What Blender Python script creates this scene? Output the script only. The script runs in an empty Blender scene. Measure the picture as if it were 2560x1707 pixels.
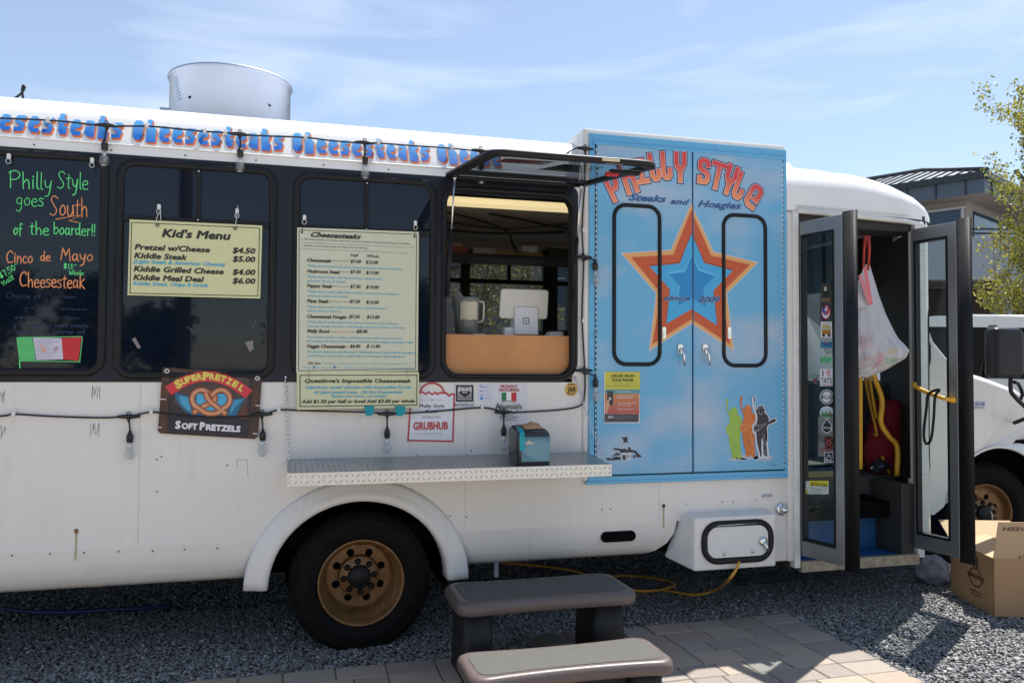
import bpy, bmesh, math, random
import numpy as np
from mathutils import Vector, Matrix
from mathutils.geometry import tessellate_polygon
random.seed(7)
scene = bpy.context.scene
col = scene.collection
PI = math.pi

# ------------------------------------------------------------------ camera
F = 2048.0
TH, PIT, ROL = math.radians(15.52), math.radians(1.81), math.radians(.308)
Ry = Matrix(((math.cos(TH), -math.sin(TH), 0), (math.sin(TH), math.cos(TH), 0), (0, 0, 1)))
Rp = Matrix(((1, 0, 0), (0, math.cos(PIT), math.sin(PIT)), (0, -math.sin(PIT), math.cos(PIT))))
Rr = Matrix(((math.cos(ROL), 0, math.sin(ROL)), (0, 1, 0), (-math.sin(ROL), 0, math.cos(ROL))))
M = Rr @ Rp @ Ry
MT = M.transposed()
CAM = Vector((0, -4.2573, 1.4318))
right, fwd, up = MT @ Vector((1, 0, 0)), MT @ Vector((0, 1, 0)), MT @ Vector((0, 0, 1))
cd = bpy.data.cameras.new('camera'); cam = bpy.data.objects.new('camera', cd); col.objects.link(cam)
cd.sensor_width = 36; cd.lens = 36 * F / 2560; cd.clip_end = 2000; cd.clip_start = .05
cam.matrix_world = Matrix(((right.x, up.x, -fwd.x, CAM.x), (right.y, up.y, -fwd.y, CAM.y), (right.z, up.z, -fwd.z, CAM.z), (0, 0, 0, 1)))
scene.camera = cam

# ------------------------------------------------------------------ world, sun, exposure
SUN = Vector((.888, .62, 2.31)).normalized()
EL = math.asin(SUN.z); AZ = math.atan2(SUN.x, SUN.y)
w = bpy.data.worlds.new('World'); scene.world = w; w.use_nodes = True
nt = w.node_tree; nt.nodes.clear()
def N(nt, t, **k):
    n = nt.nodes.new(t)
    for a, b in k.items(): setattr(n, a, b)
    return n
sky = N(nt, 'ShaderNodeTexSky', sky_type='NISHITA', sun_disc=False)
sky.sun_elevation = EL; sky.sun_rotation = AZ; sky.air_density = 1.0; sky.dust_density = .35; sky.ozone_density = 1.0
tc = N(nt, 'ShaderNodeTexCoord'); mp = N(nt, 'ShaderNodeMapping')
mp.inputs['Scale'].default_value = (1.1, 1.6, 6.5); mp.inputs['Rotation'].default_value = (0.12, -.22, .5)
n1 = N(nt, 'ShaderNodeTexNoise'); n1.inputs['Scale'].default_value = 2.1; n1.inputs['Detail'].default_value = 9; n1.inputs['Roughness'].default_value = .52
n1.inputs['Distortion'].default_value = .5
cr = N(nt, 'ShaderNodeValToRGB'); cr.color_ramp.elements[0].position = .53; cr.color_ramp.elements[1].position = .80
cr.color_ramp.elements[0].color = (.10, .10, .10, 1); cr.color_ramp.elements[1].color = (.40, .40, .40, 1)
mx = N(nt, 'ShaderNodeMixRGB'); mx.inputs[2].default_value = (9.2, 9.6, 10.2, 1)
bg = N(nt, 'ShaderNodeBackground'); bg.inputs['Strength'].default_value = .092
ow = N(nt, 'ShaderNodeOutputWorld')
nt.links.new(tc.outputs['Generated'], mp.inputs[0]); nt.links.new(mp.outputs[0], n1.inputs['Vector'])
nt.links.new(n1.outputs['Fac'], cr.inputs[0]); nt.links.new(cr.outputs[0], mx.inputs[0])
nt.links.new(sky.outputs[0], mx.inputs[1]); nt.links.new(mx.outputs[0], bg.inputs[0]); nt.links.new(bg.outputs[0], ow.inputs[0])
sd = bpy.data.lights.new('sun', 'SUN'); sd.energy = 4.9; sd.angle = math.radians(.53); sd.color = (1, .96, .9)
so = bpy.data.objects.new('sun', sd); col.objects.link(so); so.rotation_euler = SUN.to_track_quat('Z', 'Y').to_euler(); so.location = (5, 5, 12)
vs = scene.view_settings; vs.view_transform = 'Standard'; vs.look = 'None'; vs.gamma = 1; vs.use_curve_mapping = False
vs.exposure = .8
scene.cycles.max_bounces = 8; scene.cycles.transparent_max_bounces = 12; scene.cycles.caustics_reflective = False; scene.cycles.caustics_refractive = False

# ------------------------------------------------------------------ measurements -> metres
def ray(x, y): return MT @ Vector((x - 1280, F, -(y - 853.5))) * (1 / F)
def W(x, y, Y=0.0):
    r = ray(x, y); return CAM + r * ((Y - CAM.y) / r.y)
def Wx(x, y, X):
    r = ray(x, y); return CAM + r * ((X - CAM.x) / r.x)
def G(x, y, Z=0.0):
    r = ray(x, y); return CAM + r * ((Z - CAM.z) / r.z)
def S(c):  # sRGB 0-255 -> linear
    return tuple((v / 255 / 12.92) if v / 255 <= .04045 else ((v / 255 + .055) / 1.055) ** 2.4 for v in c) + (1,)

# ------------------------------------------------------------------ materials
def mat(name, c, rough=.5, metal=0, var=.0, vscale=8, bump=0, bscale=60, coat=0, spec=.5, emit=None, obj_var=0, dirt=0):
    m = bpy.data.materials.new(name); m.use_nodes = True; t = m.node_tree; b = t.nodes['Principled BSDF']
    c = tuple(c[:3]) + (1,)
    b.inputs['Base Color'].default_value = c; b.inputs['Roughness'].default_value = rough; b.inputs['Metallic'].default_value = metal
    b.inputs['Coat Weight'].default_value = coat; b.inputs['Specular IOR Level'].default_value = spec
    b.inputs['Coat Roughness'].default_value = .08
    g = N(t, 'ShaderNodeTexCoord')
    last = None
    if var or obj_var:
        n = N(t, 'ShaderNodeTexNoise'); n.inputs['Scale'].default_value = vscale; n.inputs['Detail'].default_value = 6; n.inputs['Roughness'].default_value = .6
        t.links.new(g.outputs['Object'], n.inputs['Vector'])
        r = N(t, 'ShaderNodeMapRange'); r.inputs[1].default_value = .3; r.inputs[2].default_value = .7; r.inputs[3].default_value = 1 - var; r.inputs[4].default_value = 1 + var
        t.links.new(n.outputs['Fac'], r.inputs[0])
        h = N(t, 'ShaderNodeHueSaturation'); h.inputs['Color'].default_value = c
        t.links.new(r.outputs[0], h.inputs['Value'])
        if obj_var:
            oi = N(t, 'ShaderNodeObjectInfo'); q = N(t, 'ShaderNodeMapRange'); q.inputs[3].default_value = 1 - obj_var; q.inputs[4].default_value = 1 + obj_var
            t.links.new(oi.outputs['Random'], q.inputs[0]); mu = N(t, 'ShaderNodeMath', operation='MULTIPLY')
            t.links.new(q.outputs[0], mu.inputs[0]); t.links.new(r.outputs[0], mu.inputs[1]); t.links.new(mu.outputs[0], h.inputs['Value'])
        last = h.outputs[0]; t.links.new(last, b.inputs['Base Color'])
        r2 = N(t, 'ShaderNodeMapRange'); r2.inputs[3].default_value = rough * .8; r2.inputs[4].default_value = min(1, rough * 1.25)
        t.links.new(n.outputs['Fac'], r2.inputs[0]); t.links.new(r2.outputs[0], b.inputs['Roughness'])
    if dirt:
        # vertical streaks and grime speckle, a print of age on the paint
        mp = N(t, 'ShaderNodeMapping'); mp.inputs['Scale'].default_value = (9, 9, .7)
        n = N(t, 'ShaderNodeTexNoise'); n.inputs['Scale'].default_value = 2.2; n.inputs['Detail'].default_value = 8; n.inputs['Roughness'].default_value = .65
        t.links.new(g.outputs['Object'], mp.inputs[0]); t.links.new(mp.outputs[0], n.inputs['Vector'])
        r = N(t, 'ShaderNodeValToRGB'); r.color_ramp.elements[0].position = .52; r.color_ramp.elements[1].position = .78
        r.color_ramp.elements[0].color = (0, 0, 0, 1); r.color_ramp.elements[1].color = (dirt, dirt, dirt, 1)
        t.links.new(n.outputs['Fac'], r.inputs[0])
        x = N(t, 'ShaderNodeMixRGB'); x.inputs[2].default_value = (.36, .3, .22, 1)
        if last: t.links.new(last, x.inputs[1])
        else: x.inputs[1].default_value = c
        t.links.new(r.outputs[0], x.inputs[0]); t.links.new(x.outputs[0], b.inputs['Base Color'])
    if bump:
        n = N(t, 'ShaderNodeTexNoise'); n.inputs['Scale'].default_value = bscale; n.inputs['Detail'].default_value = 4
        t.links.new(g.outputs['Object'], n.inputs['Vector'])
        u = N(t, 'ShaderNodeBump'); u.inputs['Strength'].default_value = bump; u.inputs['Distance'].default_value = .01
        t.links.new(n.outputs['Fac'], u.inputs['Height']); t.links.new(u.outputs[0], b.inputs['Normal'])
    if emit:
        b.inputs['Emission Color'].default_value = c; b.inputs['Emission Strength'].default_value = emit
    return m
def glassmat(name, tint, ior=1.45, rough=.0, haze=None):
    m = bpy.data.materials.new(name); m.use_nodes = True; t = m.node_tree; t.nodes.clear()
    o = N(t, 'ShaderNodeOutputMaterial'); tr = N(t, 'ShaderNodeBsdfTransparent'); tr.inputs[0].default_value = tuple(tint) + (1,)
    gl = N(t, 'ShaderNodeBsdfGlossy'); gl.inputs['Roughness'].default_value = rough
    lw = N(t, 'ShaderNodeLayerWeight'); lw.inputs[0].default_value = .5; pw = N(t, 'ShaderNodeMath', operation='POWER'); pw.inputs[1].default_value = 4.6; t.links.new(lw.outputs['Facing'], pw.inputs[0])
    f0 = ((ior - 1) / (ior + 1)) ** 2; fr = N(t, 'ShaderNodeMapRange'); fr.inputs[3].default_value = f0; fr.inputs[4].default_value = .9; t.links.new(pw.outputs[0], fr.inputs[0]); mi = N(t, 'ShaderNodeMixShader')
    t.links.new(fr.outputs[0], mi.inputs[0]); t.links.new(tr.outputs[0], mi.inputs[1]); t.links.new(gl.outputs[0], mi.inputs[2])
    last = mi
    if haze:
        d = N(t, 'ShaderNodeBsdfDiffuse'); d.inputs[0].default_value = (.7, .75, .78, 1); m2 = N(t, 'ShaderNodeMixShader'); m2.inputs[0].default_value = haze
        t.links.new(mi.outputs[0], m2.inputs[1]); t.links.new(d.outputs[0], m2.inputs[2]); last = m2
    t.links.new(last.outputs[0], o.inputs[0]); return m

WHITE = mat('white_body_paint', (.74, .72, .70), .34, var=.035, vscale=2.2, coat=.3, dirt=.17, bump=.12, bscale=3.5)
WHITE2 = mat('white_roof_paint', (.8, .8, .79), .3, var=.02, vscale=4, coat=.3)
WTRIM = mat('white_trim', (.72, .72, .71), .4, var=.04, vscale=12)
BLK = mat('black_band_paint', (.008, .010, .019), .3, var=.25, vscale=5, spec=.35)
RUB = mat('black_rubber', (.009, .009, .011), .5, var=.2, vscale=30, spec=.3)
TYRE = mat('tyre_rubber', (.007, .0068, .0065), .85, var=.35, vscale=25, bump=.15, bscale=120, spec=.15)
DARKM = mat('dark_painted_metal', (.010, .010, .012), .5, spec=.3)
VOID = mat('dark_underbody', (.005, .005, .006), .95, spec=.05)
PANE = mat('tinted_window_glass', (.004, .008, .018), .03, spec=.42)
ALU = mat('brushed_aluminium', (.55, .56, .57), .34, metal=1, var=.06, vscale=20, bump=.04, bscale=90)
ALUP = mat('aluminium_door_frame', (.33, .34, .345), .42, metal=.75, var=.05, vscale=15)
CHROME = mat('chrome', (.75, .75, .76), .12, metal=1)
GALV = mat('galvanised_duct', (.35, .40, .50), .42, metal=.9, var=.06, vscale=6)
GOLD = mat('gold_wheel_paint', (.225, .112, .042), .45, metal=.35, var=.3, vscale=16, dirt=.35)
BLUE = None
SHADEGL = glassmat('clear_door_glass', (.90, .95, .94), 1.45)
AWGL = glassmat('awning_glass', (.45, .49, .52), 1.5)
TINTGL = glassmat('grey_tinted_glass', (.62, .63, .63), 1.5)
BULBGL = glassmat('bulb_glass', (.95, .96, .97), 1.8, haze=.10)
CREAM = mat('ceiling_lamp_cover', (.80, .66, .36), .5, emit=.5)
WOODP = mat('orange_plywood', (.52, .235, .085), .5, var=.14, vscale=5)
IVORY = mat('cream_plastic', (.72, .7, .64), .4)
STAINL = mat('white_plastic', (.75, .76, .78), .35)
YEL = mat('yellow_grab_rail', (.78, .42, .035), .35, var=.08, vscale=20)
NOSE = mat('worn_yellow_step_edge', (.42, .33, .13), .7, var=.25, vscale=25)
NOSE2 = mat('worn_aluminium_sill', (.33, .28, .2), .6, var=.4, vscale=22)
BLUER = mat('blue_step_lining', (.012, .10, .28), .55, var=.12, vscale=12)
GREYI = mat('grey_interior', (.12, .12, .115), .6)
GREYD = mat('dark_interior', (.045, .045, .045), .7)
TAN = mat('ceiling_liner', (.62, .57, .5), .7, var=.06, vscale=4)
STEP = mat('taupe_step_plastic', (.115, .088, .083), .42, var=.08, vscale=20, bump=.05, bscale=200)
MATB = mat('step_grip_mat', (.10, .098, .09), .85, var=.12, vscale=40, bump=.5, bscale=350)
LEGP = mat('step_leg_plastic', (.016, .015, .016), .55, spec=.3)
CARD = mat('brown_cardboard', (.40, .235, .12), .8, var=.06, vscale=8, bump=.03, bscale=60)
CARDI = mat('cardboard_inside', (.50, .34, .20), .85, var=.05, vscale=8)
HOSE = mat('orange_yellow_cord', (.62, .30, .035), .45, var=.08, vscale=20)
SMOKE = mat('smoked_plastic', (.018, .019, .024), .18, spec=.6)
TAPE = mat('teal_painters_tape', (.0, .30, .36), .6)
NAPK = mat('brown_napkin', (.36, .22, .13), .9, var=.1, vscale=20)
REDC = mat('red_jacket_cloth', (.20, .006, .02), .85, var=.3, vscale=12)
BAGM = glassmat('dummy', (1, 1, 1))

def ink():
    m = bpy.data.materials.new('printed_ink'); m.use_nodes = True; t = m.node_tree; b = t.nodes['Principled BSDF']
    a = N(t, 'ShaderNodeVertexColor', layer_name='Col'); b.inputs['Roughness'].default_value = .38
    n = N(t, 'ShaderNodeTexNoise'); n.inputs['Scale'].default_value = 30; n.inputs['Detail'].default_value = 4
    g = N(t, 'ShaderNodeTexCoord'); t.links.new(g.outputs['Object'], n.inputs['Vector'])
    r = N(t, 'ShaderNodeMapRange'); r.inputs[3].default_value = .93; r.inputs[4].default_value = 1.07
    h = N(t, 'ShaderNodeHueSaturation'); t.links.new(n.outputs['Fac'], r.inputs[0]); t.links.new(r.outputs[0], h.inputs['Value'])
    t.links.new(a.outputs['Color'], h.inputs['Color']); t.links.new(h.outputs[0], b.inputs['Base Color']); return m
INK = ink()

# ------------------------------------------------------------------ mesh builder
class MB:
    def __init__(s): s.v = []; s.f = []; s.m = []; s.sm = []; s.c = []; s.usec = False
    def face(s, pts, m=0, sm=False, c=None):
        i = len(s.v); s.v += [tuple(p) for p in pts]; s.f.append(list(range(i, i + len(pts)))); s.m.append(m); s.sm.append(sm)
        s.c.append(c); 
        if c is not None: s.usec = True
    def mesh(s, V, Fc, m=0, sm=False, c=None, xf=None):
        i = len(s.v); s.v += [tuple(xf @ Vector(p)) if xf else tuple(p) for p in V]
        for f in Fc: s.f.append([i + k for k in f]); s.m.append(m); s.sm.append(sm); s.c.append([c[k] for k in f] if isinstance(c, list) and isinstance(c[0], (tuple, list)) else c)
        if c is not None: s.usec = True
    def box(s, x0, x1, y0, y1, z0, z1, m=0, xf=None, c=None):
        V = [(x, y, z) for x in (x0, x1) for y in (y0, y1) for z in (z0, z1)]
        s.mesh(V, [(0, 1, 3, 2), (4, 6, 7, 5), (0, 4, 5, 1), (2, 3, 7, 6), (0, 2, 6, 4), (1, 5, 7, 3)], m, False, c, xf)
    def loft(s, loops, m=0, sm=True, closed=True, cap0=False, cap1=False, c=None, xf=None):
        n = len(loops[0]); V = [p for l in loops for p in l]; Fc = []
        for a in range(len(loops) - 1):
            for k in range(n if closed else n - 1):
                k2 = (k + 1) % n; Fc.append((a * n + k, a * n + k2, (a + 1) * n + k2, (a + 1) * n + k))
        s.mesh(V, Fc, m, sm, c, xf)
        if cap0: s.mesh(loops[0], [tuple(range(n))[::-1]], m, False, c, xf)
        if cap1: s.mesh(loops[-1], [tuple(range(n))], m, False, c, xf)
    def tube(s, path, r, n=10, m=0, cap=True, sm=True, xf=None, closed=False):
        P = [Vector(p) for p in path]; L = len(P); loops = []
        t0 = (P[1] - P[0]).normalized(); u = t0.orthogonal().normalized()
        for i in range(L):
            if closed: t = (P[(i + 1) % L] - P[i - 1]).normalized()
            else: t = (P[min(i + 1, L - 1)] - P[max(i - 1, 0)]).normalized()
            u = (u - t * u.dot(t)).normalized(); v = t.cross(u); rr = r[i] if isinstance(r, (list, tuple)) else r
            loops.append([P[i] + (u * math.cos(2 * PI * k / n) + v * math.sin(2 * PI * k / n)) * rr for k in range(n)])
        if closed: loops.append(loops[0])
        s.loft(loops, m, sm, True, cap and not closed, cap and not closed, None, xf)
    def lathe(s, prof, o=(0, 0, 0), ax='z', n=24, m=0, sm=True, xf=None, capa=False, capb=False):
        o = Vector(o); loops = []
        for r, h in prof:
            l = []
            for k in range(n):
                a = 2 * PI * k / n; ca, sa = r * math.cos(a), r * math.sin(a)
                l.append(o + (Vector((ca, sa, h)) if ax == 'z' else Vector((ca, h, sa)) if ax == 'y' else Vector((h, ca, sa))))
            loops.append(l)
        s.loft(loops, m, sm, True, capa, capb, None, xf)
    def prism(s, pts, y0, y1, m=0, c=None, xf=None):   # pts in XZ extruded along Y
        a = [(p[0], y0, p[1]) for p in pts]; b = [(p[0], y1, p[1]) for p in pts]; n = len(pts)
        s.mesh(a + b, [tuple(range(n)), tuple(range(2 * n - 1, n - 1, -1))] + [(k, n + k, n + (k + 1) % n, (k + 1) % n) for k in range(n)], m, False, c, xf)
    def plate(s, outer, holes, y0, y1, m=0, c=None):   # XZ plate with holes, thickness y0..y1
        rings = [outer] + holes
        tri = tessellate_polygon([[Vector((p[0], p[1], 0)) for p in r] for r in rings]); flat = [p for r in rings for p in r]; n = len(flat)
        V = [(p[0], y0, p[1]) for p in flat] + [(p[0], y1, p[1]) for p in flat]
        Fc = [tuple(t) for t in tri] + [tuple(n + k for k in t[::-1]) for t in tri]; o = 0
        for r in rings:
            L = len(r); Fc += [(o + k, o + (k + 1) % L, n + o + (k + 1) % L, n + o + k) for k in range(L)]; o += L
        s.mesh(V, Fc, m, False, c)
def rr(x0, x1, z0, z1, r, n=6):
    out = []
    for cx, cz, a0 in ((x1 - r, z1 - r, 0), (x0 + r, z1 - r, 90), (x0 + r, z0 + r, 180), (x1 - r, z0 + r, 270)):
        for k in range(n + 1):
            a = math.radians(a0 + 90 * k / n); out.append((cx + r * math.cos(a), cz + r * math.sin(a)))
    return out
def circ(x, z, r, n=24, a0=0): return [(x + r * math.cos(2 * PI * k / n + a0), z + r * math.sin(2 * PI * k / n + a0)) for k in range(n)]
def sm_path(pts, n=6, closed=False):
    P = [Vector(p) for p in pts]; out = []; L = len(P)
    rng = range(L if closed else L - 1)
    for i in rng:
        if closed: p0, p1, p2, p3 = P[i - 1], P[i], P[(i + 1) % L], P[(i + 2) % L]
        else: p0, p1, p2, p3 = P[max(i - 1, 0)], P[i], P[i + 1], P[min(i + 2, L - 1)]
        for k in range(n):
            t = k / n; out.append(.5 * ((2 * p1) + (p2 - p0) * t + (2 * p0 - 5 * p1 + 4 * p2 - p3) * t * t + (3 * p1 - p0 - 3 * p2 + p3) * t ** 3))
    if not closed: out.append(P[-1])
    return out

ORG = {}
def thing(name, label, cat, loc=(0, 0, 0), group=None, kind=None):
    o = bpy.data.objects.new(name, None); col.objects.link(o); o.location = loc; o.empty_display_size = .1
    o['label'] = label; o['category'] = cat; ORG[o.name] = Vector(loc)
    if group: o['group'] = group
    if kind: o['kind'] = kind
    return o
def part(name, mb, mats, parent=None, bev=0, label=None, kind=None, seg=2, weld=False):
    me = bpy.data.meshes.new(name); off = ORG[parent.name] if parent else Vector()
    me.from_pydata([tuple(Vector(v) - off) for v in mb.v], [], mb.f)
    for m in (mats if isinstance(mats, (list, tuple)) else [mats]): me.materials.append(m)
    me.polygons.foreach_set('material_index', mb.m); me.polygons.foreach_set('use_smooth', mb.sm)
    if mb.usec:
        ca = me.color_attributes.new('Col', 'FLOAT_COLOR', 'CORNER'); d = []
        for f, c in zip(mb.f, mb.c):
            if c is None: c = (.5, .5, .5, 1)
            if isinstance(c[0], (tuple, list)): 
                for q in c: d += list(q[:3]) + [1]
            else: d += (list(c[:3]) + [1]) * len(f)
        ca.data.foreach_set('color', d)
    me.update()
    b = bmesh.new(); b.from_mesh(me)
    if not mb.usec or weld: bmesh.ops.remove_doubles(b, verts=b.verts, dist=1e-5)
    if not mb.usec: bmesh.ops.recalc_face_normals(b, faces=b.faces)
    b.to_mesh(me); b.free()
    o = bpy.data.objects.new(name, me); col.objects.link(o)
    if parent: o.parent = parent
    ORG[o.name] = off.copy()
    if bev:
        q = o.modifiers.new('bevel', 'BEVEL'); q.width = bev; q.segments = seg; q.limit_method = 'ANGLE'; q.angle_limit = math.radians(40); q.harden_normals = False
    if label: o['label'] = label
    if kind: o['kind'] = kind
    return o
def top(o, label, cat, group=None, kind=None):
    o['label'] = label
    if cat: o['category'] = cat
    if group: o['group'] = group
    if kind: o['kind'] = kind
    return o

# ------------------------------------------------------------------ lettering
_tc = {}
def glyphs(s, shear=0, bold=0, space=1):
    k = (s, shear, bold, space)
    if k in _tc: return _tc[k]
    cu = bpy.data.curves.new('t', 'FONT'); cu.body = s; cu.shear = shear; cu.offset = bold; cu.space_character = space; cu.resolution_u = 2; cu.size = 1
    o = bpy.data.objects.new('t', cu); col.objects.link(o); dg = bpy.context.evaluated_depsgraph_get(); dg.update()
    me = o.evaluated_get(dg).to_mesh(); V = [tuple(v.co) for v in me.vertices]; Fc = [tuple(p.vertices) for p in me.polygons]
    o.evaluated_get(dg).to_mesh_clear(); bpy.data.objects.remove(o); bpy.data.curves.remove(cu)
    _tc[k] = (V, Fc); return _tc[k]
CAP = .73
def TX(mb, s, x0, y0, x1, h, c, Y=0.0, lay=.0, shear=0, bold=0, y1=None, grad=None, dx=0, dz=0, space=1, world=False, slope=0):
    """text from pixel (x0,y0) baseline to x1, cap height h px, on plane Y (towards camera by lay)"""
    V, Fc = glyphs(s, shear, 0, space)
    if not V: return
    if bold > 0:
        o_ = [(-bold, 0), (bold, 0), (0, 0)] + ([(0, bold), (0, -bold), (bold * .7, bold * .7), (-bold * .7, -bold * .7), (bold * .7, -bold * .7), (-bold * .7, bold * .7)] if bold > .028 else [])
        V2, F2, n_ = [], [], len(V)
        for k, (bx, bz) in enumerate(o_): V2 += [(v[0] + bx, v[1] + bz, k * .00006) for v in V]; F2 += [tuple(i + k * n_ for i in f) for f in Fc]
        V, Fc = V2, F2
    if world: A = Vector((x0, Y, y0)); B = Vector((x1, Y, y0 if y1 is None else y1)); hh = h
    else:
        A = W(x0, y0, Y); B = W(x1, y0 if y1 is None else y1, Y)
        if y1 is None: B.z = A.z
        hh = A.z - W(x0, y0 + h, Y).z
    a, b = min(v[0] for v in V), max(v[0] for v in V); D = B - A
    up = Vector((0, 0, 1)) * (hh / CAP)
    if y1 is not None: up = Vector((-D.z, 0, D.x)).normalized() * (hh / CAP)
    pts = [A + D * ((v[0] - a) / (b - a)) + up * v[1] + Vector((dx, -lay - (v[2] if bold > 0 else 0), dz)) for v in V]
    if grad: cc = [tuple(grad[0][i] + (grad[1][i] - grad[0][i]) * min(1, max(0, v[1] / CAP)) for i in range(3)) + (1,) for v in V]
    else: cc = c
    mb.mesh(pts, Fc, 0, False, cc)
def ribbon(mb, pts, w, c, Y, closed=False, grad=None, square=True, yf=None):
    """flat stroke in XZ with mitred joints; pts are (X,Z) metres"""
    P = [Vector((p[0], p[1])) for p in pts]; L = len(P)
    if L < 2: return
    if not closed and square:
        P[0] = P[0] - (P[1] - P[0]).normalized() * w * .5; P[-1] = P[-1] + (P[-1] - P[-2]).normalized() * w * .5
    lft, rgt = [], []
    for i in range(L):
        a = P[i - 1] if (i or closed) else None; b = P[(i + 1) % L] if (i < L - 1 or closed) else None
        d1 = (P[i] - a).normalized() if a is not None and (P[i] - a).length > 1e-9 else None; d2 = (b - P[i]).normalized() if b is not None and (b - P[i]).length > 1e-9 else None
        if d1 is None: d1 = d2
        if d2 is None: d2 = d1
        if d1 is None: d1 = d2 = Vector((1, 0))
        n1 = Vector((-d1.y, d1.x)); n2 = Vector((-d2.y, d2.x)); mm = n1 + n2
        mm = n1 if mm.length < 1e-6 else mm.normalized(); k = min(1.6, 1 / max(.3, mm.dot(n1)))
        lft.append(P[i] + mm * w * .5 * k); rgt.append(P[i] - mm * w * .5 * k)
    for i in range(L if closed else L - 1):
        j = (i + 1) % L; q = [lft[i], lft[j], rgt[j], rgt[i]]; o_ = i * .00002
        cc = [grad(p) for p in q] if grad else c
        mb.face([(p.x, (yf(p.y) if yf else Y) - o_, p.y) for p in q], 0, False, cc)
def fl(mb, pts, c, Y, grad=None):
    mb.face([(p[0], Y, p[1]) for p in pts], 0, False, [grad(Vector(p)) for p in pts] if grad else c)
def flc(mb, pts, c, Y):   # concave filled outline
    tri = tessellate_polygon([[Vector((p[0], p[1], 0)) for p in pts]])
    mb.mesh([(p[0], Y, p[1]) for p in pts], [tuple(t) for t in tri], 0, False, c)
def px(pts, Y=0.0): return [(W(x, y, Y).x, W(x, y, Y).z) for x, y in pts]
def pxr(x0, y0, x1, y1, Y=0.0):
    a = W(x0, y0, Y); b = W(x1, y1, Y); return [(a.x, b.z), (b.x, b.z), (b.x, a.z), (a.x, a.z)]
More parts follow.
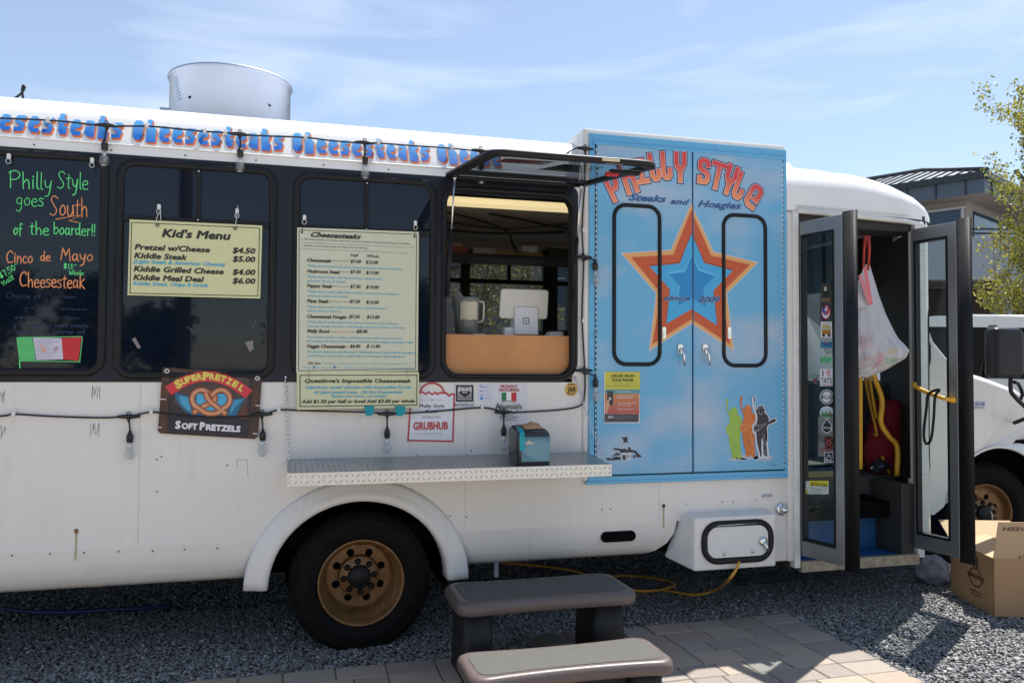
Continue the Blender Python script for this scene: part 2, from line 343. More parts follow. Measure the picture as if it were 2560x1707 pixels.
HWG = {'P': (1.1, [[(.1, 1.8), (.15, 0)], [(0, 1.6), (.5, 1.85), (.9, 1.5), (.7, 1.0), (.15, .85)]]),
 'h': (.8, [[(.05, 1.8), (.1, 0)], [(.1, .5), (.35, .95), (.55, .7), (.6, 0)]]), 'i': (.35, [[(.1, 1), (.12, .05)], [(.12, 1.3), (.12, 1.4)]]),
 'l': (.35, [[(.1, 1.8), (.1, .2), (.25, 0)]]), 'y': (.8, [[(.05, 1), (.15, .4), (.4, .3), (.58, .8)], [(.6, 1), (.5, .0), (.35, -.6), (.1, -.7)]]),
 'S': (.95, [[(.75, 1.6), (.4, 1.85), (.1, 1.5), (.35, 1.0), (.65, .5), (.4, .02), (0, .15)]]), 't': (.6, [[(.25, 1.5), (.22, .2), (.4, 0)], [(0, 1.05), (.5, 1.12)]]),
 'e': (.75, [[(.05, .5), (.55, .6), (.45, .95), (.15, .85), (.03, .4), (.25, 0), (.6, .1)]]),
 'g': (.8, [[(.55, .85), (.25, 1), (.03, .6), (.2, .2), (.5, .4), (.55, .9), (.5, -.3), (.3, -.75), (0, -.55)]]),
 'o': (.75, [[(.3, 1), (.03, .55), (.2, .03), (.55, .3), (.5, .85), (.3, 1)]]), 's': (.65, [[(.5, .9), (.2, 1), (.08, .75), (.4, .45), (.45, .15), (.2, 0), (0, .1)]]),
 'u': (.8, [[(.05, 1), (.08, .25), (.3, .02), (.55, .4), (.58, 1)], [(.58, 1), (.65, 0)]]), 'f': (.6, [[(.5, 1.65), (.3, 1.8), (.2, 1.4), (.2, -.1)], [(0, .95), (.45, 1)]]),
 'b': (.8, [[(.05, 1.8), (.08, .05)], [(.08, .6), (.35, 1), (.6, .6), (.4, .05), (.08, .1)]]), 'a': (.8, [[(.55, .85), (.25, 1), (.03, .5), (.2, .03), (.5, .4), (.55, .9), (.55, .2), (.7, 0)]]),
 'r': (.6, [[(.08, 1), (.1, 0)], [(.1, .55), (.3, .95), (.5, .9)]]), 'd': (.8, [[(.5, .8), (.2, .95), (.03, .5), (.2, .03), (.5, .4)], [(.55, 1.8), (.55, .2), (.65, 0)]]),
 '!': (.32, [[(.12, 1.7), (.1, .5)], [(.1, .12), (.1, .02)]]), 'C': (1.0, [[(.8, 1.5), (.55, 1.8), (.15, 1.4), (.05, .7), (.3, .05), (.8, .15)]]),
 'n': (.8, [[(.08, 1), (.1, 0)], [(.1, .5), (.35, 1), (.55, .7), (.6, 0)]]), 'c': (.7, [[(.5, .85), (.25, 1), (.03, .5), (.25, 0), (.55, .15)]]),
 'M': (1.2, [[(0, 0), (.2, 1.8)], [(.2, 1.8), (.5, .8)], [(.5, .8), (.85, 1.8)], [(.85, 1.8), (1, 0)]]), 'k': (.8, [[(.08, 1.8), (.1, 0)], [(.6, 1.1), (.12, .6)], [(.12, .6), (.65, 0)]]),
 'm': (1.1, [[(.08, 1), (.1, 0)], [(.1, .6), (.3, 1), (.45, .7), (.48, 0)], [(.48, .6), (.7, 1), (.85, .7), (.9, 0)]]),
 '$': (.8, [[(.6, 1.5), (.3, 1.7), (.1, 1.3), (.5, .7), (.4, .2), (.05, .3)], [(.25, 1.9), (.2, 0)], [(.4, 1.9), (.35, 0)]]),
 '7': (.7, [[(.05, 1.7), (.55, 1.7)], [(.55, 1.7), (.25, 0)]]), '5': (.75, [[(.55, 1.7), (.15, 1.7)], [(.15, 1.7), (.1, 1.0), (.5, .9), (.5, .2), (.05, .1)]]),
 '0': (.8, [[(.3, 1.7), (.05, .9), (.25, .05), (.6, .8), (.35, 1.7)]]), '.': (.3, [[(.1, .08), (.1, .0)]]), 'H': (.9, [[(.1, 1.7), (.1, 0)], [(.6, 1.7), (.6, 0)], [(.1, .9), (.6, .9)]]),
 '1': (.4, [[(.15, 1.7), (.12, 0)]]), '3': (.7, [[(.1, 1.6), (.45, 1.6), (.2, 1.0), (.5, .6), (.3, .02), (.05, .15)]]), '-': (.6, [[(.05, 1.3), (.5, 1.35)]]),
 'W': (1.2, [[(0, 1.7), (.2, .05)], [(.2, .05), (.5, 1.2)], [(.5, 1.2), (.75, .05)], [(.75, .05), (1, 1.7)]]), ' ': (.6, []),
 'v': (.7, [[(.05, 1), (.3, .03)], [(.3, .03), (.55, 1)]]), 'w': (1.0, [[(.05, 1), (.2, .05)], [(.2, .05), (.42, .8)], [(.42, .8), (.62, .05)], [(.62, .05), (.8, 1)]]),
 'K': (.9, [[(.08, 1.8), (.1, 0)], [(.65, 1.7), (.12, .8)], [(.12, .8), (.7, 0)]])}
def HW(mb, s, x0, y0, x1, h, c, Y, w, y1=None):
    A = W(x0, y0, Y); B = W(x1, y1 if y1 is not None else y0, Y)
    if y1 is None: B.z = A.z
    hh = (A.z - W(x0, y0 + h, Y).z) / 1.8; tot = sum(HWG[ch][0] for ch in s); D = Vector((B.x - A.x, B.z - A.z)); u = D / tot; v = Vector((-D.y, D.x)).normalized() * hh; a = 0
    for ch in s:
        for st in HWG[ch][1]:
            j = random.uniform(-.05, .05); q = [(Vector((A.x, A.z)) + u * (a + p[0]) + v * (p[1] + j)) for p in st]
            if len(q) > 2: q = [Vector((p.x, p.y)) for p in sm_path([(p.x, p.y, 0) for p in q], 4)]
            ribbon(mb, q, w * random.uniform(.85, 1.15), c, Y - random.uniform(0, .0006))
        a += HWG[ch][0]

# ================================================================== GROUND
def gravel_mat():
    m = bpy.data.materials.new('grey_gravel_bed'); m.use_nodes = True; t = m.node_tree; b = t.nodes['Principled BSDF']; b.inputs['Roughness'].default_value = .9
    g = N(t, 'ShaderNodeTexCoord'); v = N(t, 'ShaderNodeTexVoronoi'); v.inputs['Scale'].default_value = 45
    t.links.new(g.outputs['Object'], v.inputs['Vector']); r = N(t, 'ShaderNodeValToRGB'); r.color_ramp.elements[0].color = (.03, .032, .035, 1); r.color_ramp.elements[1].color = (.17, .175, .18, 1)
    s = N(t, 'ShaderNodeSeparateColor'); t.links.new(v.outputs['Color'], s.inputs[0]); t.links.new(s.outputs[0], r.inputs[0]); t.links.new(r.outputs[0], b.inputs['Base Color'])
    u = N(t, 'ShaderNodeBump'); u.inputs['Strength'].default_value = 1; u.inputs['Distance'].default_value = .012; u.invert = True
    t.links.new(v.outputs['Distance'], u.inputs['Height']); t.links.new(u.outputs[0], b.inputs['Normal']); return m
mb = MB(); mb.box(-400, 400, -400, 600, -.5, -.012); top(part('ground', mb, gravel_mat()), 'grey gravel ground under and around the food truck', None, kind='structure')
mb = MB(); mb.box(-30, 34, -26, -1.82, -.3, .0); mb.box(3.9, 34, -1.82, -1.2, -.3, .0); top(part('bounce_concrete_yard', mb, mat('tan_concrete', (.42, .36, .29), .9, var=.08, vscale=2)), 'unseen tan concrete yard added to bounce warm light onto the truck', None, kind='structure')  # unseen pale slab, added to bounce warm sunlight onto the truck side and shelf
# paved car park beyond
ASPH = mat('car_park_asphalt', (.09, .09, .09), .9, var=.15, vscale=3)
mb = MB(); mb.box(-60, 80, 3.9, 70, -.4, -.002); top(part('car_park', mb, ASPH), 'grey asphalt car park behind the truck', None, kind='structure')

def stones():
    rng = np.random.default_rng(3)
    base = [];
    for k in range(6):
        b = bmesh.new(); bmesh.ops.create_icosphere(b, subdivisions=1, radius=1); V = np.array([v.co[:] for v in b.verts]); Fc = np.array([[v.index for v in f.verts] for f in b.faces]); b.free()
        V = V * (1 + rng.uniform(-.28, .28, (len(V), 1))) * np.array([1, rng.uniform(.55, .8), rng.uniform(.3, .5)]); base.append((V, Fc))
    P = []
    def region(x0, x1, y0, y1, dens):
        n = int((x1 - x0) * (y1 - y0) * dens); P.append(np.stack([rng.uniform(x0, x1, n), rng.uniform(y0, y1, n)], 1))
    region(-1.9, .9, -.8, .9, 6600); region(.9, 2.9, -.35, 1.0, 6600); region(2.8, 4.6, -1.35, .6, 6800); region(4.6, 6.5, -.6, 2.2, 2600); region(-1.9, 4.6, .9, 2.2, 1800)
    P = np.concatenate(P); 
    inp = (P[:, 0] < 2.84) & (P[:, 1] < -.035) & (((P[:, 0] > 1.25)) | (P[:, 1] < -.25))
    edge = inp & (rng.random(len(P)) < .0015); P = P[~inp | edge]; n = len(P); print('stones', n)
    sc = rng.uniform(.0065, .0135, n) * (1 + .4 * (rng.random(n) < .08)); ang = rng.uniform(0, 2 * PI, n); tx = rng.normal(0, .38, n); ty = rng.normal(0, .38, n); z = rng.uniform(-.010, .004, n)
    kind = rng.integers(0, 6, n); AV = []; AF = []; AC = []; off = 0
    for k in range(6):
        V, Fc = base[k]; I = np.where(kind == k)[0]; m = len(I); s = sc[I][:, None, None]; v = V[None] * s
        cx, sx = np.cos(tx[I])[:, None], np.sin(tx[I])[:, None]; y, zz = v[..., 1] * cx - v[..., 2] * sx, v[..., 1] * sx + v[..., 2] * cx
        cy, sy = np.cos(ty[I])[:, None], np.sin(ty[I])[:, None]; x, zz = v[..., 0] * cy + zz * sy, -v[..., 0] * sy + zz * cy
        ca, sa = np.cos(ang[I])[:, None], np.sin(ang[I])[:, None]; x, y = x * ca - y * sa, x * sa + y * ca
        pos = np.stack([x + P[I, 0][:, None], y + P[I, 1][:, None], zz + z[I][:, None]], -1)
        AV.append(pos.reshape(-1, 3)); f = Fc[None] + (np.arange(m) * len(V))[:, None, None] + off; AF.append(f.reshape(-1, 3)); off += m * len(V)
        g = rng.choice([.13, .17, .22, .28, .37], m, p=[.18, .3, .3, .16, .06]) * rng.uniform(.85, 1.15, m); t = rng.uniform(-.04, .015, m)
        c = np.stack([g * (1 - t), g, g * (1 + t), np.ones(m)], -1); AC.append(np.repeat(c, len(Fc) * 3, 0))
    AV = np.concatenate(AV); AF = np.concatenate(AF); AC = np.concatenate(AC)
    me = bpy.data.meshes.new('gravel_stones'); me.vertices.add(len(AV)); me.vertices.foreach_set('co', AV.ravel()); me.loops.add(AF.size); me.loops.foreach_set('vertex_index', AF.ravel().astype(np.int32))
    me.polygons.add(len(AF)); me.polygons.foreach_set('loop_start', (np.arange(len(AF)) * 3).astype(np.int32)); me.polygons.foreach_set('loop_total', np.full(len(AF), 3, np.int32)); me.update(calc_edges=True)
    a = me.color_attributes.new('Col', 'FLOAT_COLOR', 'CORNER'); a.data.foreach_set('color', AC.ravel())
    m = bpy.data.materials.new('gravel_stone'); m.use_nodes = True; t = m.node_tree; b = t.nodes['Principled BSDF']; at = N(t, 'ShaderNodeVertexColor', layer_name='Col'); b.inputs['Roughness'].default_value = .75
    t.links.new(at.outputs[0], b.inputs['Base Color']); me.materials.append(m)
    o = bpy.data.objects.new('gravel', me); col.objects.link(o); top(o, 'loose crushed grey gravel beside the paver path and under the truck', 'gravel', kind='stuff')
stones()

DB = MB(); Rd = random.Random(31)
for k in range(46):
    x, y = (Rd.uniform(-1.3, .9), Rd.uniform(-.25, .5)) if k < 22 else (Rd.uniform(1.2, 4.2), Rd.uniform(-1.0, .35)); a = Rd.uniform(0, PI); L_ = Rd.uniform(.012, .045); r_ = Rd.uniform(.0008, .0022); z = .016
    DB.tube([(x, y, z), (x + L_ * .5 * math.cos(a), y + L_ * .5 * math.sin(a), z + .004), (x + L_ * math.cos(a + .3), y + L_ * math.sin(a + .3), z)], r_, 4)
top(part('debris', DB, mat('dry_twigs', (.34, .26, .17), .9, var=.3, vscale=30)), 'small dry twigs and straw scattered over the gravel and pavers', 'debris', kind='stuff')
# pavers: each a block of its own, three sizes sharing mesh data
def paver_material():
    m = bpy.data.materials.new('concrete_paver'); m.use_nodes = True; t = m.node_tree; b = t.nodes['Principled BSDF']; b.inputs['Roughness'].default_value = .88
    oi = N(t, 'ShaderNodeObjectInfo'); r = N(t, 'ShaderNodeValToRGB'); r.color_ramp.interpolation = 'LINEAR'
    e = r.color_ramp.elements; e[0].color = (.25, .22, .20, 1); e[1].color = (.40, .315, .24, 1)
    for p, c in ((.25, (.33, .265, .21, 1)), (.5, (.37, .30, .23, 1)), (.75, (.29, .26, .235, 1))): q = e.new(p); q.color = c
    t.links.new(oi.outputs['Random'], r.inputs[0]); g = N(t, 'ShaderNodeTexCoord'); n = N(t, 'ShaderNodeTexNoise'); n.inputs['Scale'].default_value = 55; n.inputs['Detail'].default_value = 8; n.inputs['Roughness'].default_value = .75
    t.links.new(g.outputs['Object'], n.inputs['Vector']); mr = N(t, 'ShaderNodeMapRange'); mr.inputs[1].default_value = .3; mr.inputs[2].default_value = .7; mr.inputs[3].default_value = .78; mr.inputs[4].default_value = 1.16
    t.links.new(n.outputs[0], mr.inputs[0]); h = N(t, 'ShaderNodeHueSaturation'); t.links.new(r.outputs[0], h.inputs['Color']); t.links.new(mr.outputs[0], h.inputs['Value']); t.links.new(h.outputs[0], b.inputs['Base Color'])
    u = N(t, 'ShaderNodeBump'); u.inputs['Strength'].default_value = .5; u.inputs['Distance'].default_value = .003; t.links.new(n.outputs[0], u.inputs['Height']); t.links.new(u.outputs[0], b.inputs['Normal']); return m
PVM = paver_material()
path = thing('paver_path', 'tan and grey concrete paver path in front of the step stool', 'path', (0, 0, 0)); path['kind'] = 'structure'; del path['category']
mb = MB(); mb.box(1.2, 2.835, -1.815, -.03, -.06, -.002); mb.box(-2.5, 1.2, -1.815, -.25, -.06, -.002); part('jointing_sand', mb, mat('jointing_sand', (.12, .10, .08), .95, var=.3, vscale=60), path)
def paver_mesh(L):
    rng = random.Random(int(L * 1000)); w2 = .151 / 2; b = bmesh.new(); bmesh.ops.create_cube(b, size=1)
    for v in b.verts: v.co = Vector((v.co.x * (L - .004), v.co.y * .151, v.co.z * .05 - .025))
    bmesh.ops.bevel(b, geom=[e for e in b.edges if all(v.co.z > -.01 for v in e.verts)], offset=.004, segments=1, affect='EDGES')
    me = bpy.data.meshes.new('paver'); b.to_mesh(me); b.free(); me.materials.append(PVM); return me
PM = {L: paver_mesh(L) for L in (.155, .195, .235)}
rp = random.Random(11); y = -.022; row = 0
while y > -1.75:
    x = 2.85
    lim = 1.9 if row == 0 else -1.9
    while x > lim:
        L = rp.choice((.155, .195, .235, .235)); cx = x - L / 2; yy = y - .0775 - (.06 if cx < 1.25 else 0)
        if not (cx < 1.25 and row == 0) and not (yy < -1.3 and cx < .2):
            o = bpy.data.objects.new('paver', PM[L]); col.objects.link(o); o.parent = path; o.location = (cx, yy, .002 + rp.uniform(-.0015, .002)); o.rotation_euler = (rp.uniform(-.006, .006), rp.uniform(-.006, .006), rp.uniform(-.006, .006) + (PI if rp.random() < .5 else 0))
        x -= L + .002
    y -= .155; row += 1

# ================================================================== THE TRUCK
XL, XR = -2.7, 2.915
truck = thing('food_truck', 'white food truck with blue painted double doors, dark window band and gold wheels', 'food truck', (.6, 1.2, 0))
def tp(name, mb, mats, **k): return part(name, mb, mats, truck, **k)
# --- lower side wall (with wheel opening) and tucked skirt
WC = (.385, .325)
arch = [(WC[0] + .455 * math.cos(a), WC[1] + .42 * math.sin(a)) for a in [PI * k / 28 for k in range(29)]]
zc = .566; zb = .372
mb = MB()
outer = [(XL, zc)] + [(WC[0] - .455 * math.cos(math.asin((zc - WC[1]) / .42)), zc)]
a0 = math.asin((zc - WC[1]) / .42)
al = [(WC[0] + .455 * math.cos(a), WC[1] + .42 * math.sin(a)) for a in [PI - a0 - (PI - 2 * a0) * k / 22 for k in range(23)]]
pts = [(XL, zc)] + al + [(XR, zc), (XR, 1.352), (XL, 1.352)]
mb.plate(pts, [], 0, .03)
tp('side_panel', mb, WHITE)
def skirt(x0, x1, endl=None, endr=None):
    prof = [(0.0, zc), (.006, .50), (.022, .44), (.05, .395), (.09, zb), (.25, zb - .01)]
    mb = MB(); loops = []
    n = 16
    for i in range(n + 1):
        x = x0 + (x1 - x0) * i / n; l = []
        for (yy, z) in prof:
            xx = x
            if i == n and endr == 'arch': xx = WC[0] - .455 * math.cos(math.asin(max(-1, min(1, (z - WC[1]) / .42)))) - .012
            if i == 0 and endl == 'arch': xx = WC[0] + .455 * math.cos(math.asin(max(-1, min(1, (z - WC[1]) / .42)))) + .012
            if endr == 'curve': xx = min(x, x1 - (1 - math.sqrt(max(0, 1 - ((zc - z) / (zc - zb + .02)) ** 2))) * .28)
            l.append((xx, yy, z))
        loops.append(l)
    mb.loft(loops, 0, True, closed=False); return mb
tp('skirt', skirt(XL, -.1, endr='arch'), WHITE)
o = tp('skirt', skirt(.87, 2.16, endl='arch', endr='curve'), WHITE)
mb = MB(); mb.prism([(1.70 + p[0], p[1]) for p in rr(0, .205, .468, .526, .028)], -.004, .02); mb2 = mb
o = tp('slot_opening', mb, VOID)
# underbody floor, dark, behind skirt
mb = MB(); mb.box(XL, 3.9, .12, 2.3, .50, .60); mb.box(XL, -.35, .5, .62, .30, .45); mb.box(.95, 3.6, .5, .62, .28, .45); mb.box(XL, -.35, 1.7, 1.85, .30, .45); mb.box(.95, 3.6, 1.7, 1.85, .28, .45)
mb.box(-.4, 1.0, .46, .50, .3, 1.0); mb.box(-.5, -.46, .2, .5, .42, .9); mb.tube([(-2, .8, .33), (0, .8, .33), (.5, 1.0, .3), (3, 1.0, .33)], .05)
tp('chassis', mb, VOID)
# far side wall lower, with skirt to block light, and rear wall
mb = MB(); mb.box(XL, 3.4, 2.36, 2.40, .38, 1.42); mb.box(XL, XL + .04, .03, 2.36, .4, 2.5)
tp('far_side_panel', mb, WHITE)
# --- wheel arch flare
mb = MB(); prof = [(.552, .0), (.55, -.012), (.535, -.020), (.505, -.024), (.495, -.028), (.475, -.036), (.452, -.036), (.44, -.028), (.436, 0), (.436, .10)]
loops = []
for k in range(41):
    a = math.radians(0 + 179 * k / 40); l = []
    for r, yy in prof:
        fz = 1.0; l.append((WC[0] + r * math.cos(a) * 1.025, yy, WC[1] + r * math.sin(a) * .965))
    loops.append(l)
mb.loft(loops, 0, True, closed=False); mb.mesh(loops[0], [tuple(range(10))]); mb.mesh(loops[-1], [tuple(range(10))])
tp('wheel_arch_flare', mb, WHITE)
# --- band above lower panel: black window band, with opening for serving window
SW = (.815, 1.522, 1.392, 2.372)   # serving opening
mb = MB(); z0, z1 = 1.352, 2.44
def corner_band():
    p = [(XL, z0), (1.44, z0)]
    for k in range(9): a = -PI / 2 + PI / 2 * k / 8; p.append((1.44 + .118 * math.cos(a), z0 + .118 + .118 * math.sin(a)))
    for k in range(7): a = PI / 2 * k / 6; p.append((1.50 + .058 * math.cos(a), z1 - .058 + .058 * math.sin(a)))
    return p + [(XL, z1)]
hole = rr(*SW[:2], SW[2], SW[3], .075)
mb.plate(corner_band(), [hole], -.004, .03)
tp('window_band', mb, BLK)
# white wall strip right of the band, under the box, and behind
mb = MB(); mb.plate([(1.40, 1.352), (XR, 1.352), (XR, 2.38), (1.40, 2.38)], [], 0.001, .03)
mb2 = MB(); mb2.plate([(1.53, 1.352), (XR, 1.352), (XR, 2.44), (1.53, 2.44)], [], .0, .03)
tp('side_panel', mb2, WHITE)
# --- roof side fascia and roof
RP = [(0, 2.44), (0, 2.475), (.005, 2.495), (.018, 2.525), (.062, 2.622), (.085, 2.662), (.13, 2.702), (.2, 2.73), (.32, 2.757), (.6, 2.79), (1.2, 2.81), (2.1, 2.79), (2.33, 2.70), (2.4, 2.5), (2.4, 2.36)]
mb = MB(); loops = []
for i in range(10):
    x = XL + (2.99 - XL) * i / 9; loops.append([(x, a, b) for a, b in RP])
mb.loft(loops, 0, True, closed=False); mb.loft([[(x, a, b) for a, b in [(q[0] + .0, q[1]) for q in [(.035, 2.44), (.05, 2.5), (.12, 2.62), (.25, 2.68), (1.2, 2.75), (2.1, 2.72), (2.36, 2.5), (2.36, 2.36)]]] for x in (XL, 2.99)], 1, True, closed=False)
ro = tp('roof', mb, [WHITE2, TAN])
mb = MB(); mb.box(XL, 1.53, .0005, .035, 2.36, 2.44); tp('window_head', mb, BLK)
mb = MB()  # thin seam and drip rail
mb.tube([(XL, -.001, 2.487), (1.58, -.001, 2.487)], .0035, 6); tp('drip_rail', mb, WTRIM)
for X_ in (-1.93, -.66, .93, 2.05):
    mb = MB(); mb.box(X_ - .0012, X_ + .0012, -.0012, .001, .575, 1.345 if X_ < 1.5 else .79); tp('panel_seam', mb, mat('grey_seam_sealant', (.58, .56, .54), .7) if X_ < -1.9 else bpy.data.materials['grey_seam_sealant'])
rv = MB()
for k in range(9): rv.lathe([(0, -.003), (.004, -.0025), (.005, 0)], (-1.14 + k * .33, 0, 2.458), 'y', 8)
for x, y_ in [(30, 1388), (125, 1384), (210, 1381), (296, 1378), (382, 1377), (461, 1373), (543, 1370), (1125, 1290), (1166, 1292), (1505, 1273), (1527, 1272), (1716, 1260), (1806, 1254), (1833, 1254), (1890, 1251), (392, 1148), (404, 1141), (568, 1163), (393, 1228), (1035, 1145), (1043, 1139), (1178, 1126)]:
    p = W(x, y_); rv.lathe([(0, -.002), (.0035, -.002), (.0045, 0)], (p.x, 0, p.z), 'y', 8)
rv2 = tp('rivets', rv, mat('grey_rivets', (.14, .12, .11), .5)); rv2['kind'] = 'stuff'
# rusty screws with their run-down stains and old marks
mb = MB()
for x, y_, L in ((191, 1327, 80), (1659, 1264, 60)):
    p = W(x, y_); 
    for q in range(5): ribbon(mb, [(p.x + q * .0015 - .003, p.z), (p.x + random.uniform(-.004, .004), p.z - L / 480 * random.uniform(.6, 1))], .005, S((176, 164, 134)), -.0012 - q * .0002)
    mb.face([(p.x + .010 * math.cos(a), -.003, p.z + .012 * math.sin(a)) for a in [2 * PI * k / 10 for k in range(10)]], 0, False, S((52, 30, 24)) if L == 60 else S((120, 86, 50)))
for bx, by, n in ((230, 965, 6), (228, 1055, 6), (2, 975, 4), (2, 1060, 4)):
    for k in range(n): 
        a = px([(bx + k * 4 + random.uniform(-3, 3), by + random.uniform(0, 8)), (bx + k * 4 - 3 + random.uniform(-3, 3), by + random.uniform(18, 38))]); ribbon(mb, a, .0022, S((112, 104, 112)), -.001)
for a in ([(592, 1149), (618, 1149)], [(618, 1149), (620, 1190)], [(592, 1149), (594, 1172)], [(1905, 1243), (1928, 1238)]): ribbon(mb, px(a), .0022, S((150, 148, 150)), -.001)
tp('paint_marks', mb, INK)['kind'] = 'stuff'
p = W(1917, 1238); mb = MB(); mb.box(p.x - .035, p.x + .035, -.004, .0, p.z - .008, p.z + .008); tp('maker_plate', mb, GALV, bev=.002)

# --- side windows: outer rubber frame, sliding upper panes, mullions
def side_window(x0, x1, zlo, zhi, label, slider=True):
    mb = MB(); L = [[(p[0], yy, p[1]) for p in rr(x0 + i, x1 - i, zlo + i, zhi - i, max(.03, .085 - i))] for i, yy in ((0, -.004), (.004, -.016), (.028, -.020), (.036, -.012), (.040, -.004))]
    mb.loft([l + [] for l in L], 0, True)
    w_ = tp('window', mb, RUB, label=label); i = .038
    g = MB(); g.mesh([(p[0], -.0065, p[1]) for p in rr(x0 + i, x1 - i, zlo + i, zhi - i, .05)], [tuple(range(28))]); part('pane', g, PANE, w_)
    if slider:
        zm = zhi - .29; xm = (x0 + x1) / 2
        b = MB(); b.box(x0 + .036, x1 - .036, -.019, -.007, zm - .014, zm + .014); part('crossbar', b, RUB, w_, bev=.003)
        b = MB(); b.box(xm - .011, xm + .011, -.017, -.0075, zm + .015, zhi - .036); part('mullion', b, RUB, w_, bev=.003)
        for hx, hz in ((xm, zm + .006), (xm, zhi - .045)):
            b = MB(); b.lathe([(0, -.023), (.004, -.022), (.005, -.019)], (hx, 0, hz), 'y', 8); part('catch_screw', b, CHROME, w_)
    return w_
side_window(-1.55, -.815, 1.378, 2.432, 'dark window with neon green and orange marker lettering', False)
side_window(-.785, -.045, 1.366, 2.425, 'dark window behind the short cream menu board')
side_window(.03, .765, 1.366, 2.42, 'dark window behind the tall cream menu board')
side_window(-2.4, -1.63, 1.366, 2.425, 'dark window at the rear of the truck')
# serving opening liner
mb = MB(); mb.loft([[(p[0], yy, p[1]) for p in rr(SW[0] - i, SW[1] + i, SW[2] - i, SW[3] + i, .075 + i)] for i, yy in ((.022, -.004), (.022, -.016), (.006, -.02), (-.004, -.012), (-.004, .05))], 0, True)
tp('serving_window_frame', mb, RUB)
# open awning window, hinged at the top, standing out over the counter
hz_ = Vector((.0, -.012, 2.425)); oz = Vector((0, -1.05, 2.298)); d = (oz - hz_)
def aw(u, v, t=0):   # u along X, v 0..1 outwards, t thickness up
    n = Vector((0, d.z, -d.y)).normalized(); return Vector((u, 0, 0)) + hz_ + d * v + n * t
mb = MB(); ol = rr(.79, 1.565, 0.0, 1.0, .10); Li = []
for i, t in ((0, 0), (0, .02), (.012, .026), (.04, .026), (.05, .014), (.05, 0), (0, 0)):
    Li.append([aw(p[0], p[1], t) for p in rr(.79 + i, 1.565 - i, i * .95, 1 - i * .95, max(.03, .10 - i))])
mb.loft(Li, 0, True)
awn = tp('awning_window', mb, RUB, label='black framed serving window propped open outwards')
g = MB(); il = rr(.838, 1.517, .046, .954, .06); g.mesh([aw(p[0], p[1], .008) for p in il], [tuple(range(len(il)))]); part('pane', g, AWGL, awn)
g = MB(); g.mesh([aw(p[0], p[1], .003) for p in ((.838, .20), (1.517, .20), (1.517, .245), (.838, .245))] + [aw(p[0], p[1], .02) for p in ((.838, .20), (1.517, .20), (1.517, .245), (.838, .245))], [(0, 1, 2, 3), (4, 5, 6, 7), (0, 1, 5, 4), (2, 3, 7, 6)]); part('crossbar', g, RUB, awn)
g = MB(); fl_ = [aw(u, v, .024) for u, v in ((.93, .60), (1.10, .62), (1.10, .75), (.93, .74))]; g.face(fl_, 0, False, S((190, 30, 40))); g.face([aw(u, v, .0245) for u, v in ((1.10, .60), (1.14, .62), (1.16, .75), (1.10, .75))], 0, False, S((230, 225, 215)))
g.face([aw(u, v, .024) for u, v in ((1.17, .45), (1.42, .45), (1.42, .70), (1.22, .70))], 0, False, S((20, 80, 55)))
part('sticker', g, INK, awn, label='red, white and green sticker seen through the glass')
g = MB(); g.face([aw(u, v, -.001) for u, v in ((1.30, .985), (1.38, .985), (1.38, 1.0), (1.30, 1.0))], 0, False, S((200, 188, 170))); 
c0 = [aw(1.19, 1.0, .006), aw(1.27, 1.0, .006), aw(1.27, 1.0, .018), aw(1.19, 1.0, .018)]; g.face([p + Vector((.09, -.003, 0)) for p in c0], 0, False, S((205, 190, 165))); part('latch_label', g, INK, awn)
g = MB(); a_ = aw(1.47, .9, -.03); g.box(1.36, 1.50, a_.y - .02, a_.y + .02, a_.z, a_.z + .018); part('latch', g, DARKM, awn, bev=.004)
g = MB(); g.box(1.34, 1.40, a_.y - .012, a_.y + .012, a_.z - .012, a_.z + .006); part('latch_grip', g, mat('red_latch', (.45, .02, .03), .4), awn, bev=.004)
for X_, n_ in ((.80, 0), (1.545, 1)):
    g = MB(); A = Vector((X_ + .02 - .05 * n_, -.03, 1.80 if n_ == 0 else 1.80)); B = aw(X_ + .035 - .05 * n_, .11, -.004); mdp = A.lerp(B, .55); g.tube([A, mdp], .011, 8); part('gas_strut', g, DARKM, truck)
    g = MB(); g.tube([mdp, B], .005, 8); g.lathe([(0, -.008), (.009, -.008), (.009, .008), (0, .008)], B, 'x', 8); part('strut_rod', g, CHROME, truck)

# --- storage box (closed blue double doors)
BX0, BX1, BZ1 = 1.585, 2.868, 2.765
mb = MB(); mb.box(BX0, BX1, -.012, .08, .805, BZ1); mb.box(BX0 + .001, BX1 - .001, .078, .55, 2.5, BZ1 - .001); tp('cabinet_body', mb, WHITE, bev=.012)
fo = [(1.617, .80), (2.868, .80), (2.868, 2.735), (1.617, 2.735)]; DX0, DXM, DX1, DZ0, DZ1 = 1.658, 2.247, 2.838, .842, 2.682
def sky_paint():
    m = bpy.data.materials.new('sky_blue_airbrush'); m.use_nodes = True; t = m.node_tree; b = t.nodes['Principled BSDF']; b.inputs['Roughness'].default_value = .36; b.inputs['Coat Weight'].default_value = .25
    g = N(t, 'ShaderNodeTexCoord'); mp = N(t, 'ShaderNodeMapping'); mp.inputs['Scale'].default_value = (1.6, 1, 2.6); n = N(t, 'ShaderNodeTexNoise'); n.inputs['Scale'].default_value = 1.25; n.inputs['Detail'].default_value = 3; n.inputs['Roughness'].default_value = .45
    t.links.new(g.outputs['Object'], mp.inputs[0]); t.links.new(mp.outputs[0], n.inputs[0]); r = N(t, 'ShaderNodeValToRGB'); r.color_ramp.elements[0].position = .46; r.color_ramp.elements[1].position = .72
    r.color_ramp.elements[0].color = (.135, .42, .68, 1); r.color_ramp.elements[1].color = (.40, .50, .64, 1); t.links.new(n.outputs[0], r.inputs[0]); t.links.new(r.outputs[0], b.inputs['Base Color']); return m
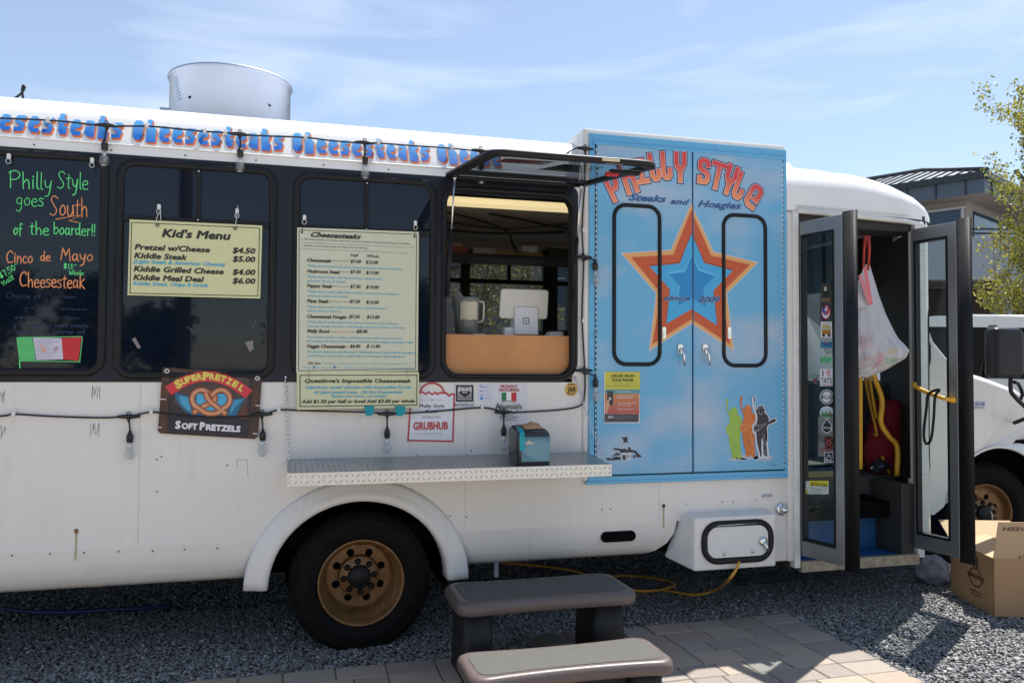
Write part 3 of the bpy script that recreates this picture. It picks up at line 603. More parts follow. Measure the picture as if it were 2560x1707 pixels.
BLUE = sky_paint(); BLUEF = mat('blue_frame_paint', (.125, .43, .70), .4, var=.05, vscale=6)
mb = MB(); mb.plate(fo, [[(DX0 - .008, DZ0 - .008), (DX0 - .008, DZ1 + .008), (DX1 + .008, DZ1 + .008), (DX1 + .008, DZ0 - .008)]], -.022, -.012)
fr = tp('cabinet_frame', mb, BLUEF, bev=.0015, label='bright blue metal surround of the double doors')
mb = MB()
for k in range(9): mb.lathe([(0, -.005), (.004, -.004), (.0065, 0)], (1.635 + k * .152, -.022, 2.708), 'y', 8)
for k in range(13): mb.lathe([(0, -.005), (.004, -.004), (.0065, 0)], (1.637, -.022, 2.60 - k * .14), 'y', 8)
for k in range(13): mb.lathe([(0, -.005), (.004, -.004), (.0065, 0)], (2.854, -.022, 2.58 - k * .14), 'y', 8)
o = part('screw_heads', mb, BLUEF, fr); o['kind'] = 'stuff'
mb = MB(); mb.box(DX0 - .02, DX1 + .02, -.034, -.0225, 2.672, 2.690); part('edge_trim', mb, BLUEF, fr, bev=.002)
mb = MB(); mb.box(1.60, 2.86, -.028, -.0125, .792, .81); part('edge_trim', mb, BLUEF, fr, bev=.002)
mb = MB(); mb.box(DX0 - .008, DX1 + .008, -.0125, -.0115, DZ0 - .008, DZ1 + .008); part('door_gap', mb, mat('dark_teal_gap', (.01, .05, .07), .8), fr)
for x0, x1, lab in ((DX0, DXM - .004, 'left blue door with order poster and small black artwork'), (DXM + .004, DX1, 'right blue door with three guitarist stencils')):
    mb = MB(); mb.box(x0, x1, -.030, -.013, DZ0, DZ1); dr = tp('cabinet_door', mb, BLUE, bev=.006, label=lab)
    hx = x0 - .002 if x0 < 2 else x1 + .002
    mb = MB()
    for k in range(60): z = DZ0 + .01 + k * .0302; mb.lathe([(.0035, 0), (.0035, .024)], (hx, -.0235, z), 'z', 6, capa=True, capb=True)
    o = part('hinge', mb, CHROME, dr); o['kind'] = 'stuff'
    gx0, gx1 = (W(1531, 700, -.03).x, W(1653, 700, -.03).x) if x0 < 2 else (W(1805, 700, -.03).x, W(1917, 700, -.03).x)
    gz0 = W(1590, 915, -.03).z if x0 < 2 else W(1860, 918, -.03).z; gz1 = W(1590, 510, -.03).z if x0 < 2 else W(1860, 535, -.03).z
    mb = MB(); q = rr(gx0 + .01, gx1 - .01, gz0 + .01, gz1 - .01, .07, 8); mb.tube([(p[0], -.031, p[1]) for p in q], .0115, 8, closed=True); part('window_gasket', mb, RUB, dr)
    hp = W(1700 if x0 < 2 else 1762, 872, -.03)
    mb = MB(); mb.prism(rr(hp.x - .017, hp.x + .017, hp.z - .028, hp.z + .028, .014), -.038, -.030); hd = part('handle', mb, CHROME, dr, bev=.002)
    mb = MB(); mb.tube([(hp.x, -.036, hp.z), (hp.x + .004, -.062, hp.z - .004), (hp.x + .008, -.066, hp.z - .04), (hp.x + .012, -.062, hp.z - .095)], [.008, .0085, .0075, .006], 8); part('handle_lever', mb, CHROME, hd)
    lp = W(1660 if x0 < 2 else 1823, 832, -.03); mb = MB(); mb.prism(rr(lp.x - .012, lp.x + .012, lp.z - .034, lp.z + .034, .008), -.034, -.030); mb.prism(rr(lp.x - .006, lp.x + .006, lp.z - .028, lp.z + .002, .003), -.037, -.034); part('catch_plate', mb, CHROME, dr, bev=.001)

# --- front roof cap over the entrance
xs = [2.869, 3.0, 3.2, 3.35, 3.5, 3.68, 3.83, 3.92, 3.97, 3.99]; zt = [2.715, 2.718, 2.715, 2.70, 2.672, 2.625, 2.572, 2.53, 2.48, 2.42]
loops = []
for i, (x, z) in enumerate(zip(xs, zt)):
    yo = 0.0 if x < 3.7 else (x - 3.7) ** 2 * 1.2
    k = min(1, (z - 2.36) / .33); b = 2.375
    loops.append([(x, -.02 + yo, b), (x, -.022 + yo, b + .12 * k), (x, -.012 + yo, b + .17 * k), (x, .02 + yo, b + .225 * k), (x, .07 + yo, b + .27 * k), (x, .14 + yo, b + (z - b) * .88), (x, .25 + yo, b + (z - b) * .96), (x, .45 + yo, b + (z - b) * 1.0), (x, 1.2, b + (z - b) * 1.06), (x, 2.1 - yo, b + (z - b) * .96), (x, 2.35 - yo, b)])
mb = MB(); mb.loft(loops, 0, True, closed=False); mb.mesh(loops[-1], [tuple(range(11))], 0)
tp('front_roof_cap', mb, WHITE2)
mb = MB(); mb.tube([(2.93, -.024, 2.405), (3.7, -.024, 2.392), (3.86, .02, 2.388), (3.97, .10, 2.385)], .006, 6); mb.tube([(2.93, -.03, 2.375), (3.7, -.03, 2.352), (3.86, .01, 2.348), (3.96, .09, 2.345)], .016, 8)
tp('roof_trim', mb, WTRIM)
# lower front: wall between cabinet and door, curved step
mb = MB(); mb.box(2.869, 2.915, -.014, .4, .30, 2.372); mb.box(2.72, 2.93, .0005, .40, .30, .60)
tp('front_side_panel', mb, WHITE, bev=.008)
mb = MB(); mb.box(2.905, 2.945, -.03, .02, .262, 2.372); mb.box(2.945, 2.957, -.012, .03, .30, 2.34)
pst = tp('door_post', mb, WTRIM, bev=.003)
mb = MB()
for k in range(11): mb.lathe([(0, -.006), (.005, -.005), (.007, 0)], (2.925, -.03, .33 + k * .2), 'y', 8)
o = part('rivets', mb, WTRIM, pst); o['kind'] = 'stuff'
# chrome marker lamp
p = W(1961, 1273, -.02); mb = MB(); mb.lathe([(.040, 0), (.040, -.006), (.033, -.016), (.026, -.018)], (p.x - .008, 0, p.z), 'y', 20); lm = tp('marker_lamp', mb, CHROME)
mb = MB(); mb.lathe([(.026, -.018), (.024, -.032), (.016, -.044), (.006, -.050), (0, -.051)], (p.x - .008, 0, p.z), 'y', 20); part('lamp_dome', mb, CHROME, lm)
# --- hatch box low down
hx0, hx1, hz0, hz1 = 2.205, 2.722, .305, .602
mb = MB(); V = [(hx0, -.12, hz0), (hx1, -.12, hz0), (hx1, -.12, hz1), (hx0, -.12, hz1), (hx0 - .10, .06, hz0 + .05), (hx1 + .02, .06, hz0 + .03), (hx1 + .02, .01, hz1 + .01), (hx0 - .02, .01, hz1 + .005)]
mb.mesh(V, [(0, 1, 2, 3), (0, 4, 5, 1), (1, 5, 6, 2), (2, 6, 7, 3), (3, 7, 4, 0), (4, 7, 6, 5)]); hb = tp('hatch_box', mb, WHITE, bev=.012)
cx, cz = 2.478, .452
mb = MB(); mb.loft([[(p[0], yy, p[1]) for p in rr(hx0 + .042 + i, hx1 - .022 - i, hz0 + .035 + i, hz1 - .022 - i, .10 - i)] for i, yy in ((0, -.12), (0, -.131), (.008, -.137), (.024, -.137), (.032, -.130), (.034, -.121))], 0, True); part('hatch_gasket', mb, RUB, hb)
mb = MB(); mb.prism(rr(hx0 + .078, hx1 - .057, hz0 + .07, hz1 - .055, .055), -.128, -.119); ht = part('hatch_lid', mb, WTRIM, hb, bev=.002)
mb = MB(); lx, lz = 2.63, .455; mb.lathe([(.026, 0), (.026, -.008), (.018, -.014), (0, -.015)], (lx, -.128, lz), 'y', 16); mb.tube([(lx, -.14, lz), (lx + .016, -.146, lz - .035), (lx + .026, -.143, lz - .056)], [.011, .009, .006], 8)
part('hatch_lock', mb, CHROME, hb)
for sx in (2.385, 2.563):
    mb = MB(); mb.lathe([(.009, 0), (.009, -.006), (0, -.009)], (sx, -.128, .398 if sx < 2.5 else .402), 'y', 10); part('hatch_screw', mb, CHROME, hb)
mb = MB(); mb.tube([(2.335, -.139, .556), (2.60, -.139, .562)], .0025, 6); part('hatch_hinge_wire', mb, CHROME, hb)

mb = MB(); mb.loft([[(WC[0] + .434 * 1.04 * math.cos(a), yy, WC[1] + .434 * .965 * math.sin(a)) for a in [math.radians(-8 + 196 * k / 30) for k in range(31)]] for yy in (.002, .25, .52)], 0, True, closed=False); tp('wheel_well', mb, VOID)
# --- rear wheel (dual, deep dish)
def wheel(cx, cy, cz, R, rr_, deep, label, steer=0, dish=True):
    wt = thing('wheel', label, 'wheel', (cx, cy, cz)); del wt['category']; wt.parent = truck; wt.location = Vector((cx, cy, cz)) - ORG[truck.name]; ORG[wt.name] = Vector((cx, cy, cz))
    xf = Matrix.Translation((cx, cy, cz)) @ Matrix.Rotation(steer, 4, 'Z')
    mb = MB(); mb.lathe([(rr_ - .003, .03), (rr_ + .004, -.004), (rr_ + .03, -.022), (rr_ + .045, -.0255), (rr_ + .048, -.029), (rr_ + .056, -.029), (rr_ + .059, -.0275), (rr_ + .09, -.03), (R - .048, -.024), (R - .044, -.027), (R - .038, -.025), (R - .035, -.018), (R - .012, -.002), (R - .001, .03), (R, .09), (R, .17), (R - .012, .2), (R - .05, .22), (rr_, .2)], (0, 0, 0), 'y', 56, xf=xf)
    part('tyre', mb, TYRE, wt)
    mb = MB(); mb.lathe([(rr_ + .002, .0), (rr_ + .003, -.008), (rr_ - .006, -.010), (rr_ - .010, .0), (rr_ - .018, .012), (rr_ - .022, .05), (rr_ - .034, .058), (rr_ - .040, deep * .9), (rr_ - .052, deep)], (0, 0, 0), 'y', 56, xf=xf)
    rd = rr_ - .048; ou = circ(0, 0, rd, 56); holes = [circ((rd * .745) * math.cos(2 * PI * k / 8 + .35), (rd * .745) * math.sin(2 * PI * k / 8 + .35), .021, 14) for k in range(8)]
    tri = tessellate_polygon([[Vector((q[0], q[1], 0)) for q in r] for r in [ou] + holes]); fl2 = [q for r in [ou] + holes for q in r]
    mb.mesh([(q[0], deep, q[1]) for q in fl2], [tuple(t) for t in tri], 0, False, None, xf)
    for h_ in holes: mb.loft([[(q[0], deep, q[1]) for q in h_], [(q[0], deep + .02, q[1]) for q in h_]], 0, True, xf=xf)
    rb = rd * .645; mb.lathe([(rb, deep), (rb - .003, deep - .03), (rb - .008, deep - .035), (0, deep - .036)], (0, 0, 0), 'y', 40, xf=xf)
    part('rim', mb, GOLD, wt)
    mb = MB(); mb.lathe([(.21, deep + .05), (0, deep + .05)], (0, 0, 0), 'y', 24, xf=xf); part('brake_drum', mb, VOID, wt)
    for k in range(8):
        a = 2 * PI * k / 8 + .1; nx, nz = .080 * math.cos(a), .080 * math.sin(a)
        mb = MB(); mb.lathe([(.0165, deep - .0365), (.0165, deep - .040), (.013, deep - .041), (.012, deep - .052), (0, deep - .054)], (nx, 0, nz), 'y', 12, xf=xf); part('lug_nut', mb, DARKM, wt)
    mb = MB(); mb.lathe([(.062, deep - .036), (.060, deep - .055), (.056, deep - .062), (0, deep - .064)], (0, 0, 0), 'y', 16, xf=xf); part('hub_cap', mb, DARKM, wt)
wheel(.396, .03, .326, .362, .218, .165, 'rear gold dish wheel with eight hand holes')
mb = MB(); mb.lathe([(.2, .2), (.3, .21), (.36, .23), (.375, .27), (.375, .38), (.3, .4)], (.392, .05, .345), 'y', 40); mb.lathe([(.06, .25), (.06, 2.1)], (.392, 0, .345), 'y', 12); tp('inner_wheel', mb, TYRE)
wheel(4.95, .62, .385, .375, .212, .05, 'front gold wheel, turned slightly, with round hand holes', steer=math.radians(-8))
# far side wheels
for wx in (.392, 4.95):
    mb = MB(); mb.lathe([(.0, 0), (.36, 0), (.375, .03), (.375, .24), (.36, .27), (0, .27)], (wx, 1.75, .36), 'y', 32); tp('wheel', mb, TYRE, label='wheel on the far side')

# --- fold-down shelf of chequer plate on two chains
sx0, sx1 = .02, 1.615
def plate_xyz(u, v): return (sx0 + (sx1 - sx0) * u, -.004 - .345 * v, .968 - .028 * v)
mb = MB(); A = [plate_xyz(0, 0), plate_xyz(1, 0), plate_xyz(1, 1), plate_xyz(0, 1)]; B = [(a[0], a[1], a[2] - .004) for a in A]
mb.mesh(A + B, [(0, 1, 2, 3), (7, 6, 5, 4), (0, 4, 5, 1), (1, 5, 6, 2), (3, 2, 6, 7), (0, 3, 7, 4)]); mb.box(sx0, sx1, -.353, -.349, .882, .9415); mb.box(sx0, sx0 + .004, -.35, -.01, .93, .945)
sh = tp('shelf', mb, ALU, label='diamond plate aluminium counter shelf folded down')
mb = MB()
def tread(cx, cy, a, n, pl):   # one raised lozenge
    L_, w_ = .014, .0035; ca, sa = math.cos(a), math.sin(a); q = []
    for u, v, h in ((-L_, 0, 0), (0, -w_, 0), (L_, 0, 0), (0, w_, 0), (0, 0, .0018)): q.append(pl(cx + u * ca - v * sa, cy + u * sa + v * ca, h))
    mb.mesh(q, [(0, 1, 4), (1, 2, 4), (2, 3, 4), (3, 0, 4)])
nx = 62; ny = 13
for i in range(nx):
    for j in range(ny):
        x = sx0 + .012 + i * (sx1 - sx0 - .024) / (nx - 1); yv = .012 + j * .0265
        tread(x, yv, PI / 4 if (i + j) % 2 else -PI / 4, 0, lambda X, Y, h: (X, -.004 - Y, .9682 - .028 * (Y / .345) + h))
for i in range(nx):
    for j in range(2):
        x = sx0 + .012 + i * (sx1 - sx0 - .024) / (nx - 1); tread(x, .898 + j * .0265, PI / 4 if (i + j) % 2 else -PI / 4, 0, lambda X, Z, h: (X, -.3531 - h, Z))
o = part('tread_pattern', mb, ALU, sh); o['kind'] = 'stuff'
for xa, za, xb, yb, zb_ in ((.008, 1.372, .03, -.02, .962), (1.545, 1.372, 1.60, -.30, .95)):
    mb = MB(); A = Vector((xa, -.006, za)); B = Vector((xb, yb, zb_)); L_ = (B - A).length; n_ = int(L_ / .021); dr_ = (B - A).normalized(); s1 = dr_.orthogonal().normalized(); s2 = dr_.cross(s1)
    s1, s2 = Vector((1, 0, 0)) - dr_ * dr_.x, None; s1.normalize(); s2 = dr_.cross(s1)
    for k in range(n_):
        sag = Vector((0, 0, -.02 * math.sin(PI * k / n_))) if yb < -.1 else Vector(); c_ = A + dr_ * (L_ * (k + .5) / n_) + sag; sd_ = (s1 * .8 + s2 * .6).normalized() if k % 2 else (s2 * .8 - s1 * .6).normalized()
        q = [c_ + dr_ * (.0135 * math.cos(a)) + sd_ * (.0062 * math.sin(a)) for a in [2 * PI * i / 8 for i in range(8)]]; mb.tube(q, .0019, 5, closed=True)
    part('chain', mb, CHROME, sh)
    mb = MB(); mb.lathe([(.009, 0), (.009, -.004), (.004, -.012), (0, -.012)], (xa, 0, za + .005), 'y', 8); part('chain_hook', mb, CHROME, sh)

# --- roof vent drum
mb = MB(); vx, vy, R_ = -.35, 1.22, .366
mb.lathe([(R_, 2.78), (R_, 3.215), (R_ + .010, 3.217), (R_ + .013, 3.225), (R_ + .008, 3.234), (R_ - .004, 3.234), (R_ - .006, 3.18), (R_ - .006, 2.8)], (vx, vy, 0), 'z', 72); vn = tp('exhaust_vent', mb, GALV, label='big round galvanised exhaust vent on the roof')
for a in (-2.2, -.85):
    mb = MB(); mb.lathe([(0, .006), (.008, .005), (.009, 0)], (0, 0, 0), 'z', 8, xf=Matrix.Translation((vx + R_ * math.cos(a), vy + R_ * math.sin(a), 3.03)) @ Matrix.Rotation(a, 4, 'Z') @ Matrix.Rotation(PI / 2, 4, 'Y')); part('bolt', mb, DARKM, vn)
mb = MB(); mb.box(vx - R_ - .05, vx - R_ + .12, vy - .05, vy + .1, 2.78, 3.03); mb.box(vx - .42, vx + .42, vy - .42, vy + .42, 2.77, 2.815); part('vent_base', mb, GALV, vn, bev=.004)
mb = MB()
for k in range(8):
    a0_ = -2.62 + k * .02; q = [(a0_, 3.17 - k * .02), (a0_ + .09, 3.18 - k * .02), (a0_ + .09, 3.172 - k * .02), (a0_, 3.164 - k * .02)]; mb.face([(vx + (R_ + .001) * math.cos(a), vy + (R_ + .001) * math.sin(a), z) for a, z in q], 0, False, S((90, 130, 170)))
part('faded_label', mb, INK, vn)

# ================================================================== CAB AND ENTRANCE
# cab body: side silhouette from windscreen foot to fender, with wheel opening
CY = .5
cw = (4.95, .40); ar = .47
sil = [(4.22, 2.10), (4.30, 1.93), (4.42, 1.61), (4.515, 1.50), (4.669, 1.385), (4.87, 1.335), (5.15, 1.25), (5.5, 1.10), (5.62, .95), (5.64, .45), (cw[0] + ar + .01, .45)]
ca_ = [(cw[0] + ar * math.cos(a), cw[1] + ar * math.sin(a)) for a in [math.radians(6 + 162 * k / 20) for k in range(21)]]
sil += ca_ + [(4.47, .47), (4.39, .42), (4.18, .42), (4.18, 2.10)]
mb = MB()
def cyo(x, z): return CY + max(0, x - 5.15) ** 2 * .8 + max(0, z - 1.45) * .10
tri = tessellate_polygon([[Vector((p[0], p[1], 0)) for p in sil]]); mb.mesh([(p[0], cyo(*p), p[1]) for p in sil], [tuple(t) for t in tri])
n = len(sil)
def crown(p, t): # hood edge rolls over inward
    return (p[0], cyo(*p) + [0, .015, .05, .12, .4, .75][t], p[1] + [0, .022, .042, .055, .075, .085][t])
for t in range(5): mb.loft([[crown(p, t) for p in sil[:8]], [crown(p, t + 1) for p in sil[:8]]], 0, True, closed=False)
mb.loft([[(p[0], cyo(*p), p[1]) for p in sil[11:32]], [(p[0], cyo(*p) - .018, p[1] + .004) for p in sil[11:32]], [(p[0], cyo(*p) - .012, p[1] + .02) for p in sil[11:32]]], 0, True, closed=False)
mb.loft([[(p[0], cyo(*p), p[1]) for p in sil[7:10]], [(p[0] + .1, 1.25, p[1]) for p in sil[7:10]]], 0, True, closed=False)
mb.mesh([(4.18, CY + 1.5, .42), (4.18, CY + 1.5, 2.1), (5.3, CY + 1.5, 1.25), (5.6, CY + 1.5, .95), (5.6, CY + 1.5, .45)], [(0, 1, 2, 3, 4)])
cabo = tp('cab_body', mb, WHITE, label='white van cab and bonnet with model badge')
mb = MB(); mb.box(4.3, 5.6, .78, 1.9, .45, .95); mb.box(4.45, 5.45, .56, .8, .86, .92); tp('engine_bay', mb, VOID)
mb = MB(); q = [(4.42, 1.08, ), (5.5, 1.02)]; mb.tube([(4.55, CY - .003, 1.075), (5.5, CY + .09, 1.045)], .0035, 5); part('body_seam', mb, WTRIM, cabo)
mb = MB(); wz = [(4.24, 1.95), (4.30, 1.80), (4.37, 1.60), (4.37, 1.5), (4.33, 1.36), (4.22, 1.28), (4.20, 1.30)]; flc(mb, wz, (0, 0, 0, 1), CY - .006); mb.usec = False; part('cab_window', mb, PANE, cabo)
# badge
mb = MB(); p = px([(2413, 1003), (2462, 1003), (2460, 1022), (2413, 1022)], CY); mb.prism([(a, b) for a, b in p][::-1], CY - .006, CY); bg_ = part('badge', mb, mat('badge_silver', (.5, .56, .68), .3, metal=.4), cabo)
mb = MB(); TX(mb, '-450', 2414, 1013.5, 2460, 9, S((20, 45, 120)), CY, .0075, bold=.02); TX(mb, 'SUPER DUTY', 2432, 1020, 2459, 3.5, S((120, 60, 60)), CY, .0075); part('badge_lettering', mb, INK, bg_)
# aerial
A = W(2444, 953, .62); B = W(2491, 785, .62); mb = MB(); mb.lathe([(.012, -.02), (.014, .0), (.007, .02), (.003, .03)], A, 'z', 10); mb.tube([A, B], [.002, .0012], 6); tp('aerial', mb, DARKM)
# windscreen A pillar & glass inside
mb = MB(); mb.mesh([(4.22, .66, 2.15), (4.22, 1.9, 2.15), (4.56, 1.9, 1.56), (4.56, .66, 1.56)], [(0, 1, 2, 3)]); tp('windscreen', mb, TINTGL)
# mirror
mp_ = W(2512, 882, .12); mb = MB(); L = []
for yy, s_ in ((-.05, .80), (-.045, .92), (-.02, 1), (.04, 1), (.055, .93), (.06, .8)):
    L.append([(mp_.x + p[0] * s_, .12 + yy, mp_.z + p[1] * s_) for p in rr(-.118, .118, -.168, .168, .035)])
mb.loft(L, 0, True, cap0=True, cap1=True); mr = tp('side_mirror', mb, mat('black_mirror_plastic', (.010, .011, .016), .4, spec=.3))
mb = MB(); e = W(2560, 1050, .3); mb.tube(sm_path([W(2527, 940, .12), W(2527, 975, .12), W(2540, 995, .15), W(2575, 1035, .3), (5.1, .5, 1.05)], 5), .014, 10); mb.tube(sm_path([W(2535, 955, .13), W(2546, 960, .16), W(2556, 985, .22), W(2549, 1000, .2)], 5), .012, 8); part('mirror_arm', mb, RUB, mr)
# front entrance post, and angled quarter panel with narrow window
mb = MB(); mb.box(3.795, 3.845, -.012, .05, .27, 2.34); mb.box(3.845, 3.885, -.006, .06, .32, 2.34); fp = tp('door_post', mb, WTRIM, bev=.004)
mb = MB()
for k in range(7): mb.lathe([(0, -.005), (.005, -.004), (.0065, 0)], (3.865, -.006, .5 + k * .28), 'y', 8)
o = part('rivets', mb, WTRIM, fp); o['kind'] = 'stuff'
Q0 = (3.885, .0); Q1 = (4.20, .50)
def qp(u, z): return (Q0[0] + (Q1[0] - Q0[0]) * u, Q0[1] + (Q1[1] - Q0[1]) * u * u * .6 + (Q1[1] - Q0[1]) * u * .4, z)
mb = MB(); 
def qtop(u): return 2.36 - .3 * u * u
def qbot(u): return .33 + .1 * u
loops = []
for i in range(9): 
    u = i / 8; loops.append([qp(u, qbot(u) + (qtop(u) - qbot(u)) * j / 10) for j in range(11)])
mb.loft(loops, 0, True, closed=False)
qpn = tp('quarter_panel', mb, WHITE)
mb = MB(); wl = []
for a_, z_ in rr(.10, .62, .80, 1.82, .12, 6): wl.append((qp(a_, z_)[0], qp(a_, z_)[1] - .006, z_))
# teardrop: narrow upper end
wl = [(x if z < 1.5 else x - (x - 3.93) * (z - 1.5) / .5, y - (.0 if z < 1.5 else 0.0), z) for x, y, z in wl]
mb.mesh(wl, [tuple(t) for t in tessellate_polygon([[Vector((q[0], q[2], 0)) for q in wl]])]); part('quarter_window', mb, PANE, qpn)
# entrance: head, steps, inner walls
mb = MB(); mb.box(2.957, 3.795, .03, .07, 2.30, 2.375); mb.box(2.93, 3.90, .02, .3, 2.31, 2.40); tp('door_head', mb, GREYD)
mb = MB(); mb.box(2.957, 3.795, -.01, .30, .25, .285); mb.box(2.957, 3.70, .255, .285, .285, .50); es = tp('entrance_steps', mb, BLUER, label='blue lined steps up into the truck')
mb = MB(); mb.box(2.957, 3.797, -.022, .015, .232, .295); part('step_edge', mb, NOSE2, es, bev=.003, label='scuffed metal edge of the bottom step')
mb = MB(); mb.box(2.957, 3.70, .235, .26, .488, .53); part('step_edge', mb, NOSE, es, bev=.003)
mb = MB(); mb.box(2.957, 3.70, .26, .56, .485, .5); mb.box(2.957, 3.62, .54, .56, .50, .72); part('step_tread', mb, GREYD, es)
mb = MB(); mb.box(2.957, 3.62, .52, .545, .705, .745); part('step_edge', mb, NOSE, es, bev=.003)
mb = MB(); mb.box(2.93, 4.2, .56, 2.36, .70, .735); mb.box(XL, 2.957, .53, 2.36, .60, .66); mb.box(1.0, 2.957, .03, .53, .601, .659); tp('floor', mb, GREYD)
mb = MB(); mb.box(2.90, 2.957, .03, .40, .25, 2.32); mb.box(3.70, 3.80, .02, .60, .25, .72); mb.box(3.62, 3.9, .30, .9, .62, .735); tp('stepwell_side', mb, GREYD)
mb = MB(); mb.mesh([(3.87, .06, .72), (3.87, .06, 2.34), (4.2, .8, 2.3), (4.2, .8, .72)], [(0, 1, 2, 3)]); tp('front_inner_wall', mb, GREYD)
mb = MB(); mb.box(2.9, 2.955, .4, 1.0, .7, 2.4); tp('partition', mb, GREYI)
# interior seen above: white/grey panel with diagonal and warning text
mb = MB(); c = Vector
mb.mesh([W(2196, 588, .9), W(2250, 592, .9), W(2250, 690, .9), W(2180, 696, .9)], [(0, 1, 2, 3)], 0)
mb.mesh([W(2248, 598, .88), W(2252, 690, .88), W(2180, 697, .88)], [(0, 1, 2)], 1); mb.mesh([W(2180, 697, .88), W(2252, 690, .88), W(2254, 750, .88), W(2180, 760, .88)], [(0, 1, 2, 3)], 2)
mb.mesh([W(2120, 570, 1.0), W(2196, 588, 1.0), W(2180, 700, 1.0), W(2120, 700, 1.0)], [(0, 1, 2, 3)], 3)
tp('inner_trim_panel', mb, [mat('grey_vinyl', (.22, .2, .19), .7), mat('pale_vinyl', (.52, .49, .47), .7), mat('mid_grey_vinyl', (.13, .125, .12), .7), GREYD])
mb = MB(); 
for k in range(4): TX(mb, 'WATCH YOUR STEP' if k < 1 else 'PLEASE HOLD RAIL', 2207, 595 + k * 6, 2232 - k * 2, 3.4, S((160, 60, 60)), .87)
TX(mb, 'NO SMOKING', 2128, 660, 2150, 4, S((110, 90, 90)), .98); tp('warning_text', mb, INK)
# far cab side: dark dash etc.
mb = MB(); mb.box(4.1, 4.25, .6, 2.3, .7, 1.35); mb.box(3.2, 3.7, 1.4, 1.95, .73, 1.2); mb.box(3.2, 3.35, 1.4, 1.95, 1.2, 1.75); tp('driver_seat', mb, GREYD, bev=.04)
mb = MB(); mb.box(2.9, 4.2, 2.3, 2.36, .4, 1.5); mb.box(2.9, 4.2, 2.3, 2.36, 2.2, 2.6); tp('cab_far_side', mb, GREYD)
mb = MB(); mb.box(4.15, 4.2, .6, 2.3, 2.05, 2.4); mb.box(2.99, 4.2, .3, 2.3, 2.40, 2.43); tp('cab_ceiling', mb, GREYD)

# door leaves
def leaf(name, hx, hy, ox, oy, label, rail=False):
    t = MB(); A = Vector((hx, hy, 0)); B = Vector((ox, oy, 0)); D = (B - A); Lw = D.length; ang = math.atan2(D.y, D.x)
    xf = Matrix.Translation(A) @ Matrix.Rotation(ang, 4, 'Z')   # local x along leaf, y thickness
    z0, z1 = .335, 2.305
    ou = [(0, z0), (Lw, z0), (Lw, z1), (0, z1)]; hl = [(.028, z0 + .095), (Lw - .065, z0 + .095), (Lw - .065, z1 - .085), (.028, z1 - .085)]
    mb = MB(); mb.plate(ou, [hl], -.017, .017); mb.v = [tuple(xf @ Vector(v)) for v in mb.v]
    dr = tp(name, mb, ALUP, bev=.003, label=label)
    mb = MB(); mb.plate([(.020, z0 + .087), (Lw - .057, z0 + .087), (Lw - .057, z1 - .077), (.020, z1 - .077)], [[(.034, z0 + .101), (Lw - .071, z0 + .101), (Lw - .071, z1 - .091), (.034, z1 - .091)]], -.0195, .0195); mb.v = [tuple(xf @ Vector(v)) for v in mb.v]; part('glazing_bead', mb, RUB, dr)
    mb = MB(); mb.box(.03, Lw - .067, -.003, .003, z0 + .097, z1 - .087, xf=xf); gl = part('pane', mb, SHADEGL, dr)
    mb = MB(); mb.loft([[(Lw + a, b, z) for a, b in ((-.002, -.015), (.02, -.019), (.045, -.02), (.07, -.014), (.088, 0), (.07, .014), (.045, .02), (.02, .019), (-.002, .015))] for z in (z0 - .02, z1 + .012)], 0, True, cap0=True, cap1=True, xf=xf); part('edge_seal', mb, RUB, dr)
    return dr, xf, Lw
L1, xf1, w1 = leaf('door_leaf', 2.965, -.015, 3.035, -.325, 'rear door leaf covered in small round and square stickers')
L2, xf2, w2 = leaf('door_leaf', 3.775, -.015, 3.82, -.325, 'front door leaf with yellow grab handle and black strap')
# yellow handle on front leaf
mb = MB(); a = xf2 @ Vector((.015, -.03, .0)); 
hp = [xf2 @ Vector((x, y_, z)) for x, y_, z in ((.02, .02, 1.345), (.05, .055, 1.33), (.16, .065, 1.29), (.26, .06, 1.262), (w2 - .03, .022, 1.255))]
mb.tube(sm_path(hp, 5), .013, 10); mb.lathe([(.0, 0), (.02, .002), (.02, .012), (0, .014)], (0, 0, 0), 'y', 12, xf=xf2 @ Matrix.Translation((w2 - .03, .014, 1.255))); mb.lathe([(.0, 0), (.02, .002), (.02, .012), (0, .014)], (0, 0, 0), 'y', 12, xf=xf2 @ Matrix.Translation((.02, .014, 1.345)))
hs = MB(); hp = [xf2 @ Vector((x, -y_, z)) for x, y_, z in ((.02, .02, 1.345), (.05, .055, 1.33), (.16, .065, 1.29), (.26, .06, 1.262), (w2 - .03, .022, 1.255))]; hs.tube(sm_path(hp, 5), .013, 10)
hs.lathe([(.0, 0), (.021, -.002), (.021, -.012), (0, -.014)], (0, 0, 0), 'y', 12, xf=xf2 @ Matrix.Translation((w2 - .03, -.016, 1.255)))
part('grab_handle', hs, YEL, L2)
mb = MB(); q = [xf2 @ Vector((x, -.085, z)) for x, z in ((.245, 1.315), (.17, 1.285), (.155, 1.2), (.135, 1.05), (.15, .99), (.185, 1.02), (.205, 1.15), (.215, 1.27))]; mb.tube(sm_path(q, 5, True), .008, 8, closed=True); part('strap', mb, RUB, L2)

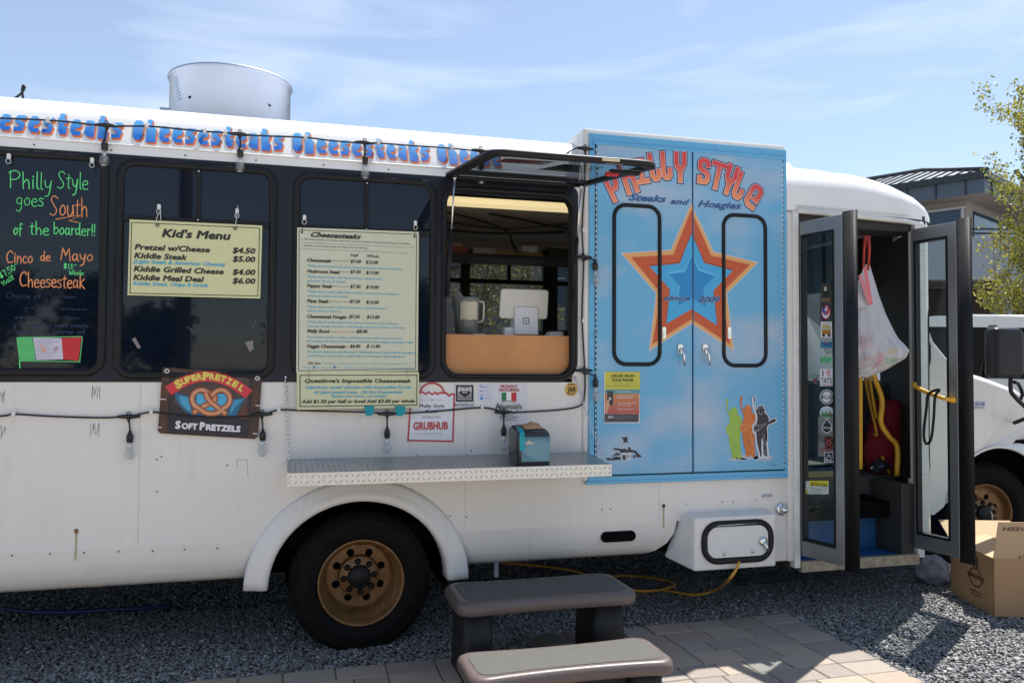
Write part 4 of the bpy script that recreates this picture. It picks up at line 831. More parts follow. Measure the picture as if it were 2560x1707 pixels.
# stickers on the rear leaf's glass: flat prints in leaf-local coordinates
def leaf_px(x, y):   # pixel onto the leaf plane -> local (u,z)
    r = ray(x, y); n_ = xf1.to_3x3() @ Vector((0, 1, 0)); p0 = xf1 @ Vector((0, -.0045, 0)); t = (p0 - CAM).dot(n_) / r.dot(n_); q = xf1.inverted() @ (CAM + r * t); return q.x, q.z
def leaf_part(nm, mb, lab=None):
    mb.v = [tuple(xf1 @ Vector((v[0], v[1], v[2]))) for v in mb.v]; return part(nm, mb, INK, L1, label=lab)
def sq(mb, x0, y0, x1, y1, c, lay=0):
    a = [leaf_px(x0, y0), leaf_px(x1, y0 + 0), leaf_px(x1, y1), leaf_px(x0, y1)]; mb.face([(p[0], -.005 - lay * .0005, p[1]) for p in a], 0, False, c)
def el(mb, cx, cy, rx, ry, c, lay=0, n=24):
    mb.face([(lambda p: (p[0], -.005 - lay * .0005, p[1]))(leaf_px(cx + rx * math.cos(a), cy + ry * math.sin(a))) for a in [2 * PI * k / n for k in range(n)]], 0, False, c)
def pl(mb, pts, c, lay=0, w=None):
    q = [leaf_px(*p) for p in pts]
    if w: ribbon(mb, q, w, c, -.005 - lay * .0005)
    else: flc(mb, q, c, -.005 - lay * .0005)
def ltx(mb, s, x0, y, x1, h, c, lay=1, bold=.02, shear=0):
    a = leaf_px(x0, y); b = leaf_px(x1, y); t = leaf_px(x0, y - h); V, Fc = glyphs(s, shear, bold, 1); m0, m1 = min(v[0] for v in V), max(v[0] for v in V); hh = (t[1] - a[1]) / CAP
    mb.mesh([(a[0] + (b[0] - a[0]) * (v[0] - m0) / (m1 - m0), -.005 - lay * .0005, a[1] + v[1] * hh) for v in V], Fc, 0, False, c)
Wt = S((225, 225, 228)); Kb = S((22, 22, 26))
mb = MB(); sq(mb, 2053, 708, 2077, 755, S((58, 56, 36))); el(mb, 2064, 724, 7, 11, S((28, 28, 26)), 1); el(mb, 2064, 722, 3.5, 6, S((190, 190, 165)), 2); pl(mb, [(2058, 748), (2060, 730), (2069, 730), (2071, 748)], S((30, 30, 28)), 3); sq(mb, 2054, 745, 2076, 754, S((120, 90, 50)), 4); leaf_part('sticker', mb, 'olive rectangular sticker with lamp, topmost')
mb = MB(); el(mb, 2065, 781, 12, 19, S((150, 25, 40))); el(mb, 2065, 780, 9.5, 16, Wt, 1); el(mb, 2065, 776, 8.5, 12, S((190, 35, 45)), 2)
pl(mb, [(2065, 764), (2057, 770), (2057, 781), (2065, 788)], S((35, 60, 140)), 3); pl(mb, [(2067, 766), (2061, 776), (2066, 776), (2062, 786), (2070, 773), (2066, 773), (2071, 766)], Wt, 4); leaf_part('sticker', mb, 'oval red, white and blue skull and lightning sticker')
mb = MB(); sq(mb, 2052, 804, 2080, 844, Wt); sq(mb, 2055, 817, 2077, 836, S((205, 150, 50)), 1); sq(mb, 2056, 813, 2075, 818, S((215, 165, 70)), 2)
for k in range(4): sq(mb, 2057 + k * 4.7, 818, 2060.5 + k * 4.7, 824, S((160, 195, 175)), 3)
for yy in (828, 831): sq(mb, 2055, yy, 2077, yy + 1.2, Kb, 3)
el(mb, 2060, 838, 3.5, 4, Kb, 4); el(mb, 2073, 838, 3.5, 4, Kb, 4); ltx(mb, 'YELLOW BUS', 2056, 811, 2076, 3, S((60, 60, 90)), 2); leaf_part('sticker', mb, 'white square sticker of a yellow school bus')
mb = MB(); sq(mb, 2051, 855, 2080, 870, S((25, 60, 110))); sq(mb, 2051, 865, 2079, 868, S((70, 160, 200)), 1); ltx(mb, 'EAST STYLE', 2053, 863, 2078, 6, S((80, 170, 205)), 2); sq(mb, 2063, 855, 2067, 860, S((170, 40, 60)), 3); leaf_part('sticker', mb, 'narrow blue lettered sticker')
mb = MB(); cgr = S((40, 175, 95)); ltx(mb, 'phish', 2051, 905, 2080, 15, cgr, 1, .035, .25)
for k in range(7): pl(mb, [(2053 + k * 3.6, 889 + (k % 3) * 2), (2052 + k * 3.7, 910 - (k % 2) * 3)], cgr, 2, .003)
leaf_part('sticker', mb, 'bright green script sticker')
mb = MB(); sq(mb, 2050, 922, 2083, 965, Wt); ltx(mb, 'I', 2056, 940, 2059, 15, Kb, 1, .03); ltx(mb, "TAT'S", 2053, 957, 2080, 13, Kb, 1, .02); ltx(mb, 'TATSROLL.COM', 2052, 963.5, 2081, 4, S((170, 50, 60)), 1)
for q in ([(2065, 925), (2067, 934), (2069, 940)], [(2072, 923), (2069, 931), (2066, 936)], [(2073, 925), (2071, 940)], [(2078, 926), (2074, 927), (2074, 939), (2078, 939)], [(2074, 932), (2077, 932)]): pl(mb, q, S((205, 110, 115)), 2, .0035)
leaf_part('sticker', mb, "white square I love TAT'S sticker")
mb = MB(); sq(mb, 2034, 938, 2044, 960, S((70, 90, 95))); sq(mb, 2035, 948, 2043, 956, S((140, 60, 50)), 1); sq(mb, 2036, 940, 2042, 944, S((150, 170, 160)), 1); leaf_part('sticker', mb, 'tiny torn teal and red sticker')
mb = MB(); el(mb, 2067, 992, 17.5, 18.5, Wt); el(mb, 2067, 992, 15.8, 17, Kb, 1); el(mb, 2067, 992, 12, 13.5, Wt, 2); ltx(mb, 'ELIS', 2056, 996, 2079, 9, Kb, 3, .02)
for k in range(24):
    a = 2 * PI * k / 24; sq(mb, 2067 + 13.8 * math.cos(a) - .7, 992 + 15.2 * math.sin(a) - .9, 2067 + 13.8 * math.cos(a) + .7, 992 + 15.2 * math.sin(a) + .9, Wt, 3)
leaf_part('sticker', mb, 'round black and white ELIS sticker')
mb = MB(); el(mb, 2067, 1031, 17.5, 16, Wt); el(mb, 2067, 1031, 16, 14.2, S((190, 205, 215)), 1)
for k in range(9): pl(mb, [(2053 + k * 3.2, 1041), (2055.2 + k * 3.2, 1022 + (k % 3) * 4), (2057.5 + k * 3.2, 1041)], S((45, 110, 60)), 2 + k % 2)
sq(mb, 2056, 1038, 2077, 1043, S((70, 130, 80)), 4); el(mb, 2076, 1034, 3, 4, S((150, 80, 55)), 5); leaf_part('sticker', mb, 'round white sticker with green pine trees')
mb = MB(); sq(mb, 2046, 1040, 2084, 1140, S((120, 122, 118))); ltx(mb, 'SNOBO', 2046, 1104, 2084, 19, S((50, 46, 46)), 1, .01); ltx(mb, 'ON MIC', 2048, 1132, 2084, 15, S((150, 45, 50)), 1, .01); pl(mb, [(2046, 1090), (2056, 1074), (2066, 1082), (2074, 1070), (2084, 1086)], S((70, 60, 60)), 2, .003); leaf_part('sticker', mb, 'large grey poster partly hidden behind other stickers')
mb = MB(); hx_ = [(2068, 1046), (2074, 1054), (2081, 1062), (2080, 1076), (2074, 1080), (2068, 1084), (2062, 1080), (2056, 1076), (2056, 1062), (2062, 1054)]; pl(mb, hx_, Wt, 3); pl(mb, [((x - 2068) * .86 + 2068, (y - 1065) * .88 + 1065) for x, y in hx_], Kb, 4); ltx(mb, 'ON TAP', 2058, 1071, 2079, 6, Wt, 5); pl(mb, [(2058, 1064), (2063, 1056), (2067, 1060), (2071, 1054), (2078, 1064)], S((120, 120, 125)), 5, .002); leaf_part('sticker', mb, 'black mountain shaped ON TAP sticker')
mb = MB(); sq(mb, 2063, 1091, 2083, 1122, S((35, 20, 24)), 5); el(mb, 2073, 1106, 7, 8, S((170, 80, 60)), 6, 8); el(mb, 2073, 1106, 4, 4.5, S((60, 45, 45)), 7)
for a, b in ((2066, 1095), (2080, 1095), (2066, 1117), (2080, 1117)): el(mb, a, b, 3, 3, S((150, 30, 35)), 6, 8)
leaf_part('sticker', mb, 'small dark sticker with red cross motif')
mb = MB(); og = [(2062, 1128), (2068, 1131), (2084, 1129), (2085, 1152), (2084, 1156), (2061, 1155), (2062, 1142)]; pl(mb, og, Wt, 5); pl(mb, [((x - 2073) * .88 + 2073, (y - 1142) * .88 + 1142) for x, y in og], S((22, 34, 60)), 6); ltx(mb, 'Bachelor', 2064, 1151, 2082, 6, Wt, 7, .01); pl(mb, [(2067, 1146), (2072, 1136), (2074, 1141), (2076, 1137), (2080, 1146)], Wt, 7, .0035); leaf_part('sticker', mb, 'dark blue state outline sticker')
mb = MB(); sq(mb, 2014, 1202, 2023, 1234, S((195, 205, 200))); pl(mb, [(2014, 1228), (2018, 1222), (2022, 1232), (2014, 1233)], S((190, 185, 60)), 1); sq(mb, 2023, 1201, 2072, 1235, S((190, 200, 196))); sq(mb, 2024, 1201, 2071, 1215, S((205, 195, 40)), 1); ltx(mb, 'CAUTION', 2036, 1212.5, 2068, 8, S((50, 45, 20)), 2); pl(mb, [(2028, 1213), (2031.5, 1204), (2035, 1213)], S((50, 45, 20)), 2); ltx(mb, 'Trip Hazard.', 2027, 1222, 2055, 5, S((80, 90, 90)), 2, 0)
for k in range(2): ltx(mb, 'Watch your step entering', 2029, 1227.5 + k * 5, 2052 + k * 10, 3, S((120, 130, 128)), 2, 0)
leaf_part('sticker', mb, 'white and yellow CAUTION Trip Hazard label')

# interior grab rails
def rail(pts, r, lab=None):
    mb = MB(); mb.tube(sm_path(pts, 5), r, 10); return tp('grab_rail', mb, YEL, label=lab)
rail([W(2150, 790, .22), W(2150, 940, .22), W(2150, 1172, .22)], .0165, 'straight upright yellow pole')
rail([W(2160, 850, .2), W(2185, 940, .2), W(2205, 1000, .2), W(2202, 1055, .2), W(2222, 1090, .2), W(2243, 1118, .2), W(2242, 1190, .2)], .017, 'yellow pole with two bends')
rail([W(2135, 672, .5), W(2134, 700, .5), W(2146, 735, .5), W(2162, 935, .4), W(2190, 1075, .4), W(2187, 1085, .4)], .010, 'thin bent yellow rod')
rail([W(2172, 935, .35), W(2190, 1045, .35)], .011); rail([W(2205, 1140, .35), W(2224, 1185, .35)], .009)
rail([(2.98, .30, 1.34), (3.08, .32, 1.34), (3.12, .36, 1.31), (3.4, .62, 1.26)], .018, 'yellow handrail behind the sticker glass')
# things inside the doorway
mb = MB(); L = []
jx = [(2180, 2230), (2172, 2262), (2178, 2266), (2184, 2262), (2196, 2256), (2200, 2250)]; jy = [1190, 1130, 1090, 1060, 1020, 1005]
for (a, b), y_ in zip(jx, jy):
    p0, p1 = W(a, y_, .42), W(b, y_, .42); cxx, rx = (p0.x + p1.x) / 2, (p1.x - p0.x) / 2; L.append([(cxx + rx * math.cos(t) * (1 + .12 * math.sin(5 * t + y_)), .45 + .09 * math.sin(t), p0.z + .02 * math.sin(3 * t)) for t in [2 * PI * k / 16 for k in range(16)]])
mb.loft(L, 0, True, cap1=True); o = part('jacket', mb, REDC); top(o, 'dark red jacket heaped inside the truck doorway', 'jacket')
mb = MB(); c_ = W(2185, 1150, .65); mb.lathe([(.0, .17), (.02, .165), (.055, .13), (.06, .11), (.06, -.13), (.0, -.13)], (c_.x, .8, c_.z), 'z', 20); fe = part('cylinder', mb, mat('red_extinguisher', (.32, .01, .012), .3)); 
fe.name = 'fire_extinguisher'; top(fe, 'red fire extinguisher standing behind the yellow poles', 'fire extinguisher')
mb = MB(); L = []; R5 = random.Random(5)
for i in range(7):
    r = [.001, .03, .045, .05, .045, .03, .01][i]; L.append([(3.82 + (r + R5.uniform(-.012, .012)) * math.cos(t) * 1.3, .35 + (r + R5.uniform(-.01, .01)) * math.sin(t), .74 + i * .016) for t in [2 * PI * k / 12 for k in range(12)]])
mb.loft(L, 0, False); o = part('plastic_wrap', mb, mat('shiny_black_plastic', (.05, .06, .08), .1, metal=.3)); top(o, 'crumpled shiny plastic at the foot of the bent pole', 'wrapper')

# hanging bin bag with red strap
bag = thing('bin_bag', 'white translucent rubbish bag with pink drawstring hanging in the doorway', 'bag', (3.45, 0, 1.4))
def fabric(name, c, tr):
    m = bpy.data.materials.new(name); m.use_nodes = True; t = m.node_tree; b = t.nodes['Principled BSDF']; b.inputs['Base Color'].default_value = c + (1,); b.inputs['Roughness'].default_value = .42
    tl = N(t, 'ShaderNodeBsdfTranslucent'); tl.inputs[0].default_value = c + (1,); mi = N(t, 'ShaderNodeMixShader'); mi.inputs[0].default_value = tr; o = t.nodes['Material Output']
    t.links.new(b.outputs[0], mi.inputs[1]); t.links.new(tl.outputs[0], mi.inputs[2]); t.links.new(mi.outputs[0], o.inputs[0])
    n = N(t, 'ShaderNodeTexNoise'); n.inputs['Scale'].default_value = 14; g = N(t, 'ShaderNodeTexCoord'); mpn = N(t, 'ShaderNodeMapping'); mpn.inputs['Scale'].default_value = (2.5, 2.5, .5); t.links.new(g.outputs['Object'], mpn.inputs[0]); t.links.new(mpn.outputs[0], n.inputs[0])
    u = N(t, 'ShaderNodeBump'); u.inputs['Strength'].default_value = .5; u.inputs['Distance'].default_value = .02; t.links.new(n.outputs[0], u.inputs['Height']); t.links.new(u.outputs[0], b.inputs['Normal']); return m
BAG = fabric('white_bag_plastic', (.72, .72, .76), .25)
prof = [(662, 2164, 2174), (690, 2154, 2182), (740, 2136, 2196), (790, 2120, 2212), (850, 2112, 2240), (874, 2110, 2264), (892, 2110, 2258), (910, 2112, 2232), (928, 2116, 2200), (942, 2124, 2166)]
bagm = bpy.data.materials['white_bag_plastic']; bt_ = bagm.node_tree; va_ = N(bt_, 'ShaderNodeVertexColor', layer_name='Col'); bt_.links.new(va_.outputs[0], bt_.nodes['Principled BSDF'].inputs['Base Color'])
for n_ in bt_.nodes:
    if n_.type == 'BSDF_TRANSLUCENT': bt_.links.new(va_.outputs[0], n_.inputs[0])
def lerpprof(t):
    f = t * (len(prof) - 1); i = min(len(prof) - 2, int(f)); u = f - i; return tuple(prof[i][k] + (prof[i + 1][k] - prof[i][k]) * u for k in range(3))
L = []; VC = []; R6 = random.Random(6); NR = 44; NS = 96
blobs = [(2138, 855, 14, 20, (215, 168, 160)), (2166, 902, 10, 20, (200, 92, 118)), (2198, 902, 20, 10, (120, 180, 138)), (2140, 900, 14, 16, (190, 160, 165)), (2196, 878, 14, 9, (205, 180, 130)), (2128, 925, 14, 10, (150, 150, 160)), (2180, 925, 12, 8, (205, 205, 215))]
for i in range(NR):
    y_, a, b = lerpprof(i / (NR - 1)); p0, p1 = W(a, y_, -.03), W(b, y_, -.03); cx_, rx = (p0.x + p1.x) / 2, (p1.x - p0.x) / 2; ry = rx * (.35 + .25 * min(1, i / 20)); l = []; dep = math.sin(PI * min(1, i / NR * 1.05)) 
    for k in range(NS):
        t = 2 * PI * k / NS; cr_ = abs(math.sin(8 * t + .5 + .35 * math.sin(i * .16))) ** .45; c2_ = abs(math.sin(19 * t + 1.1 + i * .03)) ** .5; f = 1 - (.20 * (1 - cr_) + .10 * (1 - c2_)) * (.35 + .65 * dep) + .03 * math.sin(i * .9 + t * 5)
        x = cx_ + rx * math.cos(t) * (1 + .02 * math.sin(7 * t)); z = p0.z + (p1.z - p0.z) * (.5 + .5 * math.cos(t)) + .004 * math.sin(11 * t + i)
        l.append((x, -.03 + ry * math.sin(t) * f, z)); col3 = [.70, .70, .745]; pxx = a + (b - a) * (.5 + .5 * math.cos(t))
        for bx_, by_, wx_, wy_, bc_ in blobs:
            g_ = math.exp(-(((pxx - bx_) / wx_) ** 4 + ((y_ - by_) / wy_) ** 4)) * .62 * (.6 + .4 * math.sin(pxx * 1.9 + y_ * .7) ** 2); bl = S(bc_); col3 = [col3[q] * (1 - g_) + bl[q] * g_ for q in range(3)]
        VC.append(tuple(col3) + (1,))
    L.append(l)
mb = MB(); mb.loft(L, 0, True, c=VC); part('bag_body', mb, BAG, bag, weld=True)
mb = MB(); V = [W(2160, 668, -.09), W(2146, 700, -.10), W(2112, 770, -.12), W(2112, 775, -.125), W(2122, 776, -.13), W(2180, 762, -.125), W(2180, 758, -.12), W(2172, 700, -.1)]
mb.mesh(V, [tuple(t) for t in tessellate_polygon([[Vector((v.x, v.z, 0)) for v in V]])], 0, False, (.74, .74, .77, 1)); part('folded_flap', mb, BAG, bag)
mb = MB(); PK = S((214, 110, 118))
flc(mb, px([(2158, 672), (2166, 664), (2182, 760), (2172, 764)], -.14), PK, -.14); flc(mb, px([(2146, 690), (2152, 684), (2177, 752), (2170, 760)], -.143), S((206, 120, 128)), -.143); part('drawstring', mb, INK, bag)
mb = MB(); 
for (x0, y0, x1, y1, c_) in ((2127, 832, 2150, 876, S((215, 175, 170))), (2154, 880, 2176, 920, S((205, 110, 130))), (2180, 890, 2216, 912, S((140, 185, 150))), (2130, 880, 2152, 915, S((200, 185, 180))), (2184, 868, 2210, 888, S((205, 190, 150)))):
    ribbon(mb, px([(x0 + (x1 - x0) * .5, y0), (x0 + (x1 - x0) * .55, (y0 + y1) / 2), (x0 + (x1 - x0) * .5, y1)], -.1), (x1 - x0) / 470, c_, -.0)
mb.v = [(v[0], -.162 - .05 * math.exp(-((v[0] - 3.45) / .1) ** 2), v[2]) for v in mb.v]
mb2 = MB(); mb2.tube([W(2164, 590, -.02), W(2160, 625, -.02), W(2158, 680, -.04)], [.012, .008, .006], 8); mb2.tube([W(2170, 590, -.02), W(2173, 625, -.02), W(2170, 675, -.04)], [.013, .010, .008], 8); part('hanging_strap', mb2, mat('orange_red_strap', (.42, .035, .02), .5), bag)

# ================================================================== KITCHEN INTERIOR seen through the serving window
mb = MB(); mb.box(.80, 1.56, .032, .062, 1.37, 1.607); tp('counter_front', mb, WOODP, label='orange plywood counter front')
mb = MB(); mb.box(.70, 1.62, .062, .55, 1.585, 1.603); tp('counter_top', mb, WOODP)
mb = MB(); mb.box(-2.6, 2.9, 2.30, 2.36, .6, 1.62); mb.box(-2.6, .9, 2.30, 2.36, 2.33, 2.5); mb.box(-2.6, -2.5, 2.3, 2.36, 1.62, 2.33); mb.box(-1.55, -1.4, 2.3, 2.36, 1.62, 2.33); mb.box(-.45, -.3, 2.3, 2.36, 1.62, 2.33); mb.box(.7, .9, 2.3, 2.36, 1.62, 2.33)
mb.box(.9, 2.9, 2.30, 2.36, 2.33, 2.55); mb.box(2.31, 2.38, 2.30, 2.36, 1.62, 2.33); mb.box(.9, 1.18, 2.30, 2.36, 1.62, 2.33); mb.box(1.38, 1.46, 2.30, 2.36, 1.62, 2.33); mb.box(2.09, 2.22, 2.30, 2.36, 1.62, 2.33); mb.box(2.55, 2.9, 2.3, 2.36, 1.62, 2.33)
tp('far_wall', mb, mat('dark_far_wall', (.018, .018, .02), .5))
for x0, x1 in ((-2.5, -1.55), (-1.4, -.45), (-.3, .7), (1.18, 1.38), (1.46, 2.09), (2.22, 2.31), (2.38, 2.55)):
    mb = MB(); mb.box(x0, x1, 2.325, 2.332, 1.60, 2.34); wn = tp('far_window', mb, TINTGL)
    mb = MB(); mb.box(x0, x1, 2.305, 2.345, 2.125, 2.16); part('crossbar', mb, RUB, wn)
    if 1 < x0 and x1 - x0 > .5: mb = MB(); mb.box(1.78, 1.81, 2.305, 2.345, 2.16, 2.33); part('mullion', mb, RUB, wn)
# overhead lamp strip (lit) along the ceiling edge
mb = MB(); mb.box(.55, 1.9, .42, .55, 2.395, 2.43); lp_ = tp('ceiling_light', mb, CREAM, label='pale yellow light strip above the counter', bev=.006)
mb = MB(); mb.box(.4, 2.5, .65, 2.25, 2.46, 2.48); mb.mesh([(.4, 2.25, 2.46), (2.8, 2.25, 2.46), (2.8, 2.3, 2.30), (.4, 2.3, 2.30)], [(0, 1, 2, 3)]); tp('ceiling', mb, TAN)
# overhead shelf with goods
mb = MB(); mb.box(.9, 2.5, 1.55, 1.95, 2.235, 2.262); tp('overhead_shelf', mb, mat('shelf_board', (.06, .05, .045), .6), bev=.003)
KC = mat('black_cable', (.015, .015, .015), .5)
for i, pts in enumerate(([(.7, 1.2, 2.45), (1.1, 1.3, 2.43), (1.5, 1.25, 2.40), (1.9, 1.1, 2.43), (2.3, 1.2, 2.44)], [(.8, .9, 2.45), (1.2, 1.0, 2.41), (1.5, 1.3, 2.39), (1.6, 1.5, 2.33), (1.68, 1.6, 2.28)], [(1.3, 1.0, 2.45), (1.7, 1.1, 2.42), (2.1, 1.4, 2.42), (2.2, 1.7, 2.36), (2.2, 1.75, 2.27)], [(.8, 1.5, 2.44), (1.4, 1.6, 2.42), (2.0, 1.5, 2.44)])):
    mb = MB(); mb.tube(sm_path(pts, 6), .008, 6); tp('cable', mb, KC)
def simple(name, mb, m, label, cat, bev=0, group=None):
    o = part(name, mb, m, bev=bev); return top(o, label, cat, group)
for nm, x0, x1, h, c_, lab, cat in (('packet', 1.02, 1.28, .05, (.35, .10, .07), 'red and pale food packets at the left end of the overhead shelf', 'packet'), ('tray', 1.32, 1.50, .045, (.5, .5, .48), 'white plastic tray on the overhead shelf beside the packets', 'tray'), ('wooden_board', 1.48, 1.86, .03, (.38, .26, .12), 'tan wooden boards lying in the middle of the overhead shelf', 'board'), ('storage_box', 1.90, 2.16, .07, (.05, .045, .04), 'dark brown box at the right end of the overhead shelf', 'box'), ('paper_stack', 1.70, 1.82, .045, (.75, .75, .75), 'small white paper stack on top of the wooden boards', 'paper')):
    zb_ = 2.263 if nm != 'paper_stack' else 2.2935
    mb = MB(); mb.box(x0, x1, 1.58, 1.85, zb_, zb_ + h); 
    if nm == 'packet': mb.box(x0 + .02, x1 - .03, 1.60, 1.83, zb_ + h, zb_ + h + .02, 1)
    if nm == 'wooden_board': mb.box(x0 - .06, x1 - .1, 1.6, 1.8, zb_ + h - .001, zb_ + h + .012)
    simple(nm, mb, [mat(nm + '_material', c_, .6, var=.2, vscale=20), mat(nm + '_top', (.5, .45, .35), .6)], lab, cat, bev=.004)
# kitchen back counter and dark equipment
mb = MB(); mb.box(.6, 2.6, 1.6, 2.25, .66, 1.45); mb.box(1.9, 2.5, 1.7, 2.2, 1.45, 1.72); mb.box(.8, 1.3, 1.8, 2.2, 1.45, 1.66); tp('kitchen_bench', mb, GREYD, bev=.01)
# till: tablet on a stand
till = thing('tablet_till', 'white tablet register on a stand with square logo, facing inwards', 'register', (1.33, .25, 1.603))
Q = [W(1254, 722, .2), W(1374, 723, .2), W(1363, 797, .25), W(1246, 798, .25)]
mb = MB(); ctr = sum(Q, Vector()) / 4; ax = (Q[1] - Q[0]).normalized(); wv = (Q[1] - Q[0]).length; hv = (Q[0] - Q[3]); upv = (Vector((0, .055, 1))).normalized(); H = abs(hv.z); nn = ax.cross(upv)
ax = Vector((1, 0, 0)); sh_ = .012
L = []
for t, s_ in ((-.008, .0), (-.010, .006), (.0, 0), (.010, .0)):
    L.append([ctr + ax * (p[0] + sh_ * p[1] / H) + upv * p[1] + Vector((0, 1, 0)) * t for p in rr(-wv / 2 + s_, wv / 2 - s_, -H / 2 + s_, H / 2 - s_, .018)])
mb.loft(L[1:2] + L[0:1] + L[2:], 0, True, cap0=True, cap1=True); part('tablet', mb, IVORY, till)
mb = MB(); a, b, c_, d_ = W(1287, 766, .20), W(1345, 768, .20), W(1346, 837, .17), W(1287, 836, .17)
mb.mesh([a, b, c_, d_, a + Vector((0, .06, 0)), b + Vector((0, .06, 0)), c_ + Vector((0, .13, 0)), d_ + Vector((0, .13, 0))], [(0, 1, 2, 3), (0, 4, 5, 1), (1, 5, 6, 2), (0, 3, 7, 4), (4, 7, 6, 5), (3, 2, 6, 7)]); part('stand', mb, STAINL, till, bev=.004)
mb = MB(); lg = W(1316, 802, .176); gy = S((112, 116, 124))
def yl(z): return a.y + (d_.y - a.y) * (a.z - z) / (a.z - d_.z) - .0015
for r0, r1 in ((.019, .012),):
    q = rr(lg.x - .0165, lg.x + .0165, lg.z - .0165, lg.z + .0165, .004, 3); ribbon(mb, q, .0055, gy, 0, True, yf=yl)
q = rr(lg.x - .0045, lg.x + .0045, lg.z - .0045, lg.z + .0045, .001, 1); mb.face([(x, yl(z), z) for x, z in q], 0, False, gy); part('logo', mb, INK, till)
mb = MB(); p = W(1268, 827, .22); mb.box(p.x - .02, p.x + .06, .2, .26, 1.603, p.z + .02); simple('receipt_printer', mb, STAINL, 'low white block beside the till stand', 'card reader', .004)
mb = MB(); p0, p1 = W(1362, 832, .24), W(1403, 825, .24); mb.mesh([(p0.x, .2, 1.603), (p1.x, .2, 1.603), (p1.x, .2, 1.638), (p0.x + .03, .2, 1.636), (p0.x, .30, 1.603), (p1.x, .30, 1.603), (p1.x, .28, 1.644), (p0.x + .03, .28, 1.642)], [(0, 1, 2, 3), (4, 7, 6, 5), (0, 3, 7, 4), (1, 5, 6, 2), (3, 2, 6, 7), (0, 4, 5, 1)]); simple('card_reader', mb, STAINL, 'small white wedge shaped card reader right of the till', 'card reader', .004)
# pitcher
jug = thing('plastic_pitcher', 'clear plastic tip pitcher with a paper note stuck on its front', 'pitcher', (.985, .25, 1.603))
pc = (.985, .25)
mb = MB(); mb.lathe([(0, 1.606), (.058, 1.606), (.064, 1.62), (.070, 1.72), (.074, 1.80), (.078, 1.82), (.074, 1.822), (.070, 1.80), (.066, 1.72), (.06, 1.63), (.0, 1.625)], (pc[0], pc[1], 0), 'z', 28)
mb.v = [(x - (.02 * max(0, (z - 1.78) / .04) if x < pc[0] - .05 else 0), y_, z + (.025 * max(0, (z - 1.79) / .03) if x < pc[0] - .04 else 0)) for x, y_, z in mb.v]
part('jug_body', mb, glassmat('pitcher_plastic', (.62, .66, .62), 1.5, .05, haze=.22), jug)
mb = MB(); mb.tube(sm_path([(pc[0] + .07, .25, 1.80), (pc[0] + .095, .25, 1.80), (pc[0] + .10, .25, 1.77), (pc[0] + .095, .25, 1.70), (pc[0] + .065, .25, 1.685)], 5), .005, 8); part('jug_handle', mb, IVORY, jug)
mb = MB(); L = []
for a in [math.radians(-128 + 76 * k / 8) for k in range(9)]: L.append([(pc[0] + .079 * math.cos(a), pc[1] + .079 * math.sin(a), z + .003 * math.sin(a * 9)) for z in (1.695, 1.795)])
mb.loft(L, 0, True, closed=False, c=S((205, 200, 175))); part('paper_note', mb, INK, jug, label='cream paper note with scribbled writing')
mb = MB(); mb.lathe([(0, 1.628), (.058, 1.628), (.06, 1.665), (.04, 1.68), (0, 1.678)], (pc[0], pc[1], 0), 'z', 14); part('banknotes', mb, mat('green_notes', (.16, .19, .12), .8, var=.3, vscale=40), jug)
mb = MB(); p = W(1195, 830, .2); mb.box(p.x - .03, p.x + .03, .16, .24, 1.603, 1.616); simple('phone', mb, STAINL, 'small flat pale device lying beside the pitcher', 'phone', .002)

# ================================================================== ARTWORK ON THE BLUE DOORS
DY = -.0305
def dpx(pts): return px(pts, -.031)
def groovy(ch):
    g = {'P': [[(-.17, -.5), (-.17, .39), (.08, .39), (.17, .30), (.17, .06), (.05, -.10), (-.02, -.10)]],
     'H': [[(-.17, -.5), (-.17, .5)], [(-.17, .10), (.10, .10), (.17, 0), (.17, -.5)]], 'I': [[(0, .39), (0, -.39)], [(-.17, .39), (.12, .39)], [(-.17, -.39), (.20, -.39)]],
     'L': [[(-.13, .5), (-.13, -.27), (-.05, -.39), (.06, -.39), (.13, -.3), (.13, -.12)]], 'Y': [[(-.16, .5), (-.16, .14), (-.07, -.06), (.06, -.06), (.16, .14), (.16, .5)], [(0, -.06), (0, -.5)]],
     'S': [[(.16, .24), (.16, .33), (.08, .40), (-.08, .40), (-.16, .32), (-.16, .12), (-.06, .02), (.07, -.02), (.16, -.12), (.16, -.32), (.08, -.40), (-.16, -.40), (-.16, -.27)]],
     'T': [[(-.24, .39), (.24, .39)], [(0, .39), (0, -.5)]], 'E': [[(.19, -.10), (.02, -.10), (.19, .02), (.19, .30), (.10, .39), (-.08, .39), (-.17, .28), (-.17, -.28), (-.06, -.39), (.17, -.39)]]}
    return g[ch]
def gl_letter(mb, ch, cx, cy, ang, hpx, wscale=1.0, st=.2, cols=None, Y=DY, lay=0):
    c0 = W(cx, cy, -.031); k = (W(cx, cy - hpx / 2, -.031).z - W(cx, cy + hpx / 2, -.031).z); a = math.radians(ang); ca, sa = math.cos(a), math.sin(a)
    def T(p): x, z = p[0] * k * wscale, p[1] * k; return (c0.x + x * ca - z * sa, c0.z + x * sa + z * ca)
    def gr(c0_, c1_):
        def f(p):
            dx, dz = p.x - c0.x, p.y - c0.z; t = (-dx * sa + dz * ca) / k + .5; t = min(1, max(0, (t - .12) / .5)); return tuple(c0_[i] + (c1_[i] - c0_[i]) * t for i in range(3)) + (1,)
        return f
    for n_, (w_, cc) in enumerate(cols):
        for j, stv in enumerate(groovy(ch)):
            ribbon(mb, [T(p) for p in stv], (st + w_) * k, cc if not callable(cc) else None, Y - lay - n_ * .0008 - j * .0001, grad=gr(*cc()) if callable(cc) else None)
RO = lambda: (S((238, 150, 100)), S((214, 64, 66)))
